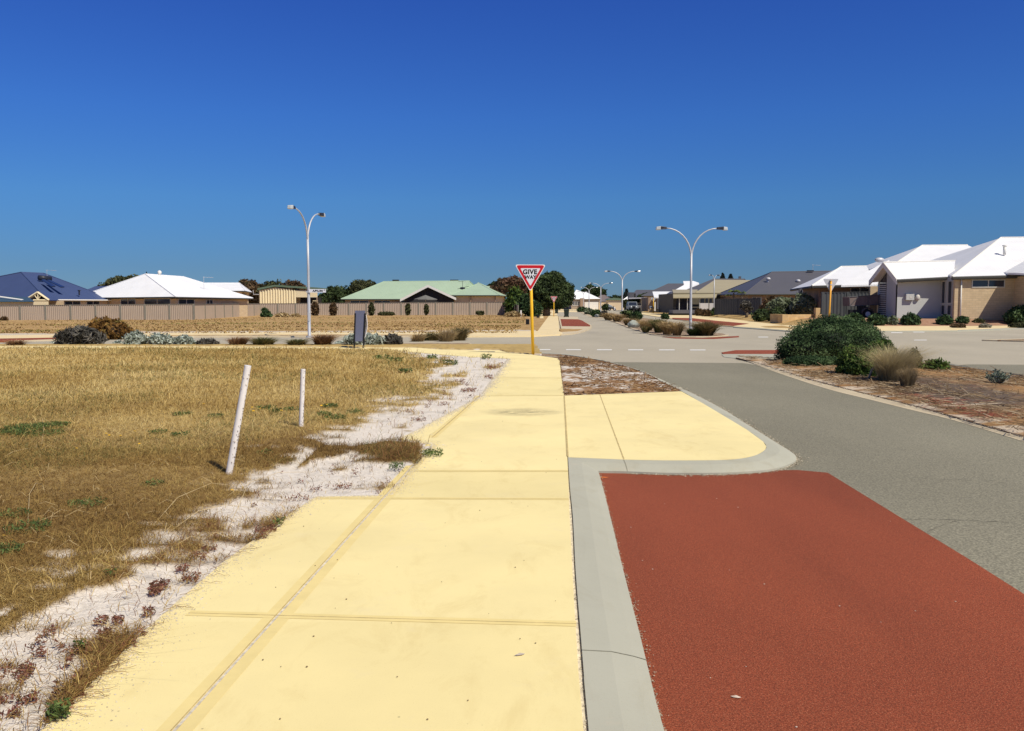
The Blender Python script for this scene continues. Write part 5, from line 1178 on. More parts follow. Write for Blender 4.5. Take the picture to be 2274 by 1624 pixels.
# gable end wall: pentagon in plane x = xg
yb = 73.7; apz = E[0][2] - .25; ym = E[0][1]
g5 = [(xg, yE + .01, zb), (xg, yb, zb), (xg, yb, zeE - .1), (xg, ym, apz), (xg, yE + .01, zeE - .1)]
MB().add(g5 + [(q[0] + .25, q[1], q[2]) for q in g5], [(0, 1, 2, 3, 4), (9, 8, 7, 6, 5), (0, 5, 6, 1), (1, 6, 7, 2), (2, 7, 8, 3), (3, 8, 9, 4), (4, 9, 5, 0)]).build('gable_wall', M['pale_grey_render'], RH)
# louvred window in the gable wall
lv = MB(); y0, y1 = 72.0, 73.3
for k in range(16): z = .75 + k * .155; lv.box(xg - .07, xg - .005, y0, y1, z, z + .085)
lw = lv.build('louvre', M['frame'], RH)
MB().box(xg - .02, xg + .02, y0, y1, .65, 3.25).build('pane', M['dark_void'], lw)
gt = [(xg - .03, y0, 3.3), (xg - .03, y1, 3.3), (xg - .03, y1, 3.45), (xg - .03, (y0 + y1) / 2, 3.8), (xg - .03, y0, 4.15)]
MB().add(gt + [(q[0] + .06, q[1], q[2]) for q in gt], [(0, 1, 2, 3, 4), (9, 8, 7, 6, 5)] + [(i, 5 + i, 5 + (i + 1) % 5, (i + 1) % 5) for i in range(5)]).build('gable_window', M['glass'], RH)
# meter box with shade
p0, p1 = P(2012.5, 666.5, yE - .25), P(2030.7, 653, yE - .25)
mbx = MB().box(p0[0], p1[0], yE - .25, yE - .01, p0[2], p1[2]).build('meter_box', M['pale_grey_render'], RH)
MB().box(p0[0] + .28, p0[0] + .42, yE - .262, yE - .25, p0[2] + .12, p0[2] + .28).build('meter_window', M['frame'], mbx)
MB().ball(P(2038, 661, yE - .12), (.2, .15, .25), 10, 6).build('tap_cover', M['frame'], RH, True)
# brick wing stands forward
yB = 67.85; xB0 = X(2119, yB); xB1 = X(2460, yB)
MB().wallseg((xB0, yB), (xB1, yB), .25, zb, D[0][2] - .02).build('wall', M['brick_pale'], RH)
MB().wallseg((xB0, yE), (xB0, yB + .25), .25, zb, D[0][2] - .02).build('wall', M['pale_grey_render'], RH)
for ya, yb_ in ((yE - .1, yE - .7), (yE - 1.1, yE - 1.75)):
    window(RH, (xB0, ya), (xB0, yb_), 0, 1, Z(674.5, yE), Z(625, yE), mull=0, fw=.05)
    window(RH, (xB0, ya), (xB0, yb_), 0, 1, Z(700, yE), Z(677, yE), mull=0, fw=.05)
window(RH, (X(2156, yB), yB), (X(2229.5, yB), yB), 0, 1, Z(639, yB), Z(621, yB), mull=1, fw=.07)
MB().tube([(X(2133.5, yB - .1), yB - .1, zb), (X(2133.5, yB - .1), yB - .1, D[0][2] - .1)], .055, 8).build('downpipe', M['white_trim'], RH, True)
MB().box(X(2112, yE), X(2450, yE), yB - .78 * 1, yB + .3, D[0][2] - .19, D[0][2] - .15).build('soffit', M['white_trim'], RH) if False else None
# forward wing beyond the frame, which throws the slanting shade on the brick wall
xw = X(2240, yB); yF = yB - 2.8
MB().wallseg((xw + .35, yB), (xw + .35, yF), .25, zb, D[0][2] + .0).build('wall', M['brick_pale'], RH)
MB().wallseg((xw + .35, yF), (xw + 8, yF), .25, zb, D[0][2] + .0).build('wall', M['brick_pale'], RH)
Fw = [(xw - .35, yF - .7, D[0][2] + .12), (xw + 9, yF - .7, D[0][2] + .12), (xw + 9, yB + 4, D[0][2] + 2.4), (xw + 4.2, yB + 2, D[0][2] + 2.4), (xw - .35, yB + .2, D[0][2] + .35)]
closed_roof(Fw, [[0, 1, 2, 3], [0, 3, 4]])
# wing B walls, post
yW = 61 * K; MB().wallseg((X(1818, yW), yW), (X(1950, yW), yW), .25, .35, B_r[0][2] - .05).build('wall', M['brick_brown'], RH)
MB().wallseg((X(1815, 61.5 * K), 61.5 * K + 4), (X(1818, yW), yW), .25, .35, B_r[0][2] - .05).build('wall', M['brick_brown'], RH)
window(RH, (X(1887, yW), yW), (X(1930, yW), yW), 0, 1, 1.9, Z(638.5, yW), mull=1)
MB().box(X(1775, 63 * K), X(1781, 63 * K), 63 * K, 63 * K + .3, .35, Z(641, 63 * K)).build('pillar', M['roof_grey'], RH)
MB().box(X(1932, 58.6 * K), X(1948, 58.6 * K), 58.6 * K, 58.6 * K + .3, .3, Z(636, 58.6 * K)).build('pillar', M['brick_pale'], RH)
p = P(2231, 556.5, 55.9 * K)
MB().tube([(p[0], p[1], p[2] - .35), (p[0], p[1], p[2] + .28)], .12, 10).tube([(p[0], p[1], p[2] + .27), (p[0], p[1], p[2] + .42)], [.12, .2], 10).build('roof_flue', M['white_trim'], RH, True)
p = P(1953, 577.5, 70 * K); MB().ball((p[0], p[1], p[2]), (.5, .3, .25), 10, 6).build('roof_vent', M['sign_back'], RH, True)
# small things by the near house: orange crate like brick pier and limestone wall
W_ = MB(); d = 70.5; p0 = (X(1738, d), d); p1 = (X(1826, 73), 73)
W_.wallseg(p0, p1, .45, .0, Z(699, d)); W_.wallseg((p0[0], p0[1]), (p0[0] - .1, p0[1] + 3), -.45, .0, Z(698.5, d)); W_.build('limestone_wall', M['limestone'], label='low limestone block retaining wall left of the big bush top', cat='wall')
d = 71.5; MB().box(X(1842.5 - 1, 71), X(1856, 71), 71, 71.5, .3, Z(684.3, 71)).build('limestone_pier', M['limestone'], label='short orange limestone pier at the corner of the dark steel fence', cat='pier') if False else None
MB().box(X(1812, 72), X(1822, 72), 72, 72.5, .2, Z(684.3, 72)).build('limestone_pier', M['limestone'], label='short orange limestone pier left of the dark steel fence', cat='pier', bevel=.02)

# ================================================================= PLANTS
LC = dict(
    dark=[(.018, .028, .012), (.035, .055, .020), (.065, .095, .032), (.10, .14, .05)],
    bush=[(.014, .032, .013), (.032, .062, .024), (.065, .115, .04), (.16, .23, .10)],
    olive=[(.03, .035, .015), (.065, .07, .028), (.10, .11, .045), (.15, .15, .07)],
    brown=[(.04, .025, .014), (.085, .055, .028), (.15, .095, .045), (.20, .12, .06)],
    rusty=[(.06, .030, .010), (.15, .075, .018), (.26, .14, .035), (.20, .17, .05)],
    silver=[(.16, .19, .15), (.30, .34, .28), (.45, .50, .43), (.56, .60, .52)],
    greydark=[(.035, .033, .028), (.08, .075, .062), (.14, .13, .11), (.20, .18, .15)],
    lime=[(.022, .045, .012), (.05, .095, .02), (.11, .17, .035), (.19, .26, .06)],
    greygreen=[(.07, .09, .05), (.15, .18, .10), (.25, .29, .18), (.36, .40, .27)],
    straw=[(.20, .13, .06), (.36, .26, .12), (.50, .38, .19), (.58, .46, .26)],
    bluegreen=[(.07, .10, .085), (.14, .18, .14), (.24, .29, .22), (.34, .38, .29)])
SEED = [100]
def nz(): SEED[0] += 1; return SEED[0]
def plant(name, label, cat, blobs, n, leaf, cols, base, group=None, stems=True, zb=None, **kw):
    """blobs in world coordinates; things of foliage + stem"""
    s = nz(); x, y, z = base; root = empty(name, base, label, cat, group)
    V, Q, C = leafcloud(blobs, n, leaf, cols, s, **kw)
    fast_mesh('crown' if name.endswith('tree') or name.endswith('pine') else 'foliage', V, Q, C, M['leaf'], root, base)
    if stems:
        r = random.Random(s); mb = MB(); B = blobs
        for k in range(min(6, 2 + len(B))):
            b_ = B[k % len(B)]; e = (b_[0] + r.uniform(-.3, .3) * b_[3], b_[1] + r.uniform(-.3, .3) * b_[4], b_[2] + r.uniform(-.1, .3) * b_[5])
            rd = max(.01, .035 * b_[5])
            mb.tube([(x + r.uniform(-.1, .1) * b_[3], y, z - .05), ((x + e[0]) / 2 + r.uniform(-.1, .1), (y + e[1]) / 2, (z + e[2]) / 2), e], [rd, rd * .7, rd * .35], 6)
        mb.build('stem', M['bark'], root, True)['kind'] = 'stuff'
    return root
def bl(u, v, d, ru, rv, rd=None):
    """blob: photo column/row of its centre at distance d, radii in photo pixels"""
    k = d / FP; p = P(u, v, d); return (p[0], p[1], p[2], ru * k, (rd if rd is not None else ru * .85) * k, rv * k)
def shrub(label, u0, u1, v0, v1, cols, dens=1, leaf=None, group=None, kind='shrub', d=None, nb=4, right=False, lump=.25, elong=1.5, **kw):
    """shrub that fills the photo box u0..u1, v0 (top)..v1 (base)"""
    r = random.Random(nz()); um = (u0 + u1) / 2; base = Gt(um, v1) if right else G(um, v1, .06)
    if d: base = (X(um, d), d, Z(v1, d))
    d = base[1] + (u1 - u0) / 2 * base[1] / FP * .55; w = (u1 - u0) / 2; h = v1 - v0; bs = []
    for k in range(nb):
        t = (k + .5) / nb * 2 - 1; rw = w * (.62 if nb > 1 else 1.0); cu = um + t * (w - rw) * 1.15 + r.uniform(-.05, .05) * w
        rv = h * (.56 - .16 * abs(t)) * r.uniform(.9, 1.06)
        bs.append(bl(cu, v1 - rv * .88, d + r.uniform(-.2, .2) * w * d / FP, rw, rv))
    px = d / FP * 2.2
    lf = leaf or max(.018, px * 1.35)
    area = w * h * (d / FP) ** 2; n = int(min(26000, max(500, dens * 7.0 * area / (lf * lf)))) 
    return plant('shrub' if kind == 'shrub' else kind, label, kind.replace('_', ' '), bs, n, lf, LC[cols] if isinstance(cols, str) else cols, (base[0], base[1] + w * d / FP * .5, base[2]), group, lump=lump, elong=elong, **kw)

def tussock(label, u0, u1, v0, v1, cols, n=900, d=None, group='grass tussocks', wind=.25, w=None, right=False, droop=.6, leanr=.9, zz=.07, dens=1):
    um = (u0 + u1) / 2; base = Gt(um, v1) if right else G(um, v1, zz)
    if d: base = (X(um, d), d, Z(v1, d))
    x, y, z = base; k = y / FP; rw = (u1 - u0) / 2 * k; H = (v1 - v0) * k; y += rw * .5
    r = np.random.default_rng(nz()); n = int(n * dens); a = r.uniform(0, TAU, n); rr_ = rw * .5 * np.sqrt(r.random(n))
    b_ = np.stack([x - wind * rw * .35 + np.cos(a) * rr_, y + np.sin(a) * rr_, np.full(n, z - .02)], 1)
    a2 = a + r.normal(size=n) * .5; h = H * (.5 + .72 * r.random(n)) * (1 - .25 * (rr_ / rw / .5) ** 2)
    ln = np.abs(r.normal(size=n)) * .75 * leanr * (rw / max(H, .01)) + .08
    ww = (w or max(.006, k * 1.6)) * (.6 + .8 * r.random(n))
    t = vn(b_[:, 0] * 3 / max(rw, .1), b_[:, 1] * 3 / max(rw, .1), seed=SEED[0]) * .6 + .4 * r.random(n)
    c = pick(r, LC[cols] if isinstance(cols, str) else cols, n, t)
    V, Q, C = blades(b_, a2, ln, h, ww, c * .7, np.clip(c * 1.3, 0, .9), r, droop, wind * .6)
    root = empty('grass_tussock', (x, y, z), label, 'grass tussock', group)
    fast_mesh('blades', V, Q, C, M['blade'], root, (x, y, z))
    return root
REDT = [(.10, .06, .035), (.22, .12, .06), (.36, .22, .12), (.44, .32, .18)]
GRNT = [(.04, .05, .018), (.11, .12, .04), (.28, .22, .09), (.46, .35, .17)]
STRT = [(.14, .10, .045), (.30, .21, .10), (.46, .34, .17), (.55, .43, .24)]
DKT = [(.03, .035, .015), (.08, .08, .03), (.22, .16, .07), (.38, .27, .13)]

# near edge strip across the side road, left to right
tussock('brown wispy tussock at the far left edge behind the field', 4, 54, 752, 770.5, REDT, 700)
shrub('dark grey brown dead looking bush left of the rusty orange bush', 122, 235, 724, 769, 'greydark', 1.2, nb=4, group='shrubs along the side road', elong=2.6, lump=.3)
shrub('rusty orange and brown bush, the tallest on the left strip', 186, 300, 698, 768, 'rusty', 1.1, nb=4, group='shrubs along the side road', d=40, elong=1.4, lump=.28, corecol=(.05, .03, .015))
for i, (a_, b_, t_, lb) in enumerate(((272, 330, 735, 'left end of the silver bush row, right beside the rusty orange bush'), (322, 392, 738, 'middle mound of the low silver bush row'), (380, 440, 743, 'right end of the silver bush row, beside the low dark shrub'))):
    shrub('silver mound, ' + lb, a_, b_, t_, 769.5, 'silver', 1.2, nb=4, group='silver mounds', lump=.34, corecol=(.13, .15, .11))
shrub('small silver leaved mound under the dark grey bush', 178, 232, 757, 770.5, 'silver', 1, nb=3, group='silver mounds', d=36.5)
shrub('tiny silver leaved mound at the foot of the rusty orange bush', 245, 282, 758, 770.5, 'silver', 1, nb=3, group='silver mounds', d=36.3)
shrub('low silver patch at the left foot of the dark grey bush', 100, 150, 760, 770.3, 'silver', 1, nb=3, group='silver mounds', d=36.6)
shrub('low dark shrub between the silver row and the first red tussock', 432, 488, 752, 769.5, 'greydark', 1.2, nb=3, group='shrubs along the side road', elong=1.8)
tussock('reddish brown tussock bent by wind, left of the greenish one', 498, 556, 745, 769.5, REDT, 900, wind=.5)
tussock('greenish tussock with straw tips between two reddish ones', 548, 618, 746, 769.5, GRNT, 1100, wind=.35)
tussock('green tussock left of the tall lamp base', 630, 690, 750, 769.5, GRNT, 900, wind=.5)
tussock('reddish tussock just right of the tall lamp base', 686, 748, 738, 769.5, REDT, 1200, wind=.35)
shrub('large silver leaved bush behind the dark information board', 758, 858, 734, 770.5, 'silver', 1.3, nb=5, group='silver mounds', lump=.34, corecol=(.12, .14, .11))
shrub('small silver patch just left of the information board', 742, 772, 757, 770.5, 'silver', 1, nb=2, group='silver mounds', d=36)
shrub('grey brown shrub at the right end of the big silver bush', 845, 897, 740, 769.5, 'greydark', 1.2, nb=3, group='shrubs along the side road', elong=2)
for a_, b_, t_, c_, lb in ((908, 944, 738, STRT, 'leftmost and palest tussock of the tall clump'), (930, 984, 735, DKT, 'dark green based tussock of the tall clump'), (968, 1014, 728, STRT, 'straw coloured tussock in the middle of the tall clump'), (996, 1042, 722, DKT, 'rightmost and tallest tussock of the clump, leaning right')):
    tussock(lb, a_, b_, t_, 768, c_, 1300, wind=.3, leanr=.6, d=39 if c_ is DKT else 38)
# weeds along the far fence and the thatch of the far field
r = np.random.default_rng(31); n = 26000
d = np.exp(r.uniform(math.log(47), math.log(124), n)); x = r.uniform(-.60, .045, n) * d
k = (vn(x * .10, d * .35, seed=61, oct=3) + .35 * r.random(n) > .66) & (d < np.interp(x, [-60, -32, -30, -25, 20], [85, 88, 98, 118, 126]) - .5) & (x < X(1190, d) - 1)
x, d = x[k], d[k]; n = len(x); c = pick(r, [(.20, .12, .05), (.40, .26, .10), (.58, .42, .18), (.70, .55, .28)], n, vn(x * .06, d * .3, seed=62, oct=2) * .7 + .3 * r.random(n))
gm = vn(x * .12 + 9, d * .2, seed=63, oct=2) > .62; c[gm] = c[gm] * np.array([.62, .8, .6])
V, Q, C = blades(np.stack([x, d, np.full(n, .045)], 1), r.uniform(0, TAU, n), .8 + r.random(n), .05 + .09 * r.random(n), .05 + .05 * r.random(n), c * .7, c, r, .7, .1)
props(fast_mesh('far_grass', V, Q, C, M['blade']), 'low dry golden grass over the vacant lots beyond the side road', 'grass', None, 'stuff')
# bare white sand band along the far footpath
r = np.random.default_rng(33)
for u0, u1, v0, v1 in ((-100, 250, 741, 745.2), (230, 560, 736.2, 739.2), (560, 800, 735.6, 738.4), (820, 1060, 734.2, 737.8), (1040, 1190, 733.2, 735.8)):
    top = [G(u, v0 + r.uniform(-.9, .9), .055) for u in np.linspace(u0, u1, 26)]; bot = [G(u, v1 + .3, .055) for u in np.linspace(u1, u0, 4)]
    slab('sand_strip', top + bot, M['sand'], .056 + .0005 * r.random(), .04)
shrub('dark low clump on the ground in front of the left end of the steel fence', 3, 15, 706, 712, 'brown', 1, nb=1, group='weeds along the fence')
for u0, u1, v0, v1, cc, lb in ((578, 605, 690, 705.5, 'bush', 'round green weed in front of the smooth beige fence'), (583, 592, 686, 694, 'bush', 'thin green tip standing above the round weed'), (610, 645, 695, 705, 'straw', 'straw coloured weed clump where the smooth fence meets the ribbed fence'), (645, 668, 698, 705, 'straw', 'small straw weed clump below the left half of the cream shed'),
                               (692.5, 707, 672, 700, 'brown', 'left one of two brown cone shaped shrubs against the fence'), (733, 747, 675, 700, 'brown', 'right one of two brown cone shaped shrubs against the fence'),
                               (820, 830, 675, 699.5, 'olive', 'narrow green climber left of the dark gable on the fence'), (838, 880, 694.5, 699, 'olive', 'low ivy patch at the fence foot below the green roof'), (901, 910, 676, 698, 'olive', 'narrow green climber below the dark gable'), (944, 950, 679, 697, 'olive', 'thin dark climber right of the dark gable peak'), (1058, 1074, 693.5, 697, 'olive', 'low olive weed near the right end of the fence')):
    shrub(lb, u0, u1, v0, v1, cc, 1, nb=1 if u1 - u0 < 22 else 3, group='weeds along the fence', d=min(122, 3147 / (v1 - 676)) if v1 > 703 else 121)

# trees behind the left houses
def tree(label, blobs, cols, base_u, d, n=5200, leaf=None, trunk=.22, group='trees behind the houses', name='tree', z0=0, **kw):
    s = nz(); x = X(base_u, d); base = (x, d, z0); root = empty(name, base, label, 'tree', group)
    lf = leaf or d / FP * 2.4; V, Q, C = leafcloud(blobs, n, lf, LC[cols] if isinstance(cols, str) else cols, s, lump=.3, **kw); fast_mesh('crown', V, Q, C, M['leaf'], root, base)
    r = random.Random(s); mb = MB(); top = max(b_[2] for b_ in blobs); zf = z0 + (top - z0) * .3
    mb.tube([(x, d, z0 - .2), (x + .1, d, zf)], [trunk * 1.3, trunk], 8)
    for b_ in blobs[:6]: mb.tube([(x + .1, d, zf - .1), ((x + b_[0]) / 2, (d + b_[1]) / 2, (zf + b_[2]) / 2 - .1), (b_[0], b_[1], b_[2])], [trunk * .8, trunk * .5, trunk * .25], 6)
    mb.build('trunk', M['bark'], root, True)
tree('dark olive tree rising behind the left slope of the white hip roof', [bl(268, 634, 150, 36, 20), bl(300, 632, 150, 34, 20), bl(240, 645, 150, 25, 18), bl(330, 628, 150, 30, 18)], 'olive', 280, 150)
for lb, bs, cc, bu in (
    ('dark rounded tree just right of the flat white roof', [(545, 650, 22, 28), (530, 660, 28, 26)], 'olive', 545),
    ('brownish olive tree, left neighbour of the cream shed', [(552, 648, 26, 27), (576, 655, 20, 25)], 'brown', 560),
    ('green tree top above the cream shed roof', [(606, 650, 34, 24), (630, 655, 26, 20)], 'olive', 610),
    ('brown purple tree top above the right end of the shed', [(652, 648, 28, 24), (668, 655, 16, 22)], 'brown', 655),
    ('dark olive tree far behind at the left edge of the shed', [(512, 668, 22, 18), (490, 672, 22, 14)], 'olive', 510)):
    tree(lb, [bl(u, v, 158, a_, b_) for u, v, a_, b_ in bs], cc, bu, 158, 3600)
for lb, bs, cc, bu in (
    ('green tree right of the street name plate', [(738, 660, 22, 24), (722, 672, 18, 20)], 'dark', 735),
    ('low dark tree behind the green roof, left', [(762, 662, 26, 24), (775, 675, 30, 22)], 'dark', 765),
    ('rounded dark tree above the left slope of the green roof', [(800, 642, 24, 20), (822, 645, 22, 20), (795, 660, 25, 24)], 'olive', 803)):
    tree(lb, [bl(u, v, 166, a_, b_) for u, v, a_, b_ in bs], cc, bu, 166, 3600)
# centre trees by the distant sign
tree('large reddish brown tree behind the GIVE WAY sign, left half', [bl(1120, 634, 150, 22, 18), bl(1145, 634, 150, 24, 20), bl(1160, 645, 150, 22, 24), bl(1105, 650, 150, 20, 18)], [(.05, .03, .018), (.11, .06, .035), (.18, .10, .06), (.10, .10, .05)], 1135, 150, 5000, group='trees by the far sign')
tree('dark low tree behind the small green roof', [bl(1100, 642, 172, 18, 14), bl(1085, 646, 172, 12, 10)], 'dark', 1095, 172, 2500, group='trees by the far sign')
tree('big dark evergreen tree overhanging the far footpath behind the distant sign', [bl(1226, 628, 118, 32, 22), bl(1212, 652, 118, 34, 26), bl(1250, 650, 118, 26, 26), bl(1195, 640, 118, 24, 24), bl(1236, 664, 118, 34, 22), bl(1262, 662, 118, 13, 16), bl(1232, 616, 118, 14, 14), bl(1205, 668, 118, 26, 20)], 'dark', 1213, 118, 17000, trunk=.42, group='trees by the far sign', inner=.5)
shrub('rounded light green bush at the end of the taupe fence', 1117, 1172, 636, 700, 'lime', 1.3, nb=5, group='bushes at the fence end', d=116, lump=.3)
shrub('dark green bush between the light green bush and the sign post', 1142, 1190, 655, 701, 'bush', 1.3, nb=4, group='bushes at the fence end', d=113)
shrub('medium green bush right of the yellow post under the big tree', 1172, 1206, 668, 702, 'bush', 1.3, nb=3, group='bushes at the fence end', d=112)
shrub('dry brown undergrowth at the foot of the green bushes', 1118, 1165, 694, 703, 'straw', 1, nb=3, group='bushes at the fence end', d=110)
MB().box(X(1155.5, 110), X(1158.5, 110), 110, 110.2, 0, .85).build('marker_post', M['pvc'], label='short pale marker post in front of the green bushes', cat='post')
tree('dark feathery tree behind the far white garage roof', [bl(1312, 648, 300, 16, 14), bl(1330, 655, 300, 16, 16), bl(1300, 654, 300, 12, 12)], 'dark', 1318, 300, 2600)
tree('low dark tree line behind the distant cream shed', [bl(1352, 668, 320, 20, 8), bl(1372, 665, 320, 18, 9), bl(1390, 668, 320, 18, 9)], 'dark', 1370, 320, 1500)
def norfolk(label, u, vt, vb, w, d, z0=.3):
    base = (X(u, d), d, z0); root = empty('norfolk_pine', base, label, 'pine tree', 'norfolk pines')
    zt, zl = Z(vt, d), Z(vb, d); k = d / FP; r = np.random.default_rng(nz()); parts = []
    MB().tube([(base[0], d, z0), (base[0], d, zt)], [.3, .04], 6).build('trunk', M['bark'], root)
    bs = []
    m_ = 7
    for i in range(m_):
        t = i / (m_ - 1); zc = zt - (zt - zl) * (.10 + .9 * t); rw = w / 2 * k * (.22 + .78 * t)
        for a in np.arange(6) * TAU / 6 + i: bs.append((base[0] + math.cos(a) * rw * .5, d + math.sin(a) * rw * .5, zc + .04 * rw, rw * .5, rw * .5, (zt - zl) / m_ * .22))
    V, Q, C = leafcloud(bs, 2600, k * 1.8, [(.02, .03, .03), (.035, .05, .045), (.05, .07, .06)], nz(), core=0); fast_mesh('crown', V, Q, C, M['leaf'], root, base)
norfolk('tiered norfolk pine standing alone right of the second far lamp', 1391, 641.5, 664, 18, 300)
norfolk('left one of two small tiered pines above the khaki roof ridge', 1604, 607, 622, 11, 420)
norfolk('right one of two small tiered pines above the khaki roof ridge', 1621.5, 609, 622, 12, 420)
tree('dark tree crown in front of the far grey roofs', [bl(1430, 661, 195, 14, 8), bl(1440, 657, 195, 10, 7), bl(1422, 667, 195, 14, 8)], 'dark', 1432, 195, 2000, z0=.3)
shrub('brown green hedge under the tiny white roof', 1382, 1400, 664, 683, 'olive', 1, nb=2, group='shrubs across the street', d=195)
shrub('dark shrub behind the grey off road vehicle', 1398, 1426, 664, 684, 'dark', 1, nb=2, group='shrubs across the street', d=183)
# right side shrubs
SHR = 'shrubs across the street'
shrub('dark purple brown bushy shrub at the right end of the dark steel fence', 1684, 1740, 654, 712, 'brown', 1.2, nb=4, group=SHR, d=86)
shrub('big pale grey green shrub, left of the two rounded tops', 1702, 1772, 657, 700, 'greygreen', 1.2, nb=4, group=SHR, d=82, elong=1.8)
shrub('big rounded grey green shrub beside the dark verandah post', 1752, 1812, 652, 698, 'greygreen', 1.3, nb=4, group=SHR, d=78, elong=1.8)
shrub('dark round shrub left of the limestone wall', 1668, 1712, 684, 714, 'dark', 1.3, nb=3, group=SHR, d=78)
shrub('dark shrub touching the left end of the limestone wall', 1700, 1748, 682, 715.5, 'dark', 1.3, nb=3, group=SHR, d=75.5)
tree('small bare twiggy tree in the dry bank before the dark fence', [bl(1656, 677, 92, 12, 8), bl(1663, 684, 92, 9, 7), bl(1650, 683, 92, 7, 6)], 'greydark', 1658, 92, 500, trunk=.13, group=SHR, z0=.4, core=.3, inner=.3)
shrub('reddish dry shrub below the white screens', 1542, 1566, 686, 700, 'brown', 1, nb=2, group=SHR, d=118)
shrub('second dry brown shrub below the white screens', 1556, 1590, 689, 701.5, 'brown', 1, nb=3, group=SHR, d=112)
shrub('small black green shrub at the corner of the dark fence', 1578, 1600, 685, 697, 'dark', 1, nb=2, group=SHR, d=106)
def palm(label, u, v, d, w, h):
    base = (X(u, d), d, .5); root = empty('palm', base, label, 'palm', 'garden palms'); r = random.Random(nz()); k = d / FP; zc = Z(v, d)
    MB().tube([base, (base[0], d, zc - .1)], [.12, .09], 7).build('trunk', M['bark'], root)
    mb = []; R = np.random.default_rng(nz())
    for i in range(13):
        a = i * TAU / 13 + r.uniform(-.2, .2); L = w / 2 * k * r.uniform(.8, 1.1); up = r.uniform(.3, 1.0) * h * k
        n = 26; t = np.linspace(.1, 1, n); px_ = base[0] + math.cos(a) * L * t; py = d + math.sin(a) * L * t; pz = zc + up * (t * 1.6 - 1.5 * t * t)
        for s in (-1, 1):
            tip = np.stack([px_ - math.sin(a) * s * .30 * L * (1 - t * .5), py + math.cos(a) * s * .30 * L * (1 - t * .5), pz - .18 * L], 1); b_ = np.stack([px_, py, pz], 1)
            q = b_ + np.array([math.cos(a), math.sin(a), 0]) * .09 * L
            V = np.stack([b_, q, tip, tip], 1).reshape(-1, 3); C = np.tile(np.array([(.13, .17, .05)]), (len(V), 1)) * R.uniform(.6, 1.6, (len(V), 1))
            mb.append((V, np.arange(len(V)).reshape(-1, 4), C))
    V, Q, C = joinm(mb); fast_mesh('fronds', V, Q, C, M['leaf'], root, base)
palm('tall yellow green garden palm above the dark fence', 1629, 649, 106, 26, 16)
palm('smaller palm right of the tall garden palm', 1647, 652, 106, 18, 12)
palm('lowest palm at the left, just above the fence capping', 1616, 657, 106, 14, 9)
for u0, u1, v0, v1, cc, lb in ((1866, 1925, 696, 722, 'bush', 'green shrub in front of the rusty trailer, right behind the big bush'), (1922, 1972, 697.5, 724, 'bush', 'round green shrub below the louvred portico window'), (1966, 1996, 702, 722.5, 'greygreen', 'small grassy shrub between two round green shrubs'), (1997, 2047, 694.5, 723, 'bush', 'dark round shrub before the sunlit patch of the grey wall'), (2076, 2119, 698, 722, 'bush', 'round shrub below the two slit windows'),
                           (2122, 2153, 701.5, 719.5, 'bush', 'round shrub at the foot of the white downpipe'), (2111, 2144, 719, 728.5, 'brown', 'flat brown shrub at the kerb'), (2173, 2202, 719.5, 728.5, [(.12, .11, .07), (.28, .25, .18), (.46, .42, .33)], 'pale flowering low shrub at the kerb'), (2160, 2185, 709, 718, 'olive', 'tiny twiggy plant against the pale brick wall'), (2228, 2300, 678, 722, 'bush', 'large green shrub at the right edge of the photo'), (2240, 2300, 717, 728.5, 'olive', 'low olive shrub at the kerb by the right edge')):
    shrub(lb, u0, u1, v0, v1, cc, 1.3, nb=3, group='shrubs before the white roofed house', right=v1 < 725)
# small white flag like post on the dry bank & mound near path
# far median planting
FMG = 'plants along the far median'
for u0, u1, v0, v1, cc, lb in ((1281, 1304, 683, 693, 'bush', 'dark green mound at the far tip of the median'), (1297, 1318, 684, 698, 'greygreen', 'grey green shrub second from the far tip of the median'), (1310, 1336, 687, 704, 'bush', 'green shrub around the third far lamp base'), (1332, 1350, 690, 704, 'greydark', 'grey twiggy shrub between two far lamps'), (1375, 1410, 688, 706, 'dark', 'dark green shrub just right of the second far lamp'), (1400, 1428, 690, 710, 'bush', 'wide green shrub below the grey off road vehicle'), (1396, 1420, 702, 716, 'olive', 'olive shrub behind the grey boulder'),
                           (1468, 1486, 697, 708, 'bush', 'bright green plant poking out above the straw tussocks')):
    shrub(lb, u0, u1, v0, v1, cc, 1.1, nb=2, group=FMG)
for u0, u1, v0, v1, cc, lb, nn in ((1338, 1366, 693, 711, STRT, 'straw tussock left of the second far lamp', 700), (1356, 1388, 696, 714, STRT, 'straw tussock at the base of the second far lamp', 800), (1382, 1412, 705, 722, STRT, 'pale tussock directly left of the grey boulder', 700), (1418, 1458, 707, 733, STRT, 'big straw tussock right of the grey boulder', 1200), (1448, 1480, 705, 738, GRNT, 'greenish straw tussock in the middle of the row', 1200),
                                   (1466, 1502, 710, 742, STRT, 'straw tussock left of the near lamp pole', 1300), (1488, 1522, 712, 744, STRT, 'reddish straw tussock touching the near lamp pole', 1000), (1538, 1602, 711, 744.5, DKT, 'wide dark green and brown tussock right of the near lamp pole', 2000), (1524, 1560, 727, 744.5, 'dark', 'low dark tussock at the foot of the near lamp pole', 900), (1424, 1446, 722, 738, GRNT, 'small tussock in front of the big straw one', 500)):
    tussock(lb, u0, u1, v0, v1, cc, nn, group=FMG, wind=.05, leanr=1.1)
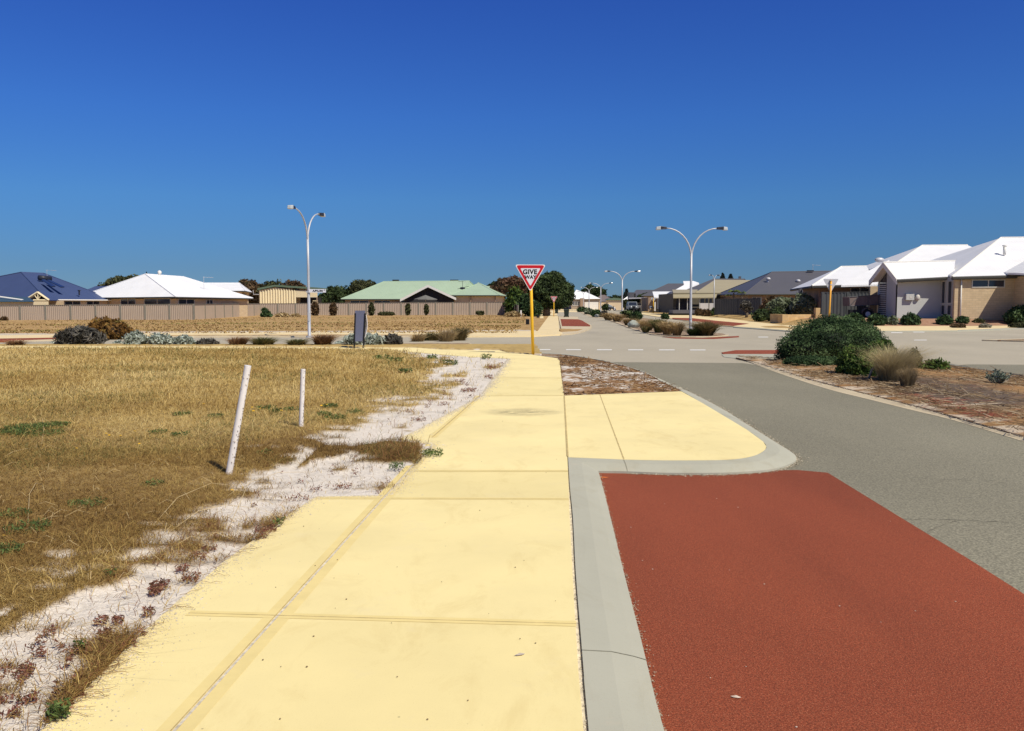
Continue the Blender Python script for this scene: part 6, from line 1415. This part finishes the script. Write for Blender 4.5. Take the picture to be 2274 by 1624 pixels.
def rock(label, u0, u1, v0, v1, col, seed, right=False, group=None):
    um = (u0 + u1) / 2; b_ = Gt(um, v1) if right else G(um, v1, .06); k = b_[1] / FP; w = (u1 - u0) / 2 * k; h = (v1 - v0) * k
    mb = MB().ball((0, 0, 0), (1, 1, 1), 18, 12); V = np.array(mb.v); f = 1 + .5 * (vn(V[:, 0] * 1.6 + 5, V[:, 1] * 1.6 + 5, V[:, 2] * 1.6 + 5, seed, 3) - .5)
    V = V * f[:, None] * np.array([w, w * .8, h * .62]) + np.array([b_[0], b_[1] + w * .7, b_[2] + h * .38]); V[:, 2] = np.maximum(V[:, 2], b_[2] - .05)
    mb.v = [tuple(q) for q in V]; mb.build('boulder', col, None, label=label, cat='boulder', group=group)
rk = plain('grey_stone', (.30, .33, .29), .3, 3, .9, .6, 12)
rock('smooth grey green boulder in the far median beside the straw tussocks', 1394, 1422, 712, 727, rk, 3, group='boulders in the far median')
rock('small pale boulder at the far lamp of the median', 1320, 1331, 698, 704.5, rk, 5, group='boulders in the far median')
# near median: big bush and company
d = 24.2
plant('shrub', 'very large dark green rounded bush on the near median', 'shrub', [bl(1838, 768, d, 92, 62), bl(1800, 778, d - .2, 74, 46), bl(1890, 772, d + .1, 82, 56), bl(1850, 745, d + .2, 66, 44), bl(1935, 786, d + .2, 52, 38), bl(1775, 790, d, 50, 32), bl(1905, 748, d + .4, 48, 34)],
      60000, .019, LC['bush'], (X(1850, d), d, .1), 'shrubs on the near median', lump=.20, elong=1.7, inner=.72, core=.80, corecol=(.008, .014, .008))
d = 22.2
plant('shrub', 'low dark green skirt of foliage in front of the very large bush', 'shrub', [bl(1800, 808, d, 52, 18), bl(1845, 810, d - .1, 40, 16), bl(1765, 806, d + .2, 26, 14)], 14000, .018, LC['bush'], (X(1805, d), d, .1), 'shrubs on the near median', lump=.2, elong=1.7, inner=.7, corecol=(.008, .014, .008))
d = 19.3
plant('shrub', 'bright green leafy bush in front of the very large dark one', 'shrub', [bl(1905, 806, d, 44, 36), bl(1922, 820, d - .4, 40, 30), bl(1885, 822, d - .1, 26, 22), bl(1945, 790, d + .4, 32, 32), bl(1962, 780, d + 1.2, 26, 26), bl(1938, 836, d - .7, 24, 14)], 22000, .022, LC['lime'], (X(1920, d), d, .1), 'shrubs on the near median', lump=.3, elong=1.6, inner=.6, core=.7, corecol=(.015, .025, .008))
tussock('dry yellow feathery tussock leaning over the bright green bush', 1944, 2050, 758, 850, [(.22, .17, .08), (.38, .30, .15), (.52, .43, .24), (.60, .52, .32)], 5200, wind=.35, leanr=1.2, w=.005, group='tussocks on the near median')
tussock('small reed like tussock right of the feathery one', 1996, 2046, 808, 862, [(.12, .09, .05), (.26, .19, .10), (.42, .34, .20)], 1600, wind=.15, leanr=.7, w=.006, group='tussocks on the near median')
shrub('leafy green plant at the back kerb of the near median', 2040, 2112, 796, 826, 'lime', 1.2, leaf=.035, nb=4, group='shrubs on the near median', lump=.4, inner=.35, core=.45, d=20.5)
shrub('olive plant rising behind the feathery tussock', 2010, 2050, 776, 815, 'olive', 1.1, leaf=.025, nb=3, group='shrubs on the near median', d=20.8, inner=.4)
def spiky(label, u0, u1, v0, v1, d, cols, n, group, lw=.012, ll=.16):
    """open plant of leafy upright stems"""
    s = nz(); r = np.random.default_rng(s); um = (u0 + u1) / 2; k = d / FP; base = (X(um, d), d, .09); root = empty('plant', base, label, 'plant', group); w = (u1 - u0) / 2 * k; h = Z(v0, d) - .1
    mb = MB(); Vs = []
    for i in range(n):
        a = r.uniform(0, TAU); q = w * r.uniform(.2, 1.0); e = np.array([base[0] + math.cos(a) * q, d + math.sin(a) * q * .8, .1 + h * r.uniform(.45, 1.0) * (1.1 - .4 * q / w)]); b_ = np.array([base[0] + math.cos(a) * q * .15, d + math.sin(a) * q * .15, .08])
        md = (b_ + e) / 2 + np.array([math.cos(a) * q * .2, 0, -.04 * h]); mb.tube([b_, md, e], [.006, .005, .003], 5)
        m_ = 34; t = r.random(m_) ** .6; p = (1 - t)[:, None] ** 2 * b_ + 2 * (t * (1 - t))[:, None] * md + (t ** 2)[:, None] * e
        dr = r.normal(size=(m_, 3)); dr[:, 2] = abs(dr[:, 2]) + .3; dr /= np.linalg.norm(dr, axis=1)[:, None]; L = ll * (.5 + .5 * r.random(m_)) * .5
        sd = np.cross(dr, r.normal(size=(m_, 3))); sd /= np.linalg.norm(sd, axis=1)[:, None]
        V = np.stack([p, p + dr * L[:, None] * .5 + sd * lw, p + dr * L[:, None], p + dr * L[:, None] * .5 - sd * lw], 1).reshape(-1, 3)
        Vs.append((V, np.arange(len(V)).reshape(-1, 4), np.repeat(pick(r, cols, m_), 4, 0)))
    mb.build('stem', M['twig'], root)['kind'] = 'stuff'; V, Q, C = joinm(Vs); fast_mesh('foliage', V, Q, C, M['leaf'], root, base)
spiky('open blue grey leafy plant on the bark at the right edge', 2190, 2256, 822, 868, 16.8, LC['bluegreen'], 26, 'shrubs on the near median', .011, .15)
tg = empty('dead_branch', G(1932, 842, .1), 'pale bare forked branch resting against the bright green bush', 'branch')
d = 17.9
MB().tube([P(1929, 842, d), P(1936, 822, d), P(1953, 808, d), P(1962, 805, d)], [.022, .024, .02, .012], 7).tube([P(1953, 808, d), P(1958, 798, d), P(1959, 788, d)], [.014, .010, .005], 6).tube([P(1962, 805, d), P(1975, 815, d), P(1990, 832, d)], [.010, .007, .004], 5).tube([P(1955, 809, d), P(1975, 830, d), P(2000, 848, d)], [.009, .006, .003], 5).build('branch', M['twig'], tg, True)

# ---- loose matter: bark chips and twigs on the median and verge, weeds and litter on the near sand
def chips(name, label, poly, n, cols, seed, size=(.03, .004), zb=.09, dens=None):
    r = np.random.default_rng(seed); P_ = np.array([(p[0], p[1]) for p in poly]); lo, hi = P_.min(0), P_.max(0)
    x = r.uniform(lo[0], hi[0], n * 3); y = r.uniform(max(lo[1], 3), hi[1], n * 3); k = inpoly(x, y, poly)
    if dens: k &= (vn(x * dens, y * dens, seed=seed, oct=3) + .25 * r.random(len(x)) > .55)
    x, y = x[k][:n], y[k][:n]; m_ = len(x); a = r.uniform(0, TAU, m_); L = size[0] * np.exp(r.normal(size=m_) * .55); W = size[1] * (.5 + r.random(m_)) * np.maximum(1, y / 14)
    dx, dy = np.cos(a) * L, np.sin(a) * L; sx, sy = -np.sin(a) * W, np.cos(a) * W; z = zb + .012 * r.random(m_); tz = r.normal(size=m_) * L * .25
    V = np.stack([np.stack([x - dx - sx, y - dy - sy, z + np.abs(tz)], 1), np.stack([x + dx - sx, y + dy - sy, z], 1), np.stack([x + dx + sx, y + dy + sy, z + .004], 1), np.stack([x - dx + sx, y - dy + sy, z + np.abs(tz) + .004], 1)], 1).reshape(-1, 3)
    C = np.repeat(pick(r, cols, m_), 4, 0); props(fast_mesh(name, V, np.arange(4 * m_).reshape(-1, 4), C, M['blade']), label, 'bark chips' if 'bark' in name else 'ground litter', None, 'stuff')
medp = [p for p in med if p[1] > 6]
chips('bark_chips', 'grey brown bark chips and twigs covering the near median', medp, 20000, [(.07, .05, .03), (.17, .11, .06), (.30, .20, .11), (.46, .34, .20), (.58, .48, .34)], 71, (.05, .0035), .085, 1.0)
chips('bark_chips', 'brown dry leaf litter scattered on the sandy verge by the yellow bay', verge, 3600, [(.10, .055, .03), (.22, .12, .06), (.34, .20, .09), (.42, .30, .16)], 72, (.04, .007), .094, 1.6)
def creep(name, label, spots, cols, seed, z=.1, leaf=.012, hh=.03):
    r = np.random.default_rng(seed); out = []
    for u, v, ru, n in spots:
        p = G(u, v, z); k = p[1] / FP; R = ru * k; lf = leaf * max(1, p[1] / 9)
        a = r.uniform(0, TAU, n); q = R * np.sqrt(r.random(n)); c = np.stack([p[0] + np.cos(a) * q, p[1] + np.sin(a) * q * 1.0, z + hh * r.random(n) * max(1, p[1] / 9)], 1)
        t = r.normal(size=(n, 3)); t[:, 2] = abs(t[:, 2]) * .8; t /= np.linalg.norm(t, axis=1)[:, None]; s_ = np.cross(t, r.normal(size=(n, 3))); s_ /= np.linalg.norm(s_, axis=1)[:, None]
        t *= lf * (.7 + .8 * r.random((n, 1))); s_ *= lf * .35
        V = np.stack([c - t, c - s_, c + t, c + s_], 1).reshape(-1, 3); out.append((V, np.arange(4 * n).reshape(-1, 4), np.repeat(pick(r, cols, n), 4, 0)))
    V, Q, C = joinm(out); props(fast_mesh(name, V, Q, C, M['leaf']), label, 'weeds', None, 'stuff')
SUC = [(.10, .035, .03), (.22, .08, .06), (.32, .15, .10), (.16, .12, .05)]
rr_ = random.Random(9)
sp = [(355, 1305, 22, 260), (345, 1318, 16, 160), (425, 1288, 20, 160), (330, 1365, 14, 80), (225, 1385, 16, 120), (262, 1383, 14, 110), (230, 1415, 14, 90), (240, 1412, 10, 60), (405, 1268, 16, 110), (590, 1180, 26, 220), (575, 1195, 22, 140), (300, 1460, 14, 60), (85, 1365 + 90, 16, 80), (50, 1500, 22, 90), (60, 1490, 18, 60), (180, 1450, 22, 90), (110, 1410, 14, 50), (760, 1085, 22, 120), (660, 1110, 26, 90), (930, 935, 18, 120), (940, 950, 16, 90), (985, 900, 14, 70), (1040, 870, 18, 160), (1020, 850, 14, 80), (1095, 820, 14, 90), (1085, 840, 12, 70), (700, 1090, 16, 70), (35, 1590, 16, 60), (140, 1570, 26, 110), (60, 1560, 20, 80), (440, 1240, 18, 90), (465, 1225, 16, 70), (955, 1000, 14, 90)]
sp += [(rr_.uniform(0, 330), rr_.uniform(1400, 1610), rr_.uniform(5, 14), rr_.randint(8, 34)) for _ in range(46)] + [(rr_.uniform(560, 900), rr_.uniform(1000, 1130), rr_.uniform(4, 10), rr_.randint(6, 20)) for _ in range(34)] + [(rr_.uniform(850, 1120), rr_.uniform(800, 960), rr_.uniform(3, 9), rr_.randint(6, 24)) for _ in range(60)]
sp = [q for q in sp if edist(np.array([G(q[0], q[1], .1)[0]]), np.array([G(q[0], q[1], .1)[1]]))[0] > -.02]
creep('red_weeds', 'small reddish creeping weeds dotted over the white sand beside the footpath', sp, SUC, 81, .10, .010, .035)
GW = [(.05, .08, .025), (.10, .15, .04), (.18, .24, .07)]
sp = [(60, 955, 45, 1500), (20, 965, 40, 1300), (115, 950, 38, 900), (90, 968, 50, 900), (590, 912, 24, 260), (610, 918, 16, 120), (733, 908, 18, 360), (720, 925, 16, 220), (745, 932, 26, 300), (405, 925, 22, 260), (480, 930, 18, 160), (350, 965, 22, 200), (400, 970, 20, 160), (850, 800, 24, 200), (900, 830, 16, 260), (880, 805, 18, 120), (960, 798, 12, 110), (1000, 810, 18, 160), (1080, 797, 12, 90), (960, 1010, 26, 300), (880, 1040, 18, 120), (790, 920, 20, 160), (650, 915, 20, 160), (195, 1125, 40, 260), (60, 1180, 50, 420), (15, 1230, 40, 380), (30, 1150, 40, 260), (180, 1445, 14, 40), (245, 1285, 14, 70), (130, 1590, 24, 160), (620, 1165, 14, 50), (340, 1080, 26, 160), (590, 1010, 20, 80)]
creep('green_weeds', 'low green weed patches growing through the dry grass of the near field', sp, GW, 82, .115, .013, .05)
# yellow flowers with a stalk each
fl = [(563, 913), (578, 908), (592, 905), (603, 910), (622, 903), (625, 912), (714, 901), (726, 899), (742, 905), (762, 913), (726, 889), (236, 963), (243, 967), (268, 968), (281, 972), (328, 950), (341, 956), (300, 958), (170, 996), (310, 986), (453, 897), (475, 900), (465, 930), (480, 1000), (516, 1089), (560, 905), (64, 889), (24, 1200), (38, 1210), (10, 1190)]
for i, (u, v) in enumerate(fl):
    p = G(u, v + 9, .12); k = p[1] / FP; zc = Z(v, p[1]); root = empty('yellow_flower', (p[0], p[1], .1), 'small yellow daisy like flower among the dry grass of the near field', 'flower', 'yellow flowers in the near field')
    MB().tube([(p[0], p[1], .09), (p[0], p[1], zc)], .0016, 4).build('stalk', M['stalk'] if 'stalk' in M else M.setdefault('stalk', plain('green_stalk', (.12, .14, .05), .1)), root)
    mb = MB(); rad = max(.014, k * 3.4) * random.Random(i).uniform(.7, 1.15); npt = 11
    vs = [(p[0], p[1], zc + .004)]; 
    for j in range(npt * 2): a = j * math.pi / npt; q = rad * (1 if j % 2 == 0 else .68); vs.append((p[0] + math.cos(a) * q, p[1] + math.sin(a) * q, zc + .004 + .35 * rad * math.sin(a + i) * .6))
    mb.add(vs, [(0, 1 + j, 1 + (j + 1) % (2 * npt)) for j in range(2 * npt)]).build('petals', M['petal'] if 'petal' in M else M.setdefault('petal', plain('yellow_petal', (.85, .48, .02), .2, 60, .6)), root)
# long dry straws
r = random.Random(12); mb = MB()
for pts in (((512, 1166), (552, 1085), (620, 1060), (700, 1048)), ((380, 1180), (440, 1150), (500, 1135), (560, 1128)), ((340, 1168), (395, 1118), (470, 1085), (525, 1080)), ((62, 1165), (66, 1110), (80, 1085), (92, 1076)), ((0, 1020), (30, 1012), (60, 1005), (78, 998)), ((92, 990), (98, 960), (94, 935), (100, 925)), ((640, 870), (700, 858), (760, 870), (800, 880)), ((190, 870), (260, 845), (340, 838), (420, 842)), ((1040, 1115), (1000, 1135), (960, 1150), (925, 1160))[:0] or ((200, 850), (260, 832), (330, 828), (360, 834))):
    q = [G(u, v + 4, .11) for u, v in pts]; n_ = len(q); q = [(p[0], p[1], .125 + .05 * math.sin(math.pi * i / (n_ - 1))) for i, p in enumerate(q)]; mb.tube(q, [.0022, .002, .0016, .001], 5)
for i in range(150):
    u, v = r.uniform(0, 560), r.uniform(960, 1420)
    p = G(u, v, .12)
    if edist(np.array([p[0]]), np.array([p[1]]))[0] < .05 or cover(np.array([p[0]]), np.array([p[1]]))[0] < .4: continue
    a = r.uniform(0, TAU); L = r.uniform(.06, .22); mb.tube([(p[0], p[1], .13), (p[0] + math.cos(a) * L * .5, p[1] + math.sin(a) * L * .5, .145 + r.uniform(0, .04)), (p[0] + math.cos(a) * L, p[1] + math.sin(a) * L, .13)], [.0014, .0013, .0008], 4)
props(mb.build('straw_stalks', plain('straw', (.60, .46, .24), .15, 20, .8)), 'long pale dry straw stalks lying over the near grass', 'straw', None, 'stuff')
def grains(label, line, side, n, spread, z, cols, seed, size=.003, both=0.):
    r = np.random.default_rng(seed); L = np.array([(p[0], p[1]) for p in line]); seg = L[1:] - L[:-1]; ln = np.hypot(seg[:, 0], seg[:, 1]); w = ln / (1 + (L[:-1, 1] + L[1:, 1]) / 8); w /= w.sum()
    k = r.choice(len(seg), n, p=w); t = r.random(n); p = L[k] + seg[k] * t[:, None]; nn = np.stack([-seg[k, 1], seg[k, 0]], 1) / ln[k][:, None]
    o_ = r.exponential(spread, n) * (.35 + 1.3 * vn(p[:, 0] * 3, p[:, 1] * 3, seed=seed)) * side; o_ = np.where(r.random(n) < both, -o_ * .4, o_); p = p + nn * o_[:, None]
    c = np.stack([p[:, 0], p[:, 1], np.full(n, z)], 1); s_ = size * np.exp(r.normal(size=n) * .4) * np.maximum(1, p[:, 1] / 6); a = r.uniform(0, TAU, n)
    e1 = np.stack([np.cos(a) * s_, np.sin(a) * s_, 0 * a], 1); e2 = np.stack([-np.sin(a) * s_ * .7, np.cos(a) * s_ * .7, 0 * a], 1); up = np.array([0, 0, 1])[None] * s_[:, None] * .6
    V = np.stack([c - e1, c - e2, c + e1, c + e2, c + up], 1).reshape(-1, 3); i = np.arange(n)[:, None] * 5
    Q = np.concatenate([i + np.array([[0, 1, 4]]), i + np.array([[1, 2, 4]]), i + np.array([[2, 3, 4]]), i + np.array([[3, 0, 4]])])
    props(fast_mesh('sand_grains', V, Q, np.repeat(pick(r, cols, n), 5, 0), M['blade']), label, 'sand grains', None, 'stuff')
SG = [(.50, .44, .34), (.68, .62, .52), (.80, .74, .64)]
grains('pale sand grains blown over the left edge of the yellow footpath', [pl0] + pl, -1, 26000, .045, .1012, SG, 301, .0028)
grains('pale grit gathered where the red bay meets the near kerb', ao[::-1], -1, 5000, .008, .016, [(.30, .25, .18), (.55, .48, .36), (.10, .07, .05)], 302, .004, .5)
grains('crumbs of pale grit along the gap between footpath and kerb', gi, 1, 5000, .012, .09, [(.20, .17, .12), (.55, .48, .38), (.75, .68, .55)], 303, .003, .6)
grains('pale grit along the foot of the kerb round the yellow bay', gz(kBo[1:14], .03), -1, 3500, .02, .012, [(.35, .30, .22), (.60, .54, .42), (.12, .09, .06)], 304, .0045, .1)
grains('sand grains washed from the median over its cream kerb', gz(med_up[1:10], .04), -1, 1300, .04, .034, SG, 305, .003, .8)
# thin dry runners creeping over the path edge, pebbles and leaves on the paving
mb = MB()
for i in range(34):
    t = r.random(); e = pl[1 + int(r.random() * 4)]; u, v = r.choice([(r.uniform(110, 330), 0), (r.uniform(330, 620), 0)])
    vv = np.interp(u, [90, 150, 300, 400, 500, 610], [1624, 1570, 1420, 1330, 1245, 1165]); p = G(u - 12, vv, .11); a = r.uniform(-.5, .9); x, y = p[0], p[1]; pts = [(x, y, .108)]
    for j in range(5): a += r.gauss(0, .4); x += math.cos(a) * .03; y += math.sin(a) * .03; pts.append((x, y, .106 + r.uniform(0, .012)))
    mb.tube(pts, [.0012] * 5 + [.0006], 4)
props(mb.build('dry_runners', plain('dry_runner', (.26, .15, .07), .2, 20)), 'thin dry weed runners creeping onto the yellow footpath', 'weeds', None, 'stuff')
mb = MB(); mb2 = MB()
for i in range(26):
    u, v = r.uniform(1380, 2250), r.uniform(1080, 1620)
    if u > 1450 + (v - 1050) * .9 + 450: continue
    p = G(u, v, .009); s = r.uniform(.002, .005); mb.ball((p[0], p[1], .012), (s, s * .7, s * .5), 6, 4)
for i in range(40):
    u, v = r.uniform(500, 1270), r.uniform(900, 1600); p = G(u, v, .102); s = r.uniform(.002, .005); mb2.ball((p[0], p[1], .104), (s, s, s * .6), 6, 4)
props(mb.build('pale_pebbles', plain('pebble', (.60, .52, .42), .3, 30)), 'tiny pale pebbles scattered over the red asphalt bay', 'pebbles', None, 'stuff')
props(mb2.build('dark_grit', plain('grit', (.25, .18, .10), .3, 30)), 'specks of dark grit on the yellow footpath', 'grit', None, 'stuff')
def leaf_on(label, u, v, z, L, W, a, col):
    p = G(u, v, z); c, s = math.cos(a), math.sin(a); o = [(-L, 0), (-L * .3, W), (L * .5, W * .8), (L, 0), (L * .4, -W), (-L * .4, -W * .9)]
    MB().add([(p[0] + x * c - y * s, p[1] + x * s + y * c, z + .003) for x, y in o] + [(p[0], p[1], z + .010)], [(i, (i + 1) % 6, 6) for i in range(6)] + [(5, 4, 3, 2, 1, 0)]).build('dry_leaf', plain('dry_leaf', col, .2, 50), label=label, cat='leaf', group='dry leaves on the paving')
leaf_on('curled grey leaf on the yellow path near the bottom', 1154, 1455, .102, .026, .008, .4, (.42, .36, .30))
leaf_on('bright orange leaf at the top left corner of the red bay', 1340, 1061, .009, .05, .025, .1, (.55, .15, .04))
leaf_on('pale leaf on the red bay near the bottom', 1634, 1549, .01, .022, .009, -.3, (.62, .50, .40))

# ================================================================= VEHICLES
def wheel(root, c, rad, w, ax='y', name='wheel'):
    v = Vector((1, 0, 0)) if ax == 'x' else Vector((0, 1, 0)); c = Vector(c)
    mb = MB(); mb.tube([c - v * w / 2, c - v * w * .4, c + v * w * .4, c + v * w / 2], [rad * .9, rad, rad, rad * .9], 20); wh = mb.build(name, M['rubber'], root, True)
    MB().tube([c - v * (w / 2 + .01), c + v * (w / 2 + .01)], rad * .55, 14).build('rim', M['sign_back'], wh)
jd = 166.0; jx0, jx1 = X(1395, jd), X(1419, jd); cx = (jx0 + jx1) / 2; hw = (jx1 - jx0) / 2 * .92; zb = .30
J_ = empty('off_road_vehicle', (cx, jd, zb), 'boxy grey off road vehicle parked facing the camera on the driveway', 'car')
MB().box(cx - hw, cx + hw, jd, jd + 3.6, zb + .45, zb + 1.05).box(cx - hw * .72, cx + hw * .72, jd - .35, jd + .05, zb + .5, zb + 1.02).build('body', M['jeep'], J_, bevel=.06)
MB().hexa([(cx - hw * .94, jd + 1.0, zb + 1.05), (cx + hw * .94, jd + 1.0, zb + 1.05), (cx + hw * .94, jd + 3.5, zb + 1.05), (cx - hw * .94, jd + 3.5, zb + 1.05)], [(cx - hw * .86, jd + 1.25, zb + 1.78), (cx + hw * .86, jd + 1.25, zb + 1.78), (cx + hw * .86, jd + 3.4, zb + 1.78), (cx - hw * .86, jd + 3.4, zb + 1.78)]).build('cabin', M['jeep'], J_, bevel=.05)
MB().hexa([(cx - hw * .80, jd + .98, zb + 1.12), (cx + hw * .80, jd + .98, zb + 1.12), (cx + hw * .80, jd + 1.1, zb + 1.12), (cx - hw * .80, jd + 1.1, zb + 1.12)], [(cx - hw * .74, jd + 1.17, zb + 1.68), (cx + hw * .74, jd + 1.17, zb + 1.68), (cx + hw * .74, jd + 1.3, zb + 1.68), (cx - hw * .74, jd + 1.3, zb + 1.68)]).build('windscreen', M['glass'], J_)
MB().box(cx - hw * .3, cx + hw * .3, jd - .38, jd - .34, zb + .6, zb + .95).build('grille', M['black'], J_)
for s in (-1, 1):
    MB().ball((cx + s * hw * .5, jd - .36, zb + .82), (.12, .06, .12), 10, 6).build('headlight', M['white_paint'], J_, True)
    MB().box(cx + s * hw * .98 - .09, cx + s * hw * .98 + .09, jd + 1.1, jd + 1.2, zb + 1.15, zb + 1.35).build('wing_mirror', M['black'], J_)
    for yy in (jd + .35, jd + 2.9): wheel(J_, (cx + s * hw * .82, yy, zb + .38), .38, .24, 'x')
MB().box(cx - hw * .9, cx + hw * .9, jd - .5, jd - .38, zb + .42, zb + .58).build('bumper', M['black'], J_)
cd = 178.5; cx = X(1421, cd); C_ = empty('white_car', (cx, cd, .35), 'white car partly hidden under the carport behind the grey vehicle', 'car')
z0 = .45; prof = [(-1.9, .45), (-1.9, .85), (-1.2, 1.0), (-.7, 1.42), (.7, 1.45), (1.3, 1.0), (1.9, .9), (1.95, .45)]
vs = [(cx + a, cd, z0 + b_) for a, b_ in prof] + [(cx + a, cd + 1.7, z0 + b_) for a, b_ in prof]; n = len(prof)
MB().add(vs, [tuple(range(n))[::-1], tuple(range(n, 2 * n))] + [(i, (i + 1) % n, n + (i + 1) % n, n + i) for i in range(n)]).build('body', M['white_paint'], C_, bevel=.08)
MB().hexa([(cx - 1.05, cd - .01, z0 + 1.0), (cx + 1.1, cd - .01, z0 + 1.0), (cx + 1.1, cd + .02, z0 + 1.0), (cx - 1.05, cd + .02, z0 + 1.0)], [(cx - .65, cd - .01, z0 + 1.33), (cx + .65, cd - .01, z0 + 1.33), (cx + .65, cd + .02, z0 + 1.33), (cx - .65, cd + .02, z0 + 1.33)]).build('window', M['glass'], C_)
for a in (-1.2, 1.25): wheel(C_, (cx + a, cd + .05, z0 + .33), .33, .22)
# motorcycle like machine with a cover beside the far drive
md = 205.0; mx0, mx1 = X(1350, md), X(1368, md); L_ = mx1 - mx0; zb = .1
B_ = empty('motorcycle', ((mx0 + mx1) / 2, md, zb), 'dark motorcycle with a grey cover parked before the distant cream shed', 'motorcycle')
for x_ in (mx0 + .38, mx1 - .35): wheel(B_, (x_, md, zb + .34), .34, .16)
MB().hexa([(mx0 + .3, md - .25, zb + .45), (mx1 - .4, md - .25, zb + .4), (mx1 - .4, md + .25, zb + .4), (mx0 + .3, md + .25, zb + .45)], [(mx0 + .15, md - .2, zb + 1.0), (mx1 - .55, md - .2, zb + .95), (mx1 - .55, md + .2, zb + .95), (mx0 + .15, md + .2, zb + 1.0)]).build('body', M['black'], B_, bevel=.08)
MB().hexa([(mx0 + .1, md - .28, zb + .85), (mx0 + 1.25, md - .28, zb + .7), (mx0 + 1.25, md + .28, zb + .7), (mx0 + .1, md + .28, zb + .85)], [(mx0 + .15, md - .2, zb + 1.6), (mx0 + .95, md - .2, zb + 1.15), (mx0 + .95, md + .2, zb + 1.15), (mx0 + .15, md + .2, zb + 1.6)]).build('cover', M['jeep'], B_, bevel=.08)
MB().tube([(mx1 - .35, md, zb + .34), (mx1 - .6, md, zb + 1.1)], .05, 6).tube([(mx1 - .6, md - .35, zb + 1.12), (mx1 - .6, md + .35, zb + 1.12)], .025, 5).build('handlebar', M['lamp_dark'], B_)
MB().hexa([(mx1 - .55, md - .12, zb + .5), (mx1 - .1, md - .12, zb + .5), (mx1 - .1, md + .12, zb + .5), (mx1 - .55, md + .12, zb + .5)], [(mx1 - .6, md - .1, zb + .85), (mx1 - .3, md - .1, zb + .8), (mx1 - .3, md + .1, zb + .8), (mx1 - .6, md + .1, zb + .85)]).build('mudguard', M['white_paint'], B_)
shrub('dark shrub left of the far motorcycle', 1337, 1352, 676, 689, 'dark', 1, nb=2, group=SHR, d=230)
# rusty high sided trailer
td = 72.6; T_ = empty('box_trailer', (X(1915, td), td, .45), 'rusty high sided box trailer parked before the dark steel fence', 'trailer')
a_, b_, c_, e_ = P(1887, 680, td), P(1968, 676, td + .6), P(1968, 654, td + .6), P(1886, 660, td)
MB().hexa([a_, b_, (b_[0], b_[1] + 1.5, b_[2]), (a_[0], a_[1] + 1.5, a_[2])], [e_, c_, (c_[0], c_[1] + 1.5, c_[2]), (e_[0], e_[1] + 1.5, e_[2])]).build('tray', M['rust'], T_)
mb = MB()
for q0, q1 in ((e_, c_), (a_, b_), (a_, e_), (a_, (e_[0] + .7, e_[1], e_[2]))): mb.tube([(q0[0], q0[1] - .03, q0[2]), (q1[0], q1[1] - .03, q1[2])], .03, 5)
for t in (.5, .78): mb.tube([(a_[0] + (b_[0] - a_[0]) * t, td - .0 + .6 * t - .03, a_[2] + (b_[2] - a_[2]) * t), (e_[0] + (c_[0] - e_[0]) * t, td + .6 * t - .03, e_[2] + (c_[2] - e_[2]) * t)], .03, 5)
mb.build('rail', M['roof_grey'], T_)
mg = MB(); 
pts = [(X(1927.5, td) + math.cos(a) * .46, td - .05, .42 + .42 + math.sin(a) * .46) for a in np.linspace(math.pi, 0, 9)]
for q0, q1 in zip(pts[:-1], pts[1:]): mg.hexa([(q0[0], td - .1, q0[2]), (q1[0], td - .1, q1[2]), (q1[0], td + .25, q1[2]), (q0[0], td + .25, q0[2])], [(q0[0], td - .1, q0[2] + .03), (q1[0], td - .1, q1[2] + .03), (q1[0], td + .25, q1[2] + .03), (q0[0], td + .25, q0[2] + .03)])
mg.build('mudguard', M['rust'], T_); wheel(T_, (X(1927.5, td), td + .05, .42 + .38), .38, .2)
MB().box(X(1900, td), X(1966, td), td + .3, td + 1.3, .78, .90).build('chassis', M['black'], T_)
MB().box(X(1888, td), X(1905, td), td, td + .5, .55, 1.15).build('toolbox', M['black'], T_)
